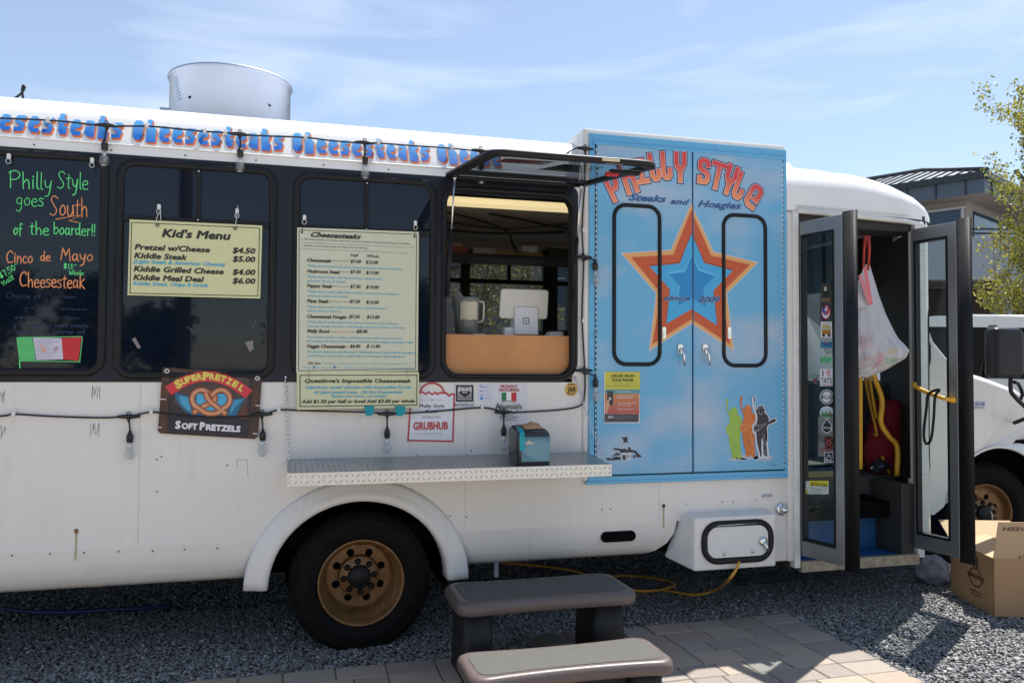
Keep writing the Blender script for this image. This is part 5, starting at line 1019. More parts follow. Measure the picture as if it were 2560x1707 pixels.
lets = [('P', 402, 722, 27), ('H', 575, 640, 20), ('I', 705, 560, 13), ('L', 858, 530, 10), ('L', 985, 515, 4), ('Y', 1135, 515, 0), ('S', 1393, 558, -4), ('T', 1545, 595, -13), ('Y', 1678, 655, -19), ('L', 1780, 735, -22), ('E', 1932, 832, -31)]
artL = MB(); artR = MB()
for ch, zx, zy, an in lets:
    gl_letter(artL if zx < 1250 else artR, ch, 1440 + zx / 4.3556, 300 + zy / 4.3556, an, 66, 1.02 if ch != 'T' else .95, .165, [(.115, S((22, 27, 56))), (.045, S((232, 190, 200))), (.0, RO)])
def script(mb, s, x0, y0, x1, y1, h, lay=0):
    for b_, c_, l_ in ((.075, S((205, 215, 232)), 0), (.05, S((24, 34, 66)), .0008), (.03, S((46, 100, 158)), .0016)):
        TX(mb, s, x0, y0, x1, h, c_, -.031, .0005 + l_ + lay, shear=.38, bold=b_, y1=y1)
script(artL, 'Steaks', 1571, 501, 1666, 506, 17); script(artL, 'and', 1676, 509, 1724, 513, 14); script(artR, 'Hoagies', 1744, 517, 1853, 523, 17)
star = [(1728, 512), (1783, 630), (1892.5, 656.7), (1816, 732.5), (1833, 874), (1729, 807), (1624.6, 874), (1641.8, 732.5), (1555.7, 634), (1678, 626)]
sc_ = (1728.5, 696)
def clipx(pts, x0, x1):
    def clip(P, s, v):
        out = []
        for i in range(len(P)):
            a, b = P[i - 1], P[i]; ia, ib = s * (a[0] - v) >= 0, s * (b[0] - v) >= 0
            if ia != ib: t = (v - a[0]) / (b[0] - a[0]); out.append((v, a[1] + (b[1] - a[1]) * t))
            if ib: out.append(b)
        return out
    return clip(clip(pts, 1, x0), -1, x1)
inner = [[(700, 590), (830, 885), (1085, 945), (900, 1128), (955, 1465), (703, 1300), (445, 1465), (505, 1135), (308, 897), (583, 880)], [(703, 745), (785, 935), (970, 985), (845, 1115), (868, 1340), (703, 1235), (538, 1330), (562, 1108), (430, 957), (625, 938)], [(703, 890), (748, 985), (855, 1020), (780, 1095), (797, 1220), (703, 1160), (612, 1215), (625, 1085), (555, 1008), (660, 992)]]
lay_ = 0
base_star = dpx(star)
big = [(x + (x - W(sc_[0], sc_[1], -.031).x) * .025, z + (z - W(sc_[0], sc_[1], -.031).z) * .025) for x, z in base_star]
def zz(p): return [(1460 + a / 2.6135, 300 + b / 2.6135) for a, b in p]
for i, (pts, c_) in enumerate([(big, S((200, 198, 212))), (base_star, S((224, 166, 102))), (dpx(zz(inner[0])), S((196, 86, 44))), ([(x + (x - 2.249) * .03, z + (z - 1.73) * .03) for x, z in dpx(zz(inner[1]))], S((150, 70, 40))), (dpx(zz(inner[1])), S((66, 168, 222))), ([(x + (x - 2.249) * .04, z + (z - 1.73) * .04) for x, z in dpx(zz(inner[2]))], S((96, 190, 232))), (dpx(zz(inner[2])), S((36, 134, 198)))]):
    for mb_, a, b in ((artL, -9, DXM - .005), (artR, DXM + .005, 9)):
        q = clipx(pts, a, b); flc(mb_, q, c_, DY - .0002 - i * .0003)
script(artL, 'since', 1657, 750.5, 1725, 751, 12, .002); script(artR, '2009', 1745, 755, 1799, 756.5, 15, .002)
part('lettering', artL, INK, bpy.data.objects['cabinet_door'], label='PHILLY, Steaks and, since with left half of the star'); part('lettering', artR, INK, bpy.data.objects['cabinet_door.001'], label='STYLE, Hoagies, 2009 with right half of the star')
# guitarist stencils (zoom coordinates 1500,920 scale 4.9)
def z49(pts): return [(1500 + a / 4.9, 920 + b / 4.9) for a, b in pts]
figB = [(1870, 360), (1895, 352), (1898, 380), (1888, 430), (1893, 490), (1915, 520), (1930, 480), (1955, 460), (1990, 465), (2010, 500), (2012, 545), (2050, 580), (2065, 620), (2062, 660), (2110, 625), (2145, 620), (2150, 650), (2110, 668), (2060, 690), (2040, 720), (2045, 800), (2042, 900), (2050, 990), (2060, 1085), (2020, 1095), (1990, 1060), (1985, 1000), (1985, 900), (1978, 870), (1985, 1000), (1990, 1090), (1945, 1095), (1945, 1060), (1920, 960), (1905, 880), (1900, 800), (1875, 780), (1868, 720), (1880, 690), (1905, 670), (1915, 600), (1900, 545), (1880, 500), (1868, 430)]
def figure(mb, dx, dy, c_, li, out, lay, mirror=0):
    P = [(a + dx, b + dy) for a, b in figB]
    if out: ribbon(mb, dpx(z49(P)), .012, out, DY - lay, True)
    flc(mb, dpx(z49(P)), c_, DY - lay - .0004)
    for q in ([(1875, 740), (1900, 700), (1960, 700), (2030, 672)], [(1890, 760), (1935, 770), (1960, 735), (2030, 690)], [(1940, 520), (1950, 560), (1975, 570), (1990, 540)], [(1985, 800), (2010, 830), (1995, 860), (2025, 890)], [(2000, 900), (2030, 950)], [(1935, 500), (1960, 480), (1990, 490)], [(2010, 1000), (2030, 1060)]):
        ribbon(mb, dpx(z49([(a + dx, b + dy) for a, b in q])), .0035, li, DY - lay - .0008)
    ribbon(mb, dpx(z49([(a + dx, b + dy) for a, b in [(1905 + 35 * math.cos(t), 735 + 45 * math.sin(t)) for t in [2 * PI * k / 14 for k in range(14)]]])), .003, li, DY - lay - .0008, True)
fg = MB(); fl_s = S((178, 186, 205))
for (ax_, ay_, rx, ry) in ((1800, 1090, 170, 30), (2000, 1100, 120, 35), (1680, 1115, 110, 22)): fg.face([(lambda p: (p[0], DY - .0001, p[1]))(dpx(z49([(ax_ + rx * math.cos(t), ay_ + ry * math.sin(t))]))[0]) for t in [2 * PI * k / 20 for k in range(20)]], 0, False, fl_s)
figure(fg, -325, 18, S((150, 186, 74)), S((175, 200, 100)), None, .0005); figure(fg, -155, -8, S((206, 112, 46)), S((232, 160, 96)), None, .0018); figure(fg, 0, 0, S((42, 40, 48)), S((150, 150, 165)), S((205, 210, 225)), .0032)
for q in ([(1919, 1158), (1918, 1164), (1922, 1164)], [(1926, 1158), (1928, 1164), (1931, 1159), (1933, 1164), (1937, 1160), (1940, 1163)]): ribbon(fg, dpx(q), .0018, S((30, 90, 150)), DY - .001)
part('guitarist_stencils', fg, INK, bpy.data.objects['cabinet_door.001'], label='green, orange and black guitarist silhouettes with raised arms')
# generic little black artwork bottom left
fg = MB(); k_ = S((34, 32, 40)); w_ = S((200, 208, 222))
for q, c_, l_ in (([(75, 1100), (100, 1095), (140, 1105), (200, 1080), (255, 1090), (255, 1120), (180, 1128), (90, 1128)], k_, 1), ([(150, 1080), (200, 1035), (250, 1045), (235, 1070), (190, 1065), (160, 1088)], k_, 2), ([(160, 985), (185, 975), (260, 990), (300, 985), (340, 1000), (390, 1000), (440, 1010), (475, 1050), (510, 1078), (500, 1092), (450, 1090), (430, 1040), (400, 1030), (250, 1035), (240, 1010), (170, 998)], k_, 1), ([(262, 1040), (385, 1035), (385, 1120), (262, 1130)], w_, 3), ([(270, 1062), (312, 1062), (312, 1125), (280, 1122)], k_, 4), ([(265, 845), (340, 843), (335, 880), (350, 920), (320, 900), (290, 920), (285, 870)], k_, 2), ([(262, 940), (295, 940), (292, 985), (268, 985)], w_, 3), ([(342, 970), (375, 965), (378, 1000), (345, 1003)], S((60, 50, 50)), 3), ([(405, 1065), (435, 1062), (430, 1098), (408, 1100)], S((90, 40, 44)), 4)):
    flc(fg, dpx(z49(q)), c_, DY - .0003 * l_)
for q in ([(325, 1050), (325, 1120)], [(330, 1070), (378, 1068)], [(330, 1092), (378, 1088)], [(272, 955), (286, 957)]): ribbon(fg, dpx(z49(q)), .003, k_, DY - .0016)
part('stencil_art', fg, INK, bpy.data.objects['cabinet_door'], label='small black and white stencil of reclining figures')
# order poster
po = MB(); Yp = -.033
def R4(x0, y0, x1, y1, c_, l=0, mb=None, Y=None): (mb or po).face([(p[0], (Yp if Y is None else Y) - l * .0005, p[1]) for p in px([(x0, y0), (x1, y0), (x1, y1), (x0, y1)], Yp if Y is None else Y)], 0, False, c_)
R4(1510, 929, 1599, 1057, S((225, 225, 228))); R4(1512, 929, 1600, 973, S((196, 192, 74)), 1); R4(1512, 973, 1599, 984, S((92, 150, 158)), 1)
oc = [S((190, 130, 84)), S((190, 116, 80)), S((184, 100, 80)), S((178, 88, 82))]
for k in range(4): R4(1512, 984 + k * 12.7, 1598, 984 + (k + 1) * 12.7, oc[k], 1)
R4(1511, 1035, 1597, 1055, S((66, 66, 74)), 1)
def PT(mb, s, x0, y0, x1, h, c_, Y=-.033, lay=.0012, bold=.01, shear=0): TX(mb, s, x0, y0, x1, h, c_, Y, lay, shear=shear, bold=bold)
PT(po, 'ORDER FROM', 1528, 943, 1585, 7.5, S((56, 52, 34)), bold=.03); PT(po, 'YOUR PHONE', 1529, 953.5, 1583, 7.5, S((56, 52, 34)), bold=.03)
PT(po, 'VISIT US ONLINE AT', 1531, 960, 1582, 2.5, S((120, 130, 100)), bold=0); PT(po, 'www.phillystyle.com', 1536, 966, 1576, 3.4, S((110, 96, 50)), bold=0)
ribbon(po, px([(1516, 965), (1530, 965)], Yp), .002, S((120, 110, 60)), Yp - .001); ribbon(po, px([(1582, 965), (1596, 965)], Yp), .002, S((120, 110, 60)), Yp - .001)
ph = px([(1518, 977), (1532, 977), (1533, 979), (1532, 1011), (1530, 1013), (1520, 1012), (1518, 1010)], Yp); flc(po, ph, S((52, 52, 62)), Yp - .0012)
flc(po, px([(1513, 1032), (1513, 1010), (1518, 1000), (1528, 996), (1522, 1003), (1524, 1014), (1519, 1026), (1516, 1033)], Yp), S((205, 160, 130)), Yp - .0016); PT(po, 'B', 1522, 998, 1527.5, 5, S((225, 225, 230)), bold=.04, lay=.002)
for s_, x1_, y_ in (('Skip the Line', 1574, 980), ('Order and Re-order', 1584, 991), ('from your Phone', 1579, 995.5), ('Get a text when your', 1590, 1009), ('order is ready', 1576, 1014.5), ('Close Out Anytime', 1583, 1024)): PT(po, s_, 1543.5, y_, x1_, 3.4, S((228, 226, 224)), bold=.01)
PT(po, 'BTO', 1521, 1045, 1534, 5.5, S((215, 215, 220)), bold=.04); PT(po, 'Order for Pickup with your phone', 1537, 1042, 1584, 2.2, S((150, 150, 150)), bold=0); PT(po, 'or on the web today', 1537, 1046, 1570, 2.2, S((150, 150, 150)), bold=0)
part('poster', po, INK, bpy.data.objects['cabinet_door'], label='yellow, orange and black ORDER FROM YOUR PHONE poster')

# ================================================================== STICKERS ON THE WHITE SIDE
Ys = -.0015
gb = MB(); rd = S((186, 58, 70)); wt = S((222, 226, 236))
flc(gb, px([(1048, 985), (1048, 985), (1052, 978), (1136, 988), (1136, 988), (1131, 1103), (1018, 1100), (1022, 1018), (1022, 985)], Ys), wt, Ys)
def z57(p): return [(1020 + a / 5.7366, 940 + b / 5.7366) for a, b in p]
ribbon(gb, px([(1026, 1012), (1020, 1100.5), (1132, 1102.5), (1135.5, 985), (1130, 984.5), (1122, 989.5), (1114, 980.5)], Ys), .009, rd, Ys - .001)
ribbon(gb, px(z57([(160, 245), (215, 230), (255, 260), (295, 230), (350, 262), (395, 232), (425, 262), (465, 235), (500, 245), (520, 235), (585, 268)]), Ys), .009, rd, Ys - .0012)
arc = [(345 - 165 * math.cos(t), 235 - 135 * math.sin(t)) for t in [PI * k / 14 for k in range(15)]]; ribbon(gb, px(z57(arc), Ys), .010, rd, Ys - .0014)
PT(gb, 'GET', 1074.5, 1001.5, 1085.5, 4.5, S((150, 70, 78)), Ys, bold=0); ribbon(gb, px([(1052, 999), (1070, 999)], Ys), .001, S((140, 140, 150)), Ys - .001); ribbon(gb, px([(1092, 999), (1110, 1000)], Ys), .001, S((140, 140, 150)), Ys - .001)
PT(gb, 'Philly Style', 1048, 1018.5, 1111, 8.5, S((24, 24, 30)), Ys, bold=.02); PT(gb, 'Bend', 1065, 1032, 1093, 8.5, S((24, 24, 30)), Ys, bold=.02); PT(gb, 'DELIVERED WITH', 1055, 1045, 1101, 4.5, S((110, 80, 88)), Ys, bold=0)
PT(gb, 'GRUBHUB', 1033, 1073.5, 1120, 19, rd, Ys, bold=.045); PT(gb, 'ORDER WITH THE APP OR ONLINE', 1045, 1085.5, 1098, 2.6, S((150, 100, 110)), Ys, bold=0); ribbon(gb, px([(1101.5, 1081), (1106, 1081), (1106, 1088), (1101.5, 1088)], Ys), .001, rd, Ys - .001, True)
tp('sticker', gb, INK, label='white GRUBHUB paper bag sticker with red outline')
bt = MB(); kk = S((20, 20, 26)); wh = S((205, 206, 215))
def z57r(x0, y0, x1, y1): return px(z57([(x0, y0), (x1, y0), (x1, y1), (x0, y1)]), Ys)
R4(1136, 958, 1186, 1018, wh, 0, bt, -.001); q = z57r(700, 142, 925, 352); ribbon(bt, q, .010, kk, Ys - .001, True)
flc(bt, px(z57([(745, 215), (885, 215), (905, 240), (910, 310), (900, 328), (730, 328), (722, 310), (728, 240)]), Ys), kk, Ys - .0008); flc(bt, px(z57([(750, 210), (758, 172), (775, 162), (860, 162), (875, 172), (882, 210)]), Ys), kk, Ys - .0008)
flc(bt, px(z57([(757, 207), (763, 178), (778, 170), (812, 170), (812, 207)]), Ys), wh, Ys - .0012); flc(bt, px(z57([(818, 207), (818, 170), (856, 170), (870, 178), (874, 207)]), Ys), wh, Ys - .0012)
flc(bt, px(z57([(738, 245), (778, 285), (800, 300), (835, 300), (860, 280), (897, 242), (900, 295), (735, 298)]), Ys), wh, Ys - .0012); flc(bt, px(z57([(785, 250), (855, 250), (820, 308)]), Ys), kk, Ys - .0016)
for cx_ in (757, 877): flc(bt, px(z57([(cx_ + 11 * math.cos(t), 275 + 12 * math.sin(t)) for t in [2 * PI * k / 12 for k in range(12)]]), Ys), kk, Ys - .002)
ribbon(bt, px(z57([(735, 310), (900, 310)]), Ys), .002, wh, Ys - .002); PT(bt, 'BTO', 1156, 983, 1168, 4.5, wh, Ys, bold=.03, lay=.003); PT(bt, 'BendTakeOut.com', 1137, 1014.5, 1184, 7.5, S((40, 38, 48)), Ys, bold=0)
tp('sticker', bt, INK, label='black and white camper van BendTakeOut.com sticker')
sq_ = MB(); R4(1195, 960, 1224, 1003, S((206, 212, 232)), 0, sq_, Ys); ribbon(sq_, px([(1200, 963), (1205, 963), (1205, 968.5), (1200, 968.5)], Ys), .0018, S((60, 60, 74)), Ys - .0008, True); PT(sq_, 'Square', 1207, 968, 1222, 4, S((130, 134, 150)), Ys, bold=0)
R4(1200.5, 992, 1207, 999, S((70, 140, 205)), 2, sq_, Ys); PT(sq_, 'VISA', 1200, 988, 1208, 3, S((90, 100, 140)), Ys, bold=.01)
for a, b, c_ in ((1200, 976, (120, 90, 100)), (1204, 976, (140, 120, 110)), (1214, 975, (150, 160, 190)), (1214, 985, (170, 170, 190)), (1212, 994, (190, 150, 160)), (1218, 994, (190, 150, 160))): R4(a, b, a + 3, b + 2.5, S(c_), 2, sq_, Ys)
tp('sticker', sq_, INK, label='small pale card payment sticker')
am = MB(); R4(1226, 958, 1317, 1055, S((214, 214, 224)), 0, am, Ys)
PT(am, 'PROUDLY', 1251, 969, 1294, 7.2, S((178, 40, 52)), Ys, bold=.04); PT(am, 'FEATURING', 1248, 978, 1297.5, 7.2, S((178, 40, 52)), Ys, bold=.04)
R4(1254, 981, 1266, 1003, S((20, 118, 78)), 2, am, Ys); R4(1266, 981, 1278, 1003, S((235, 235, 235)), 2, am, Ys); R4(1278, 981, 1291, 1003, S((196, 38, 48)), 2, am, Ys)
def ell(cx_, cy_, rx, ry, n=28): return [(cx_ + rx * math.cos(t), cy_ + ry * math.sin(t)) for t in [2 * PI * k / n for k in range(n)]]
flc(am, px(ell(1271, 1020, 23.5, 20), Ys), S((228, 228, 232)), Ys - .0015); ribbon(am, px(ell(1271, 1020, 21.5, 18), Ys), .004, S((52, 84, 70)), Ys - .0018, True)
PT(am, 'SINCE 1904', 1262, 1009, 1280, 2.6, S((110, 110, 100)), Ys, bold=0, lay=.002); PT(am, "PHILADELPHIA'S BAKERY", 1257, 1012.5, 1286, 2.6, S((110, 110, 100)), Ys, bold=0, lay=.002)
for b_, c_, l_ in ((.10, kk, .0022), (.075, S((225, 225, 228)), .0026), (.03, kk, .003)): TX(am, 'A', 1238, 1022.5, 1251, 15, c_, Ys, l_, bold=b_); TX(am, "moroso's", 1251, 1022, 1304, 12.5, c_, Ys, l_, bold=b_)
PT(am, 'Why Philly sandwiches', 1246.5, 1044.5, 1296, 4.4, kk, Ys, bold=.01); PT(am, 'are world-famous.', 1251, 1050.5, 1291, 4.4, kk, Ys, bold=.01)
tp('sticker', am, INK, label="PROUDLY FEATURING Amoroso's poster with Italian tricolour")
jr = MB(); flc(jr, px(ell(1428, 973, 16.2, 17), Ys), S((208, 168, 84)), Ys); 
for b_, c_, l_ in ((.03, S((48, 38, 28)), .001),): TX(jr, 'J&R', 1418, 978.5, 1440, 12, c_, Ys, l_, bold=b_)
PT(jr, 'SINCE', 1420, 962.5, 1436, 4, S((60, 48, 34)), Ys, bold=.02); PT(jr, 'SPECIALTY', 1417, 986, 1439, 4, S((60, 48, 34)), Ys, bold=.02)
tp('sticker', jr, INK, label='round mustard J&R sticker below the serving window')
tpn = MB()
for x0, x1 in ((911, 935), (987.5, 1013)): tpn.mesh([tuple(W(x, y_, -.034)) for x, y_ in ((x0, 1019), (x1, 1019), (x1 + .5, 1034), ((x0 + x1) / 2 + 2, 1040), (x0 + 3, 1038))] , [(0, 1, 2, 3, 4)])

# ================================================================== "Cheesesteaks" LETTERING ALONG THE ROOF EDGE
CH = MB()
LT, LB = S((92, 176, 240)), S((30, 104, 196)); ORc = S((212, 112, 62))
word = 'Cheesesteaks'; period = W(730, 380, .03).x - W(330, 345, .03).x
x0w = W(330, 345, .03).x
yf_ = lambda z: .018 + (z - 2.525) * .454 - .002
GC = {'C': [[(.17, .12), (.17, .33), (.08, .41), (-.08, .41), (-.17, .33), (-.17, -.33), (-.08, -.41), (.08, -.41), (.17, -.33), (.17, -.12)]],
 'h': [[(-.15, .5), (-.15, -.5)], [(-.15, .12), (.07, .12), (.16, .03), (.16, -.5)]], 'e': [[(-.13, -.1), (.16, -.02), (.16, .1), (.06, .2), (-.08, .2), (-.16, .1), (-.16, -.3), (-.06, -.42), (.18, -.42)]],
 's': [[(.17, .20), (-.08, .20), (-.16, .12), (-.1, -.04), (.08, -.1), (.16, -.2), (.1, -.40), (-.17, -.42)]], 't': [[(-.06, .45), (-.06, -.3), (.02, -.42), (.16, -.42), (.16, -.2)], [(-.17, .16), (.15, .16)]],
 'a': [[(-.12, .2), (.08, .2), (.16, .1), (.16, -.46)], [(.16, -.1), (-.08, -.1), (-.16, -.2), (-.16, -.34), (-.06, -.42), (.16, -.40)]], 'k': [[(-.15, .5), (-.15, -.5)], [(.15, .2), (-.1, -.08), (.06, -.14), (.16, -.28), (.16, -.5)]]}
def band(p, a, b):
    t = min(1, max(0, (p - a) / (b - a))); return tuple(LB[i] + (LT[i] - LB[i]) * t for i in range(3)) + (1,)
for wv_ in range(-3, 3):
    xx = x0w + wv_ * period
    for i, ch in enumerate(word):
        cx_ = xx + .026 + i * (period - .034) / 12
        if cx_ < XL + .05 or cx_ > 1.13: continue
        zc_ = 2.575; k = .104
        def T_(p, dx=0, dz=0): return (cx_ + (p[0] * .43 + p[1] * .0) * k * 1.45 + dx, zc_ + p[1] * k + dz)
        for dx, dz, w_, l_ in ((.007, -.011, .032, .0008), (.004, -.006, .032, .001), (0, 0, .024, .0018)):
            for j, st_ in enumerate(GC[ch]):
                pts_ = [T_(p, dx, dz) for p in st_]
                if l_ < .0015: ribbon(CH, pts_, k * w_ * 7, ORc, 0, yf=lambda z, l_=l_, j=j: yf_(z) - l_ - j * .0001)
                else: ribbon(CH, pts_, k * .215, None, 0, grad=lambda p: band(p.y, 2.54, 2.60), yf=lambda z, l_=l_, j=j: yf_(z) - l_ - j * .0001)
tp('banner_lettering', CH, INK, label='blue and orange Cheesesteaks lettering repeated along the roof edge')

# handwriting on the first window
hw = MB(); GN = S((96, 226, 130)); OG = S((236, 150, 92)); YW = -.0085
HW(hw, 'Philly', 22, 469, 134, 42, GN, YW, .0045); HW(hw, 'Style', 144, 470, 223, 42, GN, YW, .0045); HW(hw, 'goes', 41, 513, 112, 36, GN, YW, .004); HW(hw, 'South', 125, 538, 222, 48, OG, YW, .0045)
HW(hw, 'of', 34, 587, 57, 30, GN, YW, .0045); HW(hw, 'the', 74, 586, 125, 32, GN, YW, .0045); HW(hw, 'boarder!!', 134, 585, 240, 30, GN, YW, .0045)
ribbon(hw, px([(140, 548), (208, 537), (172, 552), (195, 556)], YW), .0045, OG, YW)
HW(hw, 'Cinco', 16, 656, 84, 30, OG, YW, .0045); HW(hw, 'de', 101, 652, 128, 24, OG, YW, .0045); HW(hw, 'Mayo', 152, 651, 235, 30, OG, YW, .0045); HW(hw, 'Cheesesteak', 49, 716, 214, 36, OG, YW, .0048)
HW(hw, '$13-', 159, 671, 192, 12, GN, YW, .0035); HW(hw, 'Whole', 173, 687, 210, 12, GN, YW, .003); HW(hw, '$7.50-', 3, 696, 50, 15, GN, YW, .0035, y1=668); HW(hw, 'Half', 9, 714, 38, 12, GN, YW, .003, y1=695)
dB = S((27, 48, 86))
HW(hw, 'Choice of', 16, 745, 105, 14, dB, YW, .0022); HW(hw, 'cheese', 150, 745, 190, 10, dB, YW, .0018)
HW(hw, 'served on ten', 36, 796, 200, 9, dB, YW, .002); HW(hw, 'green and the green tomato', 34, 816, 222, 11, dB, YW, .0022); HW(hw, 'sauce on an amoroso roll', 38, 832, 214, 11, dB, YW, .0022)
HW(hw, 'no ten steak', 60, 772, 220, 6, dB, YW, .0015)
flc(hw, px([(43, 844), (80, 843), (86, 872), (88, 900), (50, 901)], YW), S((90, 196, 116)), YW); flc(hw, px([(82, 844), (154, 845), (158, 898), (90, 900), (87, 872)], YW), S((198, 198, 214)), YW - .0003); flc(hw, px([(154, 845), (204, 842), (196, 902), (158, 898)], YW), S((196, 36, 42)), YW - .0004)
for k in range(9): ribbon(hw, px([(46, 850 + k * 6), (85, 846 + k * 6 + random.uniform(-1, 2))], YW), .0012, S((52, 120, 76)), YW - .0007); ribbon(hw, px([(90, 852 + k * 5.4), (random.uniform(120, 150), 848 + k * 5.4)], YW), .0014, S((112, 112, 130)), YW - .0007)
for q, c_, w_ in (([(42, 844), (205, 841), (206, 845), (199, 905)], GN, .003), ([(42, 844), (50, 902), (200, 904)], GN, .003), ([(49, 900), (50, 930)], GN, .005), ([(102, 865), (112, 868), (104, 874), (118, 876), (106, 880)], OG, .005), ([(136, 870), (143, 867), (142, 874), (137, 872), (137, 880)], S((190, 50, 60)), .0022)): ribbon(hw, px(q, YW), w_, c_, YW - .001)
w1_ = bpy.data.objects['window']
part('marker_writing', hw, INK, w1_, label='neon handwriting with hand drawn tricolour flag')
# suction hooks for signs, tape scraps on glass
def hook(x, y, parent=None, lab=None):
    a = W(x, y, -.02); mb = MB(); mb.prism([(a.x + p[0], a.z + p[1]) for p in rr(-.008, .008, -.006, .020, .006)], -.030, -.019); mb.tube([(a.x + .010 * math.cos(t), -.031, a.z - .016 + .012 * math.sin(t)) for t in [2 * PI * k / 12 for k in range(12)]], .0016, 5, closed=True)
    return tp('hook', mb, WTRIM)
for h_ in ((23, 396), (231, 406), (398, 522), (593, 532), (761, 548), (1038, 562)): hook(*h_)
mb = MB()
for q in ([(330, 848), (338, 843), (352, 868), (345, 872)], [(612, 856), (632, 850), (634, 872), (625, 880)]): flc(mb, px(q, -.0085), S((130, 120, 124)), -.0085)
for q in ([(466, 818), (478, 822), (480, 832)], [(628, 824), (640, 800)]): ribbon(mb, px(q, -.0085), .0015, S((120, 120, 130)), -.0088)
part('tape_residue', mb, INK, bpy.data.objects['window.001'])

# ================================================================== HANGING SIGNS (things of their own)
CRM = S((214, 212, 168)); CRM2 = S((222, 222, 214)); BKI = S((40, 38, 34)); CY_ = S((84, 176, 206))
def board(name, q, Y, col_, label, border, bw, thick=.006):
    p = px(q, Y); t = thing(name, label, 'menu board' if 'menu' in name else 'banner', (p[3][0], Y, p[3][1]))
    mb = MB(); mb.prism(p[::-1], Y - thick / 2, Y + thick / 2, 0, None); mb.usec = True; mb.c = [col_] * len(mb.f); part('panel', mb, INK, t)
    return t
mm = board('menu_board', [(743, 569), (1047, 580), (1044.5, 927), (740.5, 931)], -.032, S((204, 206, 184)), 'tall cream Cheesesteaks menu board hanging over the middle window', None, 0)
Y2 = -.0358; t_ = MB()
mixg = lambda p: None
ribbon(t_, px([(748, 575), (1041.5, 586), (1038.5, 922.5), (746.5, 926.5)], Y2), .0032, S((46, 50, 44)), Y2, True)
for b_, c_ in ((.06, BKI),): TX(t_, 'Cheesesteaks', 777, 592, 903, 12.5, c_, Y2, .0006, shear=.45, bold=.04)
g1 = S((90, 90, 98)); g2 = S((150, 150, 162))
def LN(s, x0, y, x1, h, c_, bold=.0, shear=0, mb=None): TX(mb or t_, s, x0, y, x1, h, c_, Y2, .0006, shear=shear, bold=bold)
LN('All cheesesteaks are made with your choice of either thinly sliced Ribeye or Chicken', 760, 599.5, 1025, 4.2, g1, .015); LN('All cheesesteaks have the option of white American (recommended) provolone, or whiz', 760, 608, 1036, 4, g2)
LN('Steaks can be made without cheese for $1.00 less', 760, 615.5, 919, 4.2, g1, .015); LN('All options come with fried onions unless specified that you would like it "wit out"', 760, 623.5, 1020, 4, g2)
for yy in (597, 605.5, 613.5, 621): R4(753.5, yy, 756.5, yy + 2.5, CY_, 0, t_, Y2 - .0006)
rows = [('Cheesesteak', 828.5, 654, '$7.00', 657, '$12.00', 659, (876, 902.6, 914, 945.5)), ('Mushroom Steak', 850, 681.8, '$7.50', 683, '$13.00', 685, (875.5, 902, 915, 947)), ('Pepper Steak', 831, 718, '$7.50', 719.5, '$13.00', 721, (875, 901.5, 915, 947)), ('Pizza Steak', 822, 756, '$7.50', 757, '$13.00', 759, (873.5, 900.5, 915, 947)), ('Cheesesteak Hoagie', 865.5, 794.6, '$7.50', 795, '$13.00', 796, (873, 899.5, 917, 949)), ('Philly Bowl', 823.5, 831.5, '$8.00', 832, None, 0, (890.6, 919, 0, 0)), ('Veggie Cheesesteak', 864, 869, '$6.00', 869, '$ 11.00', 869, (875, 901, 916.5, 950.5))]
for s_, x1_, y_, a_, ya, b_, yb, xs_ in rows:
    LN(s_, 767.5, y_, x1_, 8.6, BKI, .036, .2); LN(a_, xs_[0], ya, xs_[1], 8, BKI, .036, .2)
    if b_: LN(b_, xs_[2], yb, xs_[3], 8, BKI, .036, .2)
    if s_ == 'Philly Bowl':
        LN('--', 824, y_ + .6, 834, 8, BKI); LN('(gluten free item)', 835, y_ - .5, 878, 4.5, S((190, 120, 110))); LN('--', 879, y_ + .6, 889, 8, BKI)
    elif x1_ < 860: ribbon(t_, [(W(x1_ + 1, y_, Y2).x, W(x1_, y_ - 2.5, Y2).z), (W(xs_[0] - 2, y_, Y2).x, W(x1_, y_ - 2.5, Y2).z)], .0018, S((70, 68, 64)), Y2 - .0006)
    else: LN('--', x1_ + 1, y_ + .8, xs_[0] - 1, 8, BKI)
LN('Half', 876, 641.5, 896.5, 8, BKI, .02, .22); LN('Whole', 918, 643.5, 948, 8, BKI, .02, .22)
for s_, x0_, y_, x1_ in (('Thinly sliced steak with fried onions and your choice of cheese.', 768, 667, 1007.6), ('Thinly sliced steak with fried onions, mushrooms', 767.5, 694, 954.5), ('and your choice of cheese.', 767.5, 704.5, 867), ('Thinly sliced steak with fried onions, sweet and hot peppers', 767.5, 731, 996), ('and your choice of cheese.', 769, 741.5, 870), ('Thinly sliced steak with fried onions, marinara sauce', 767.5, 769, 966.5), ('and provolone cheese.', 767.5, 779, 853), ('Thinly sliced steak with fried onions. Includes mayo, lettuce,', 768, 807, 996), ('tomato, hoagie spread, oil & vinegar and your choice of cheese.', 768.6, 817.5, 1014), ('Your choice of steak or chicken with fried onions, mushrooms, sweet and', 767, 845, 1002), ('hot peppers with melted provolone and American cheese topped with pepper relish.', 766, 854.7, 1034), ('Cheesesteak without the steak? Who knew?! Grilled mushrooms & onions, sweet & hot peppers,', 768, 881.5, 1037), ('melted American and provolone, topped with a touch of pepper relish hoagie spread.', 768, 891.5, 1013)):
    LN(s_, x0_, y_, x1_, 6, CY_, .022)
LN('Wit Xtra:', 770, 911, 803, 7, BKI, .015, .2); LN('Mushrooms, Peppers - $1.00, Cheese - $1.00, Xtra Steak/Chicken $4.00', 807, 910.5, 1019, 4.6, CY_); LN('Chips $2.00  Drinks $1.00    Meal Deal:  Chips & Drink to any sandwich $3.00', 757, 920.5, 1032, 4.6, CY_)
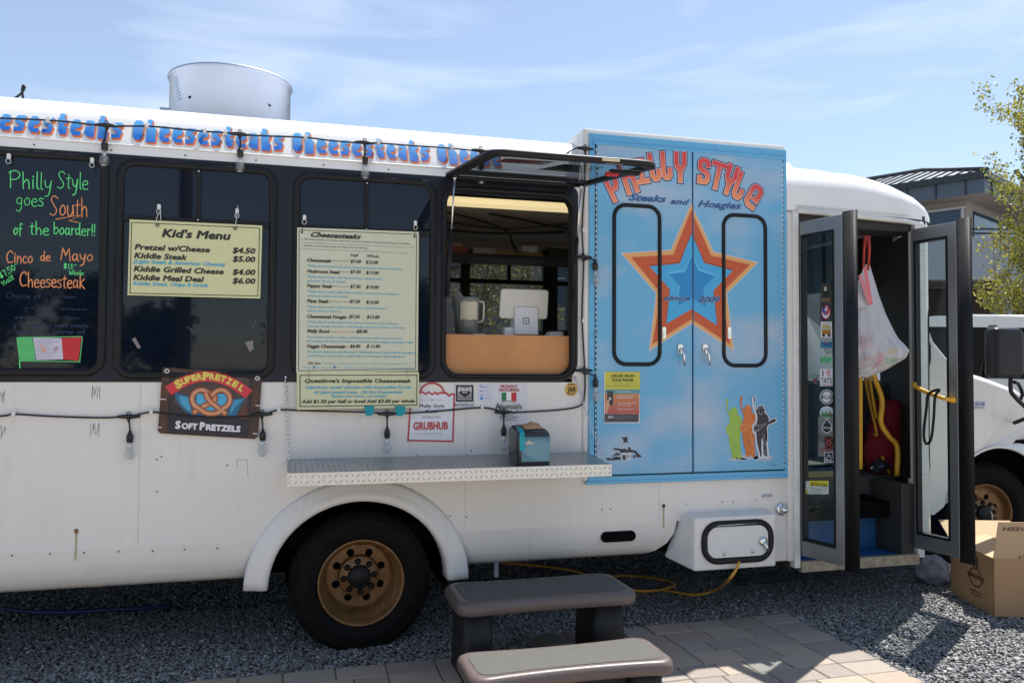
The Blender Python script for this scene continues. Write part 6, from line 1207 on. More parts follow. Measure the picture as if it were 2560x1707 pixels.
LN('2', 782.5, 920.5, 788, 6, S((30, 96, 170)), .04); LN('1', 834.5, 920.5, 838, 6, S((30, 96, 170)), .04)
for x_, y_ in ((755, 581), (1036.5, 592)): flc(t_, px(ell(x_, y_, 2.6, 2.8), Y2), BKI, Y2 - .0008)
part('print', t_, INK, mm, label='Cheesesteaks price list')
def eyelets(t, pts, Y, c=WTRIM):
    for x, y in pts:
        a = W(x, y, Y); mb = MB(); mb.tube([(a.x + .0065 * math.cos(k), Y - .002, a.z + .0065 * math.sin(k)) for k in [2 * PI * i / 12 for i in range(12)]], .002, 5, closed=True); part('eyelet', mb, c, t)
for (x0, y0, x1, y1) in ((757, 566, 755, 580), (1038, 580, 1036.5, 591)):
    mb = MB(); mb.tube([W(x0, y0, -.034), W(x1, y1, -.037)], .0018, 5); part('tie', mb, DARKM, mm)
im = board('menu_board', [(742, 928.5), (1047, 929.5), (1048, 1018), (742, 1024)], -.033, S((206, 208, 172)), "short cream Questlove's Impossible Cheesesteak board hung below the tall menu", None, 0)
t_ = MB(); Y2 = -.0368
ribbon(t_, px([(750, 938), (1042.5, 937.5), (1042, 1012), (750, 1016)], Y2), .0045, S((46, 50, 36)), Y2, True)
LN("Questlove's Impossible Cheesesteak", 761.5, 956, 1027.5, 9.6, BKI, .038, .2); LN('Substitute steak/ chicken with Impossible Foods', 764, 971.3, 1027, 7.6, CY_, .03); LN('all plant based meat.  All the cheesesteak', 784.5, 983.5, 1007.5, 7.6, CY_, .03); LN('flavor you love...no meat!', 828, 993, 965, 7.2, CY_, .03); LN('Add $1.50 per half or bowl Add $3.00 per whole', 753.5, 1007.5, 1037, 8.6, BKI, .038, .2)
part('print', t_, INK, im, label='black and blue Impossible Cheesesteak text'); eyelets(im, [(772, 938), (1019, 937.5)], -.037, mat('pink_tie', (.55, .42, .42), .5))
for x_ in (773, 1019): mb = MB(); mb.tube([W(x_, 924, -.038), W(x_ - 1, 938, -.039)], .0015, 5); part('tie', mb, bpy.data.materials['pink_tie'], im)
km = board('menu_board', [(324.5, 549), (655.8, 564.4), (650.5, 746.5), (319, 738)], -.030, S((212, 212, 164)), "wide cream Kid's Menu board hanging over the second window", None, 0)
t_ = MB(); Y2 = -.0338
ribbon(t_, px([(329, 556), (649, 570.5), (644.5, 740), (325, 733)], Y2), .0038, S((56, 58, 48)), Y2, True)
LN("Kid's Menu", 404.5, 592, 577, 20.5, BKI, .04, .2)
for s_, y_, x0_, x1_, pr, yp in (('Pretzel w/Cheese', 623.5, 336, 525, '$4.50', 632), ('Kiddie Steak', 645, 335, 467.5, '$5.00', 653.5), ('Kiddie Grilled Cheese', 678, 334, 559.5, '$4.00', 686), ('Kiddie Meal Deal', 699.5, 333, 510.5, '$6.00', 708)): LN(s_, x0_, y_, x1_, 14, BKI, .04, .2); LN(pr, 581, yp, 638.5, 14, BKI, .04, .2)
LN('(Light Steak & American Cheese)', 333.5, 657.5, 562, 9.5, CY_, .035, .2); LN('Kiddie Steak, Chips & Drink', 332.5, 712.5, 521, 9.5, CY_, .035, .2)
part('print', t_, INK, km, label="Kid's Menu price list"); eyelets(km, [(393.5, 563), (588, 571)], -.035, DARKM)
for a, b, c_ in (((399, 527, -.034), (391, 548, -.036), (393.5, 563, -.036)), ((401, 527, -.034), (402, 540, -.036), (401, 552, -.036)), ((595, 514, -.032), (592, 540, -.035), (588, 570, -.036))): mb = MB(); mb.tube([W(*a), W(*b), W(*c_)], .0018, 5); part('tie', mb, WTRIM, km)

# pretzel banner
sp = board('pretzel_banner', [(407.5, 917.5), (655, 937.5), (645, 1090), (637, 1097), (401, 1083), (394.5, 1076)], -.014, S((66, 42, 34)), 'brown SuperPretzel Soft Pretzels vinyl banner on the white side', None, 0, .003)
def zs(p): return [(380 + a / 5.6, 900 + b / 5.6) for a, b in p]
YS = -.0165; sm_ = MB(); R8 = random.Random(8)
def F_(p, c_, l=0): flc(sm_, px(zs(p), YS), c_, YS - l * .0004)
def Rb(p, w_, c_, l=0, cl=False, grad=None): ribbon(sm_, px(zs(p), YS), w_, c_, YS - l * .0004, cl, grad)
F_([(265, 160), (1410, 235), (1335, 1085), (215, 1015)], S((38, 34, 44)), 0); 
for y0, y1, c_ in ((165, 340, (70, 42, 36)), (350, 600, (84, 50, 34)), (610, 840, (62, 38, 30)), (850, 1010, (78, 46, 34))):
    F_([(155 - y0 * .07, y0 - 20), (262 - y0 * .05, y0 - 10), (262 - y1 * .05, y1 - 10), (155 - y1 * .07, y1 - 20)], S(c_), 1); F_([(1425 - y0 * .06, y0 + 60), (1530 - y0 * .07, y0 + 70), (1530 - y1 * .07, y1 + 70), (1425 - y1 * .06, y1 + 60)], S((c_[0] - 8, c_[1] - 2, c_[2])), 1)
F_([(330, 180), (850, 190), (1360, 250), (1330, 640), (1180, 760), (520, 740), (310, 600)], S((74, 58, 58)), 1); F_([(1190, 760), (1340, 640), (1325, 900), (1250, 900)], S((92, 50, 32)), 2); F_([(255, 780), (1330, 830), (1320, 1065), (245, 1000)], S((28, 30, 42)), 3)
F_([(315, 450), (500, 500), (820, 470), (1130, 545), (1320, 530), (1250, 620), (1180, 780), (560, 770), (440, 700), (340, 560)], S((26, 104, 140)), 4); F_([(380, 500), (500, 520), (560, 740), (470, 680), (400, 590)], S((70, 160, 196)), 5); F_([(1130, 565), (1280, 545), (1200, 620), (1090, 760)], S((60, 150, 190)), 5); F_([(630, 470), (1040, 470), (1060, 620), (900, 730), (720, 720), (610, 620)], S((72, 172, 216)), 5)
def arcp(cx_, cy_, r, a0_, a1_, n=16): return [(cx_ + r * math.cos(math.radians(a0_ + (a1_ - a0_) * k / n)), cy_ - r * math.sin(math.radians(a0_ + (a1_ - a0_) * k / n))) for k in range(n + 1)]
def bpath(t): return (360 + 940 * t, 345 - 560 * t * (1 - t) + 90 * t * t * 1.0)
Rb([(bpath(t / 14)[0], bpath(t / 14)[1] + 2) for t in range(-1, 15)], .050, S((208, 52, 64)), 7); Rb([(780, 215), (900, 215)], .02, S((208, 52, 64)), 7)
V0 = 'SUPERPRETZEL'; tpos = [.03, .11, .18, .255, .335, .425, .51, .59, .665, .75, .835, .925]
for i, ch in enumerate(V0):
    big_ = i in (0, 5); t = tpos[i]; a, b = bpath(t), bpath(t + .01); c0 = W(380 + a[0] / 5.6, 900 + (a[1] + 40) / 5.6, YS); ang = -math.atan2((b[1] - a[1]), (b[0] - a[0])); hh = (18 if big_ else 14) / 482; ww = hh * (.86 if ch != 'L' else .7)
    V, Fc = glyphs(ch, 0, .06, 1); m0, m1 = min(v[0] for v in V), max(v[0] for v in V); ca, sa = math.cos(ang), math.sin(ang)
    for lay, sc2, cc in ((8, 1.06, S((150, 90, 40))), (9, 1.0, S((226, 208, 96)))):
        P_ = [((v[0] - (m0 + m1) / 2) / (m1 - m0) * ww * sc2, (v[1] / CAP - .5) * hh * sc2 + (40 / 5.6) / 482) for v in V]; sm_.mesh([(c0.x + x * ca - z * sa, YS - lay * .0004, c0.z + x * sa + z * ca) for x, z in P_], Fc, 0, False, cc)
lobeL = arcp(690, 540, 122, 20, 340 - 60, 18); pz = [(860, 575)] + [(840, 470)] + arcp(690, 545, 128, 40, 250, 14) + [(740, 730), (830, 750), (930, 730)] + arcp(965, 545, 128, -65, 150, 14) + [(850, 480)]
armA = [(600, 720), (700, 660), (810, 600), (880, 560), (870, 480)]; armB = [(1015, 735), (930, 670), (830, 590), (780, 530), (760, 480)]
for q, l in ((pz, 10), (armA, 11.6), (armB, 13.2)):
    q = [(v.x, v.y) for v in sm_path([(a, b, 0) for a, b in q], 4)]
    for k, (w_, c_) in enumerate(((.0285, (120, 62, 36)), (.023, (176, 100, 62)), (.014, (200, 132, 92)), (.006, (214, 160, 128)))): Rb(q, w_, S(c_), l + k * .4)
for k in range(70):
    q = R8.choice(pz[2:16] + pz[19:33]); x, y = q[0] + R8.uniform(-26, 26), q[1] + R8.uniform(-26, 26); F_([(x, y), (x + 9, y + 1), (x + 8, y + 8), (x, y + 8)], S((226, 206, 186)), 15.5)
for s_, x0_, x1_, big_ in (('S', 322, 400, 1), ('OFT', 412, 636, 0), ('P', 664, 742, 1), ('RETZELS', 752, 1238, 0)):
    yb = 950 + (x0_ - 322) * .055; TX(sm_, s_, 380 + x0_ / 5.6, 900 + yb / 5.6, 380 + x1_ / 5.6, 18.5 if big_ else 14.5, S((226, 226, 234)), YS, .0058, bold=.06, y1=900 + (950 + (x1_ - 322) * .055) / 5.6)
Rb([(268, 165), (215, 1015), (1335, 1082), (1412, 235)], .002, S((16, 16, 20)), 6)
part('print', sm_, INK, sp, label='pretzel artwork with yellow SUPERPRETZEL and white SOFT PRETZELS')
for x_, y_ in ((417.5, 927.5), (643.5, 945.5)):
    a = W(x_, y_, YS); mb = MB(); mb.tube([(a.x + .0085 * math.cos(k), YS - .002, a.z + .0085 * math.sin(k)) for k in [2 * PI * i / 14 for i in range(14)]], .003, 6, closed=True); mb.face([(a.x + .006 * math.cos(k), YS - .001, a.z + .006 * math.sin(k)) for k in [2 * PI * i / 14 for i in range(14)]], 1); part('grommet', mb, [WTRIM, VOID], sp)
mb = MB()
for q in ([(395, 1068), (404, 1068)], [(401, 997), (414, 998)], [(640, 1013), (649, 1014)], [(633, 1083), (644, 1084)]): ribbon(mb, px(q, YS), .004, S((225, 222, 226)), YS - .004)
part('cable_tie', mb, INK, sp)

# ================================================================== STRING LIGHTS
CB = mat('black_light_cable', (.012, .012, .013), .45)
def string(label, pts, bulbs, clips, Yc=-.012):
    P = [Vector(p) for p in pts]; t = thing('string_light', label, 'string lights', tuple(P[0])); t['group'] = 'festoon lights on the truck side'
    mb = MB(); mb.tube(sm_path(P, 5), .0046, 8); part('cable', mb, CB, t)
    for a, b, L, tilt in bulbs:
        A = Vector(a); B = Vector(b)     # A junction on the cable, B socket top
        mb = MB(); mb.tube([A + Vector((-.05, 0, .000)), A + Vector((-.028, -.002, .0)), A + Vector((0, -.004, 0)), A + Vector((.028, -.002, 0)), A + Vector((.05, 0, 0))], [.0055, .009, .012, .009, .0055], 8); mb.tube([A, A + Vector((0, -.002, -.022))], [.011, .006], 8)
        mb.tube([A + Vector((.007 * math.cos(k), -.004, .014 + .008 * math.sin(k))) for k in [2 * PI * i / 10 for i in range(10)]], .0025, 5, closed=True); mb.tube([A + Vector((0, -.002, -.02)), (A + B) / 2, B], .0042, 6)
        so_ = part('socket', mb, CB, t); d = Vector((tilt, -.05, -1)).normalized(); rot = d.to_track_quat('Z', 'Y').to_matrix().to_4x4(); xf = Matrix.Translation(B) @ rot
        mb = MB(); mb.lathe([(0, -.002), (.006, .0), (.009, .012), (.014, .020), (.0155, .024), (.0155, .040), (.0145, .041), (.0145, .056), (.012, .057), (0, .057)], (0, 0, 0), 'z', 16, xf=xf); part('socket_body', mb, CB, so_)
        mb = MB(); mb.lathe([(.0115, .057), (.0125, .066), (.0135, .078), (.019, .092), (.0225, .106), (.022, .118), (.017, .130), (.009, .136), (0, .1375)], (0, 0, 0), 'z', 20, xf=xf); part('bulb', mb, BULBGL, so_)
        mb = MB(); mb.lathe([(0, .058), (.006, .06), (.005, .075), (.003, .085), (0, .086)], (0, 0, 0), 'z', 8, xf=xf); mb.tube([xf @ Vector((.009 * math.cos(k * 1.4), .009 * math.sin(k * 1.4), .095 + .022 * (k % 2))) for k in range(11)], .0006, 4); mb.lathe([(.0, .134), (.016, .1295), (.0, .1305)], (0, 0, 0), 'z', 12, xf=xf); part('filament', mb, CHROME, so_)
    for c_ in clips:
        mb = MB(); c_ = Vector(c_); mb.box(c_.x - .008, c_.x + .008, c_.y - .007, c_.y + .02, c_.z - .009, c_.z + .009); mb.box(c_.x - .005, c_.x + .009, c_.y + .002, c_.y + .03, c_.z + .006, c_.z + .02); part('clip', mb, WTRIM, t, bev=.002)
    return t
def ur(x, y): return tuple(W(x, y, .012))
up_pts = [W(-520, 285, .012)] + [W(-150, 292, .012)] + [W(x, y, .012) for x, y in [(0, 296), (119, 301), (190, 307), (262, 315), (366, 316), (430, 321), (512, 329), (565, 332), (597, 337), (660, 340), (762, 344), (830, 352), (907, 358), (944, 358), (1040, 365), (1130, 371), (1196, 378), (1250, 383), (1330, 392), (1400, 392), (1430, 375), (1452, 368)]] + [W(1462, 376, -.02), W(1466, 420, -.025), W(1459, 500, -.02), W(1455, 578, -.02), W(1459, 650, -.022), W(1457, 720, -.018), W(1455, 800, -.016), W(1462, 925, -.02), W(1461, 990, -.018), W(1450, 1014, -.016), W(1400, 1024, -.014), W(1300, 1030, -.014), W(1260, 1029, -.014), W(1205, 1019, -.012), W(1100, 1027, -.014), W(1010, 1033, -.03), W(968, 1033, -.036), W(905, 1030, -.036), W(760, 1026, -.02), W(697, 1025, -.014), W(655, 1036, -.022), W(600, 1042, -.022), W(520, 1042, -.022), W(440, 1037, -.022), W(378, 1030, -.02), W(325, 1040, -.014), W(250, 1044, -.014), W(120, 1040, -.014), W(34, 1035, -.014), W(0, 1040, -.014), W(-200, 1052, -.014), W(-500, 1060, -.014)]
string('black festoon string with clear bulbs along the roof edge and below the windows', up_pts,
  [(W(267, 314, .0), W(262, 347, -.02), 0, 0), (W(600, 336, .0), W(601, 365, -.02), 0, 0), (W(912, 357, .0), W(913, 384, -.02), 0, 0), (W(1201, 377, .0), W(1203, 398, -.02), 0, 0), (W(1462, 372, -.02), W(1464, 392, -.03), 0, .0),
   (W(1457, 643, -.022), W(1487, 650, -.045), 0, .05), (W(1460, 926, -.02), W(1488, 941, -.045), 0, .03),
   (W(1259, 1030, -.016), W(1259.5, 1062, -.022), 0, 0), (W(968, 1034, -.038), W(968, 1067, -.03), 0, 0), (W(655, 1035, -.022), W(657, 1072, -.022), 0, 0), (W(322, 1041, -.014), W(325, 1076, -.02), 0, 0)],
  [W(119, 301, .012), W(367, 316, .012), W(512, 329, .012), W(563, 332, .012), W(764, 344, .012), W(946, 358, .012), W(1130, 371, .012), W(1459, 575, -.02), W(1458, 802, -.016), W(1205, 1019, -.012), W(697, 1025, -.014), W(34, 1034, -.014), W(378, 1030, -.02)])
rl = [W(-250, 225, .6), W(0, 249, .4), W(32, 248, .4), W(55, 232, .4), W(62, 218, .4), W(57, 216, .4), W(56, 235, .4), W(66, 255, .42), W(110, 258, .6), W(190, 262, .5)]
mb = MB(); mb.tube(sm_path(rl, 5), .006, 8); o = part('roof_cable', mb, CB); top(o, 'black cable looped up over the roof edge at far left', 'cable')
mb = MB(); c_ = W(193, 262, .4); mb.lathe([(0, -.02), (.018, -.01), (.022, 0), (.018, .014), (0, .02)], tuple(c_), 'z', 14); o = part('bulb', mb, BULBGL); o.name = 'loose_bulb'; top(o, 'clear bulb lying on the roof left of the vent', 'bulb')

# ================================================================== NAPKIN DISPENSER on the shelf
nd = thing('napkin_dispenser', 'smoked black napkin dispenser with teal tape standing on the metal shelf', 'dispenser', (1.2, -.23, .95))
zt0, zt1 = .951, 1.112; xa, xb = 1.125, 1.300
def ndl(ins, z, dx=0): return [(xa + p[0], -.325 + p[1] * 1.0, z) for p in rr(ins, xb - xa - ins, ins, .20 - ins, .03 - min(ins, .02))]
mb = MB(); mb.loft([ndl(.004, zt0), ndl(.0, zt0 + .006), ndl(0, zt1 - .01), ndl(.003, zt1), ndl(.02, zt1 + .018), ndl(.05, zt1 + .026)], 0, True, cap0=True, cap1=True)
mb.v = [(x, y_ - .0 + .0, z - .028 * (-(y_ + .004) / .345) + .014) for x, y_, z in mb.v]; part('case', mb, SMOKE, nd)
mb = MB(); A = [(xa + .018, -.331, zt0 + .012), (xb - .008, -.331, zt0 + .012), (xb - .008, -.331, zt1 - .028), (xa + .018, -.331, zt1 - .028)]
mb.face(A, 0, False, S((74, 120, 140))); 
fl(mb, [(a + xa, b + zt0) for a, b in ((.022, .06), (.05, .105), (.09, .12), (.165, .11), (.165, .016), (.10, .016))], S((96, 140, 158)), -.3313); fl(mb, [(a + xa, b + zt0) for a, b in ((.03, .10), (.055, .118), (.09, .098))], S((190, 176, 160)), -.3316)
for k in range(4): TX(mb, 'Please take only what you need' if k < 3 else 'thank you', xa + .045, zt0 + .085 - k * .013, xa + .145 - k * .004, .005, S((150, 176, 180)), -.3318, world=True)
part('front_card', mb, INK, nd, label='pale blue printed card in the front window')
mb = MB(); L = []
for i in range(9): 
    x = xa + .04 + i * .0125; zt_ = zt1 + .026 + .018 * math.sin(PI * i / 8) + .004 * math.sin(i * 2.1); L.append([(x, -.30, zt1 - .005 + .01 * math.sin(i)), (x, -.29, zt_ - .008), (x, -.26, zt_), (x + .01, -.18, zt_ - .012)])
mb.loft(L, 0, True, closed=False); part('napkin', mb, NAPK, nd)
mb = MB(); mb.loft([[(x, y_, z) for x in (xa - .001 + .008, xa + .033)] for y_, z in ((-.24, zt1 + .020), (-.30, zt1 + .014), (-.328, zt1 - .004), (-.3335, zt1 - .02), (-.334, zt0 + .078), (-.334, zt0 + .066))], 0, False, closed=False); part('tape', mb, TAPE, nd)
for i, (x0, x1) in enumerate(((911, 935), (987.5, 1013))):
    mb = MB(); q = [W(x, y_, -.043) for x, y_ in ((x0, 1015), (x1, 1015), (x1 + .5, 1034), ((x0 + x1) / 2 + 2, 1040), (x0 + 3, 1038))]; mb.mesh(q, [(0, 1, 2, 3, 4)]); o = part('painters_tape', mb, TAPE); top(o, ('left' if i == 0 else 'right') + ' strip of teal tape below the Impossible Cheesesteak board', 'tape', 'strips of teal painters tape')

# ================================================================== STEP STOOL
st = thing('step_stool', 'taupe plastic two-step stool with grey grip mats below the counter', 'step stool', (1.22, -.6, 0))
def slab(x0, x1, y0, y1, z, th, name, skew=0, waist=.02):
    n = 10; pts = []
    for p in rr(x0, x1, y0, y1, .075, 7):
        x, y = p; u = (x - (x0 + x1) / 2) / ((x1 - x0) / 2); f = waist * (1 - u * u); v = (y - (y0 + y1) / 2) / ((y1 - y0) / 2)
        pts.append((x, y - f * v))
    # densify the long sides
    q = []
    for i in range(len(pts)):
        a, b = pts[i - 1], pts[i]; d = math.dist(a, b); k = max(1, int(d / .08))
        for j in range(k): 
            x, y = a[0] + (b[0] - a[0]) * (j + 1) / k, a[1] + (b[1] - a[1]) * (j + 1) / k
            if k > 1: 
                u = (x - (x0 + x1) / 2) / ((x1 - x0) / 2); v = 1 if y > (y0 + y1) / 2 else -1; y = (y1 if v > 0 else y0) - v * waist * (1 - u * u) if abs(y - (y0 if v < 0 else y1)) < waist * 1.2 and abs(u) < .9 else y
            q.append((x, y))
    cx, cy = (x0 + x1) / 2, (y0 + y1) / 2
    def sc(s, zz): return [(cx + (x - cx) * (1 - s / (x1 - x0) * 2), cy + (y - cy) * (1 - s / (y1 - y0) * 2), zz) for x, y in q]
    mb = MB(); mb.loft([sc(.006, z - th), sc(.0, z - th + .006), sc(-.002, z - th * .5), sc(.0, z - .02), sc(.006, z - .008), sc(.016, z - .001), sc(.026, z)], 0, True, cap0=True, cap1=True); o = part(name, mb, STEP, st)
    mb = MB(); mb.loft([sc(.042, z - .001), sc(.042, z + .002), sc(.046, z + .0035)], 0, False, cap1=True); part('grip_mat', mb, MATB, o)
slab(.775, 1.66, -.61, -.20, .362, .062, 'upper_step', waist=.02); slab(.735, 1.64, -1.045, -.685, .185, .058, 'lower_step', waist=.03)
def leg(x0, x1, y0, y1, z1):
    mb = MB(); mb.loft([[(a, b, 0) for a, b in rr(x0, x1, y0, y1, .04, 4)], [(x0 + (a - x0) * .92 + .008, y0 + (b - y0) * .95 + .005, z1) for a, b in rr(x0, x1, y0, y1, .04, 4)]], 0, True, cap0=True, cap1=True); part('leg', mb, LEGP, st)
leg(.80, .95, -.57, -.26, .305); leg(1.44, 1.61, -.56, -.26, .305); leg(.76, .90, -1.0, -.66, .135); leg(1.44, 1.60, -1.0, -.69, .135)
mb = MB(); mb.box(.84, 1.58, -.94, -.91, .06, .135); part('brace', mb, LEGP, st, bev=.01)
# wheel side jack stub / blue pipe below skirt
mb = MB(); p = W(1240, 1428, .12); mb.box(p.x - .012, p.x + .012, .11, .14, p.z - .03, .40); tp('bracket', mb, GALV, bev=.002)
mb = MB(); mb.tube(sm_path([W(0, 1520, .9), W(120, 1530, .8), W(300, 1522, .8), W(430, 1515, .9)], 5), .012, 8); o = part('water_hose', mb, mat('blue_hose', (.006, .025, .10), .6)); top(o, 'blue water hose lying in the shade under the rear of the truck', 'hose')
# yellow extension cord out of the hatch
cpts = [W(1848, 1404, -.135)] + [W(1842, 1420, -.15), W(1822, 1448, -.14)] + [G(1790, 1474, .03), G(1740, 1486, .016), G(1690, 1480, .014), G(1650, 1474, .014), G(1610, 1478, .018), G(1560, 1472, .016), G(1500, 1462, .016), G(1490, 1448, .016), G(1560, 1438, .016), G(1640, 1446, .016), G(1682, 1456, .016), G(1680, 1466, .018), G(1630, 1476, .022), G(1560, 1470, .024), G(1480, 1440, .02), G(1400, 1420, .016), G(1250, 1405, .016)]
mb = MB(); mb.tube(sm_path(cpts, 7), .0085, 8); o = part('extension_cord', mb, HOSE); top(o, 'yellow-orange extension cord running from the hatch and coiled on the gravel', 'cord')

# ================================================================== CARDBOARD BOX and things by the door
bx = thing('cardboard_box', 'open brown cardboard box with upside-down KEEP FROZEN print by the front wheel', 'box', (4.2, -.2, 0))
A0 = Vector((3.985, -.385, .004)); B0 = Vector((4.145, .10, .004)); ux = (B0 - A0).normalized(); L1_ = (B0 - A0).length; vx_ = Vector((ux.y, -ux.x, 0)); L2_ = .46
def bp(a, b, z): return A0 + ux * a + vx_ * b + Vector((0, 0, z))
Hh = .335
def panel(nm, q, m_=CARD, m2=CARDI, th=.004, lab=None):
    mb = MB(); n = (q[1] - q[0]).cross(q[2] - q[0]).normalized() * th; b = [p - n for p in q]; mb.mesh(q + b, [(0, 1, 2, 3), (0, 4, 5, 1), (1, 5, 6, 2), (2, 6, 7, 3), (3, 7, 4, 0)]); mb.mesh(b, [(3, 2, 1, 0)], 1); return part(nm, mb, [m_, m2], bx, label=lab)
panel('side', [bp(0, 0, 0), bp(0, 0, Hh), bp(L1_, 0, Hh), bp(L1_, 0, 0)]); panel('side', [bp(0, L2_, 0), bp(0, L2_, Hh), bp(0, 0, Hh), bp(0, 0, 0)][::1]); panel('side', [bp(L1_, 0, 0), bp(L1_, 0, Hh), bp(L1_, L2_, Hh), bp(L1_, L2_, 0)], CARDI, CARD); panel('side', [bp(L1_, L2_, 0), bp(L1_, L2_, Hh), bp(0, L2_, Hh), bp(0, L2_, 0)], CARDI, CARD)
mb = MB(); mb.mesh([bp(.01, .01, .012), bp(L1_ - .01, .01, .012), bp(L1_ - .01, L2_ - .01, .012), bp(.01, L2_ - .01, .012)], [(0, 1, 2, 3)]); part('bottom', mb, CARDI, bx)
panel('flap', [bp(.004, .0, Hh), bp(.004, .0, Hh) + Vector((.01, -.03, .215)), bp(.004, L2_, Hh) + Vector((.01, -.03, .215)), bp(.004, L2_, Hh)][::1])
panel('flap', [bp(.02, .006, Hh), bp(.03, .20, Hh + .045), bp(L1_ - .05, .20, Hh + .05), bp(L1_, .006, Hh)], CARDI, CARD); panel('flap', [bp(L1_, .0, Hh), bp(L1_, L2_, Hh), bp(L1_ + .16, L2_, Hh + .10), bp(L1_ + .16, 0, Hh + .10)], CARDI, CARD)
pr = MB(); Kc = S((66, 44, 34))
def btext(s, a0, b0, z0, wd, h, face='R', c_=Kc):
    V, Fc = glyphs(s, 0, .02, 1); m0, m1 = min(v[0] for v in V), max(v[0] for v in V); P_ = []
    for v in V:
        t = (v[0] - m0) / (m1 - m0); zz_ = z0 - v[1] / CAP * h
        if face == 'R': p = bp(0, b0 + wd * (1 - t), zz_) + ux * (-.0025) + (Vector((.01, -.03, 0)) * ((zz_ - Hh) / .215) if zz_ > Hh else Vector())
        else: p = bp(a0 - wd * t, 0, zz_) - vx_ * .0025
        P_.append(p)
    pr.mesh([tuple(p) for p in P_], Fc, 0, False, c_)
btext('KEEP FROZEN', 0, .03, Hh + .185, .33, .022); btext('ONLY', 0, .135, Hh + .025 - .005, .10, .02)
def lp_(a, z): p = bp(a, 0, z) - vx_ * .0025; return p
def poly3(pts, c_): pr.face([tuple(lp_(*p)) for p in pts], 0, False, c_)
cc_ = S((72, 46, 32)); ca0, cz0 = .20, .175
ri = [(ca0 + .068 * math.cos(t), cz0 + .05 * math.sin(t)) for t in [2 * PI * k / 24 for k in range(24)]]; ro_ = [(ca0 + .076 * math.cos(t), cz0 + .057 * math.sin(t)) for t in [2 * PI * k / 24 for k in range(24)]]
for k in range(24): poly3([ri[k], ro_[k], ro_[(k + 1) % 24], ri[(k + 1) % 24]], cc_)
poly3([(ca0 - .01, .235), (ca0 - .03, .235), (ca0 - .03, .30), (ca0 - .01, .30)], cc_); poly3([(ca0 + .03, .235), (ca0 + .01, .235), (ca0 + .01, .30), (ca0 + .03, .30)], cc_)
btext("Amoroso's", ca0 + .10, 0, cz0 + .018, .20, .036, 'L', cc_); btext('Why Philly sandwiches', ca0 + .07, 0, .095, .14, .012, 'L', cc_); btext('are world-famous.', ca0 + .06, 0, .075, .12, .012, 'L', cc_)
part('print', pr, INK, bx, label='upside-down KEEP FROZEN and round bakery mark')
# grey crumpled plastic bag
def crumple(name, ctr, rx, ry, rz, m_, label, cat, seed=1, amp=.16):
    b = bmesh.new(); bmesh.ops.create_icosphere(b, subdivisions=4, radius=1); from mathutils import noise
    for v in b.verts:
        d = v.co.normalized(); f = 1 + amp * noise.noise(d * 2.3 + Vector((seed, 0, 0))) * 2 + amp * .6 * abs(noise.noise(d * 5 + Vector((0, seed, 0)))); v.co = Vector((d.x * rx * f, d.y * ry * f, max(-rz * .75, d.z * rz * f))) + Vector(ctr)
    me = bpy.data.meshes.new(name); b.to_mesh(me); b.free(); me.materials.append(m_); [setattr(p, 'use_smooth', True) for p in me.polygons]; o = bpy.data.objects.new(name, me); col.objects.link(o); return top(o, label, cat)
g_ = G(2335, 1455); crumple('plastic_bag', (g_.x, g_.y, .075), .115, .10, .095, fabric('greyish_bag_plastic', (.42, .43, .50), .3), 'grey translucent plastic bag on the gravel left of the cardboard box', 'bag', 3)
WIR = mat('thin_wire', (.3, .27, .22), .5)
mb = MB(); R9 = random.Random(4); q = []
for k in range(16): a = k * .8; q.append(G(2270 + 35 * math.cos(a) * (1 + .3 * R9.random()), 1437 + 10 * math.sin(a), .015 + .01 * R9.random()))
mb.tube(sm_path(q, 5), .0016, 5); o = part('wire_tangle', mb, WIR); top(o, 'thin tangled wire on the gravel beside the plastic bag', 'wire')
mb = MB(); q = [Wx(2450, 1300, 4.72), Wx(2455, 1322, 4.70), Wx(2478, 1312, 4.69), Wx(2480, 1285, 4.69), Wx(2476, 1278, 4.70)]; mb.tube(sm_path(q, 5), .003, 5); q = [Wx(2455, 1330, 4.70), Wx(2465, 1316, 4.69), Wx(2490, 1340, 4.69)]; mb.tube(sm_path(q, 5), .003, 5); o = part('wheel_wire', mb, WTRIM); top(o, 'pale wire loop hanging at the front wheel', 'wire')

# ================================================================== BACKGROUND
# office building
bd = thing('office_building', 'two storey office building with dark standing seam hip roof and large windows', 'building', (17, 14, 0))
Oc = Vector((16.46, 11.78, 0)); ba = Vector((-.463, .886, 0)); bb = Vector((.886, .463, 0))
def bpos(u, v, z): return Oc + ba * u + bb * v + Vector((0, 0, z))
DG = mat('dark_roof_metal', (.22, .25, .26), .4, metal=.3, var=.06, vscale=2); SEAM = mat('dark_roof_seam', (.035, .042, .05), .4, metal=.3); FAS = mat('blue_grey_fascia', (.085, .115, .15), .5); SOF = mat('tan_soffit', (.33, .30, .28), .7); WAL = mat('grey_cladding', (.36, .38, .42), .6, var=.04, vscale=1.5); WIN = mat('office_glass', (.02, .045, .09), .04); MUL = mat('window_mullion', (.5, .5, .5), .4); BRN = mat('brown_recess', (.06, .04, .032), .7)
ez = 6.29; v0 = 2.3; rz = 7.06; UL = 26; VL = 9
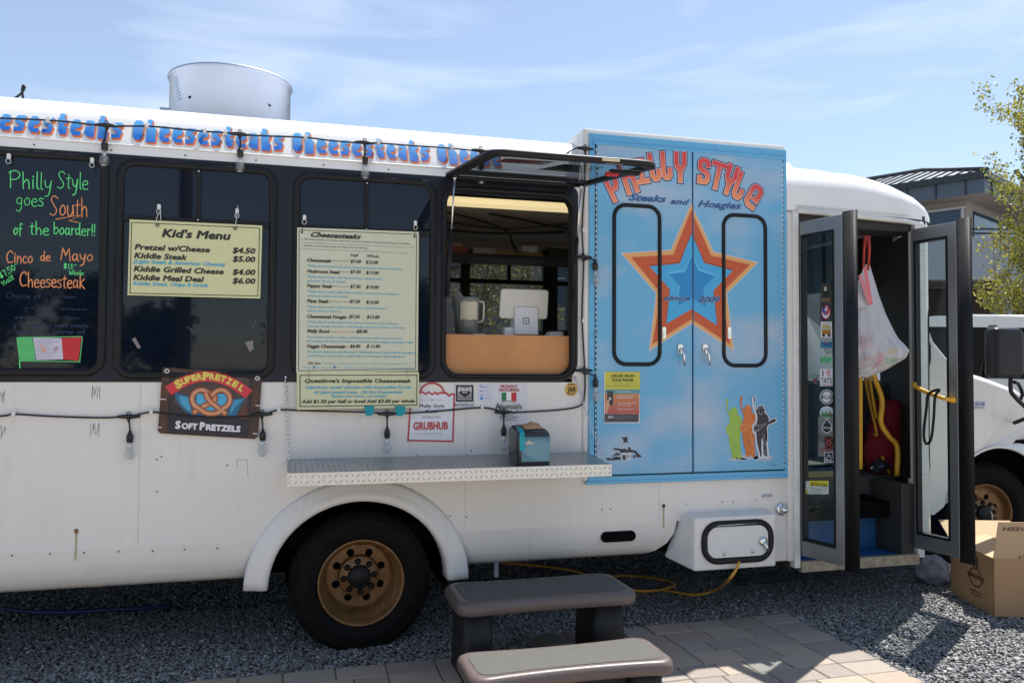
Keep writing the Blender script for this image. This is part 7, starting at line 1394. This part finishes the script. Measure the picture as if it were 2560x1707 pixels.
mb = MB(); mb.mesh([bpos(0, 0, ez), bpos(UL, 0, ez), bpos(UL, v0, rz), bpos(v0, v0, rz)], [(0, 1, 2, 3)]); mb.mesh([bpos(0, 0, ez), bpos(v0, v0, rz), bpos(v0, VL - v0, rz), bpos(0, VL, ez)], [(0, 1, 2, 3)]); mb.mesh([bpos(0, VL, ez), bpos(UL, VL, ez), bpos(UL, VL - v0, rz), bpos(v0, VL - v0, rz)], [(0, 1, 2, 3)]); mb.mesh([bpos(v0, v0, rz), bpos(UL, v0, rz), bpos(UL, VL - v0, rz), bpos(v0, VL - v0, rz)], [(0, 1, 2, 3)]); rf = part('roof', mb, DG, bd)
k = 0
for i in range(90):
    u = .14 + i * .28
    if u > UL: break
    if u < v0: t = bpos(u, u, ez + (rz - ez) * u / v0)
    else: t = bpos(u, v0, rz)
    mb = MB(); mb.tube([bpos(u, 0, ez + .02), t + Vector((0, 0, .02))], .024, 4, sm=False); part('seam', mb, SEAM, rf)
mb = MB(); mb.tube([bpos(0, 0, ez + .03), bpos(v0, v0, rz + .03), bpos(UL, v0, rz + .03)], .07, 5); mb.tube([bpos(2.0, .9, ez + .22), bpos(UL, .9, ez + .22)], .05, 4); mb.tube([bpos(-.02, 2.2, ez + .35), bpos(-.02 + .4, 6, ez + .35)], .06, 4); part('ridge_cap', mb, SEAM, rf)
mb = MB(); 
for a, b in (((0, 0), (UL, 0)), ((0, 0), (0, VL))):
    mb.mesh([bpos(*a, ez - .14), bpos(*b, ez - .14), bpos(*b, ez + .02), bpos(*a, ez + .02)], [(0, 1, 2, 3)])
part('gutter', mb, SEAM, bd)
mb = MB(); mb.mesh([bpos(.08, .08, 5.78), bpos(UL, .08, 5.78), bpos(UL, .08, ez - .14), bpos(.08, .08, ez - .14)], [(0, 1, 2, 3)]); mb.mesh([bpos(.08, .08, 5.78), bpos(.08, VL, 5.78), bpos(.08, VL, ez - .14), bpos(.08, .08, ez - .14)], [(0, 1, 2, 3)]); part('fascia', mb, FAS, bd)
for i in range(26):
    mb = MB(); u = .5 + i * .7; mb.tube([bpos(u, .06, 5.78), bpos(u, .06, ez - .14)], .02, 4, sm=False); part('fascia_joint', mb, SEAM, bd)
for i in range(8):
    mb = MB(); u = .6 + i * .8; mb.tube([bpos(.06, u, 5.78), bpos(.06, u, ez - .14)], .02, 4, sm=False); part('fascia_joint', mb, SEAM, bd)
mb = MB(); mb.mesh([bpos(.08, .08, 5.78), bpos(UL, .08, 5.78), bpos(UL, VL, 5.78), bpos(.08, VL, 5.78)], [(0, 1, 2, 3)]); part('soffit', mb, SOF, bd)
iw = .7
mb = MB(); mb.mesh([bpos(iw, iw, 0), bpos(UL, iw, 0), bpos(UL, iw, 5.775), bpos(iw, iw, 5.775)], [(0, 1, 2, 3)]); mb.mesh([bpos(iw, iw, 0), bpos(iw, VL, 0), bpos(iw, VL, 5.775), bpos(iw, iw, 5.775)], [(0, 1, 2, 3)]); part('wall', mb, SOF, bd)
for i in range(9):
    u0 = iw + .10 + i * 1.62; u1 = u0 + 1.56
    for z0_, z1_ in ((3.75, 4.80), (4.86, 5.55)):
        mb = MB(); mb.mesh([bpos(u0, iw - .03, z0_), bpos(u1, iw - .03, z0_), bpos(u1, iw - .03, z1_), bpos(u0, iw - .03, z1_)], [(0, 1, 2, 3)]); part('window', mb, WIN, bd)
    mb = MB(); mb.tube([bpos(u0 - .03, iw - .05, 3.7), bpos(u0 - .03, iw - .05, 5.6)], .04, 4, sm=False); part('mullion', mb, MUL, bd)
mb = MB(); mb.tube([bpos(iw, iw - .05, 4.83), bpos(16, iw - .05, 4.83)], .04, 4, sm=False); mb.tube([bpos(iw, iw - .05, 5.58), bpos(16, iw - .05, 5.58)], .04, 4, sm=False); part('transom', mb, MUL, bd)
for i in range(3):
    for z0_, z1_ in ((3.75, 4.80), (4.86, 5.55)): mb = MB(); v1 = iw + .5 + i * 2.2; mb.mesh([bpos(iw - .03, v1, z0_), bpos(iw - .03, v1 + 2.0, z0_), bpos(iw - .03, v1 + 2.0, z1_), bpos(iw - .03, v1, z1_)], [(0, 1, 2, 3)]); part('window', mb, WIN, bd)
# projecting clad balcony band and posts, facing the camera
wd_ = Vector((.964, -.267, 0)); nd_ = Vector((.267, .964, 0)); P0 = CAM + ray(2410, 700) * 18.6; P0.z = 0
def wp(a, d_, z): return P0 + wd_ * a + nd_ * d_ + Vector((0, 0, z))
def wbox(nm, a0, a1, d0, d1, z0_, z1_, m_):
    mb = MB(); V = [wp(a, d_, z) for a in (a0, a1) for d_ in (d0, d1) for z in (z0_, z1_)]; mb.mesh(V, [(0, 1, 3, 2), (4, 6, 7, 5), (0, 4, 5, 1), (2, 3, 7, 6), (0, 2, 6, 4), (1, 5, 7, 3)]); return part(nm, mb, m_, bd)
for i in range(14): wbox('cladding_panel', -2.6 + i * .55, -2.6 + i * .55 + .535, 0, .1, 3.47, 4.45, WAL)
wbox('balcony_slab', -2.6, 5.2, .12, 1.6, 3.45, 3.62, SOF); wbox('handrail', -2.6, 5.2, .02, .08, 4.52, 4.56, SEAM); wbox('handrail', -2.6, 5.2, .02, .08, 4.62, 4.66, SEAM)
for i, a in enumerate((-1.9, .9, 3.4)): wbox('column', a, a + .28, .15, .5, 0, 3.45, WAL)
wbox('ground_floor_wall', -2.6, 5.2, 1.7, 1.8, 0, 3.45, BRN); wbox('shopfront_window', -1.2, .6, 1.6, 1.69, .6, 2.6, WIN); wbox('shopfront_window', 1.3, 3.2, 1.6, 1.69, .6, 2.6, WIN)

# white SUV parked behind the bonnet
sv = thing('parked_suv', 'white SUV with dark windows parked behind the truck bonnet', 'car', (7.4, 3.2, 0))
fx = Vector((.964, -.267, 0)); fn = Vector((.267, .964, 0)); S0 = CAM + ray(2560, 945) * 9.0; S0.z = 0
def sp_(a, d_, z): return S0 + fx * a + fn * d_ + Vector((0, 0, z))
SW_ = mat('white_car_paint', (.72, .71, .69), .25, coat=.5)
def sv_loft(nm, prof, ds, m_, smo=True):   # prof list of (a,z), extruded across d with tapers
    mb = MB(); mb.loft([[sp_(a * s + off, d_, z) for a, z in prof] for d_, s, off in ds], 0, smo, cap0=True, cap1=True); return part(nm, mb, m_, sv, bev=0)
sv_loft('body', [(-2.2, .35), (2.4, .35), (2.45, .9), (2.4, 1.30), (-2.2, 1.36), (-2.35, .9)], ((0, .98, 0), (.06, 1, 0), (1.75, 1, 0), (1.8, .98, 0)), SW_, False)
sv_loft('greenhouse', [(-1.95, 1.355), (2.3, 1.325), (2.15, 1.90), (-1.35, 1.93)], ((.08, 1, 0), (1.7, 1, 0)), mat('car_glass', (.005, .006, .007), .2, spec=.12), False)
sv_loft('roof', [(-1.45, 1.91), (2.2, 1.89), (2.15, 1.98), (1.9, 2.0), (-.9, 2.03), (-1.35, 1.99)], ((.06, 1, 0), (.14, 1.0, 0), (1.64, 1, 0), (1.72, 1, 0)), SW_, False)
for a in (-1.62, -.35, .85, 1.95): 
    mb = MB(); sl = .45 if a == -1.62 else .05; V = [sp_(a - .05, .06, 1.34), sp_(a + .05, .06, 1.34), sp_(a + .05 + sl, .06, 1.93), sp_(a - .05 + sl, .06, 1.93)]; mb.mesh(V + [v + fn * .05 for v in V], [(0, 1, 2, 3), (7, 6, 5, 4), (0, 4, 5, 1), (2, 6, 7, 3), (1, 5, 6, 2), (0, 3, 7, 4)]); part('pillar', mb, SW_ if a == -1.62 else DARKM, sv)
for a in (-1.4, 1.5): mb = MB(); mb.lathe([(0, -.02), (.2, -.02), (.33, 0), (.36, .06), (.36, .2), (0, .2)], (0, 0, 0), 'y', 28, xf=Matrix.Translation(sp_(a, .02, .36)) @ Matrix.Rotation(math.atan2(-.267, .964), 4, 'Z')); part('wheel', mb, TYRE, sv)
mb = MB(); V = [sp_(-.8, 0.02, 1.28), sp_(2.3, .02, 1.25)]; mb.tube(V, .02, 6); part('door_trim', mb, GALV, sv)
mb = MB(); V = [sp_(-.6, .3, 2.02), sp_(1.6, .3, 2.0)]; mb.tube([V[0], V[0] + Vector((0, 0, .03)), V[1] + Vector((0, 0, .03)), V[1]], .016, 6); part('roof_rack', mb, SW_, sv)

# trees
BARK = mat('grey_tree_bark', (.22, .17, .14), .85, var=.2, vscale=10)
def leafmat(nm, c):
    m = bpy.data.materials.new(nm); m.use_nodes = True; t = m.node_tree; b = t.nodes['Principled BSDF']; a = N(t, 'ShaderNodeVertexColor', layer_name='Col'); b.inputs['Roughness'].default_value = .55; t.links.new(a.outputs[0], b.inputs[0])
    tl = N(t, 'ShaderNodeBsdfTranslucent'); t.links.new(a.outputs[0], tl.inputs[0]); mi = N(t, 'ShaderNodeMixShader'); mi.inputs[0].default_value = .4; o = t.nodes['Material Output']; t.links.new(b.outputs[0], mi.inputs[1]); t.links.new(tl.outputs[0], mi.inputs[2]); t.links.new(mi.outputs[0], o.inputs[0]); return m
LM = leafmat('spring_leaves', None)
def tree(name, label, base, H, spread, seed, cols, leaf, nleaf, upright=.75, lean=(0, 0), z0=1.2, depth=3, tr=.07, wob=.10, nb=15):
    R = random.Random(seed); t = thing(name, label, 'tree', tuple(base)); mb = MB(); tips = []
    def branch(p, d, L, r, lv):
        n = 5; pts = [p]; rad = [r]; q = Vector(p); dd = Vector(d)
        for i in range(n):
            wb = wob if lv == 0 else .10; dd = (dd + Vector((R.gauss(0, wb), R.gauss(0, wb), R.gauss(.07, .05)))).normalized(); q = q + dd * L / n; pts.append(q.copy()); rad.append(r * (1 - .75 * (i + 1) / n)); 
            if lv >= 2 or (lv == 1 and i > 1): tips.append((q.copy(), dd.copy()))
        mb.tube(pts, rad, 6 if lv < 2 else 4, cap=False)
        if lv < depth:
            for k in range(R.randint(4, 6) if lv else nb):
                f = R.uniform(.25, 1) if lv else R.uniform(z0 / H, .97); i = min(n - 1, int(f * n)); a = pts[i].lerp(pts[i + 1], f * n - i); az = R.uniform(0, 2 * PI); side = Vector((math.cos(az), math.sin(az), 0)); nd3 = (dd * upright + side * (1 - upright * .45) + Vector((0, 0, .25))).normalized()
                branch(a, nd3, (spread * R.uniform(.7, 1.1) * (1.15 - f * .65)) if lv == 0 else L * R.uniform(.35, .6), rad[i] * .5, lv + 1)
    branch(Vector(base), Vector((lean[0], lean[1], 1)).normalized(), H, tr, 0)
    part('trunk', mb, BARK, t)
    rng = np.random.default_rng(seed); n = nleaf; T = np.array([p[0][:] for p in tips]); I = rng.integers(0, len(T), n // 5); C_ = np.repeat(T[I] + rng.normal(0, leaf * 1.6, (len(I), 3)), 5, 0) + rng.normal(0, leaf * .9, (len(I) * 5, 3)); n = len(C_)
    a = rng.normal(size=(n, 3)); a /= np.linalg.norm(a, axis=1)[:, None]; b = np.cross(a, rng.normal(size=(n, 3))); b /= np.linalg.norm(b, axis=1)[:, None]; s = leaf * rng.uniform(.5, 1.1, n)[:, None]
    V = np.stack([C_ - a * s, C_ - b * s * .55, C_ + a * s, C_ + b * s * .55], 1).reshape(-1, 3); V -= np.array(base)
    me = bpy.data.meshes.new('crown'); me.vertices.add(len(V)); me.vertices.foreach_set('co', V.ravel()); me.loops.add(n * 4); me.loops.foreach_set('vertex_index', np.arange(n * 4, dtype=np.int32)); me.polygons.add(n); me.polygons.foreach_set('loop_start', np.arange(n, dtype=np.int32) * 4); me.polygons.foreach_set('loop_total', np.full(n, 4, np.int32)); me.update(calc_edges=True)
    ca = me.color_attributes.new('Col', 'FLOAT_COLOR', 'CORNER'); cc = np.array([c[:3] for c in cols])[rng.integers(0, len(cols), n)] * rng.uniform(.7, 1.3, (n, 1)); cc = np.concatenate([cc, np.ones((n, 1))], 1); ca.data.foreach_set('color', np.repeat(cc, 4, 0).ravel())
    me.materials.append(LM); o = bpy.data.objects.new('crown', me); col.objects.link(o); o.parent = t; return t
SPR = [(.40, .37, .05), (.30, .33, .06), (.50, .42, .06), (.20, .22, .05)]
tb = CAM + ray(2660, 1000) * 12.5
tree('young_maple', 'young tree with yellow-green spring leaves at the right edge before the building', (tb.x, tb.y, 0), 5.25, 1.75, 5, SPR, .034, 20000, upright=.60, z0=1.3, tr=.07, wob=.02, nb=34)
tb = CAM + ray(2335, 830) * 22; tree('small_tree', 'small green tree between the building and the SUV', (tb.x, tb.y, 0), 2.6, .8, 9, [(.10, .15, .04), (.16, .20, .05)], .06, 5000, z0=.6, tr=.05)
OLV = [(.22, .23, .09), (.30, .30, .12), (.17, .18, .07)]
for i, (x, y_, h_, s_, lab) in enumerate(((3.1, 9.6, 3.3, 1.1, 'olive leafed tree seen through the left part of the kitchen window'), (4.75, 11.5, 3.5, 1.0, 'olive leafed tree seen through the right part of the kitchen window'), (1.9, 11.0, 3.4, 1.2, 'olive leafed tree behind the truck, hidden by its rear'))):
    tree('olive_tree', lab, (x, y_, 0), h_, s_, 20 + i, OLV, .05, 1300, z0=.8, tr=.06, upright=.6)
# low concrete wall / far building seen through kitchen window
mb = MB(); mb.box(-10, 30, 33, 41, 0, 4.0); mb.box(-10.3, 30.3, 32.7, 41.3, 4.0, 4.25, 1); o = part('warehouse', mb, [mat('grey_warehouse', (.28, .28, .28), .8), SEAM]); top(o, 'long low grey warehouse beyond the car park', 'building')
# behind the photographer: what the dark windows mirror
mb = MB(); mb.tube([(-2.25, -16, 0), (-2.25, -16, 10.5)], [.17, .12], 14); mb.tube([(-3.2, -16.1, 9.6), (-1.3, -16.1, 9.6)], .06, 6); o = part('utility_pole', mb, mat('creosote_pole', (.10, .07, .05), .9, var=.3, vscale=10)); top(o, 'wooden utility pole mirrored in the second window', 'pole')
for i, (x, y_, h_, s_) in enumerate(((-6.5, -30, 3.4, 2.6), (-4.4, -27, 2.6, 1.7), (1.5, -32, 3.2, 2.2), (-11, -30, 3.6, 2.6), (6, -34, 3.8, 2.8))):
    tree('mirrored_tree', ['dark tree mirrored left of the pole in the windows', 'low dark tree mirrored beside the pole', 'dark tree mirrored in the tall menu window', 'far left mirrored dark tree', 'dark tree mirrored at the right behind the photographer'][i], (x, y_, 0), h_, s_, 40 + i, [(.05, .06, .025), (.07, .08, .03)], .14, 6000, z0=.3, tr=.12, upright=.5)
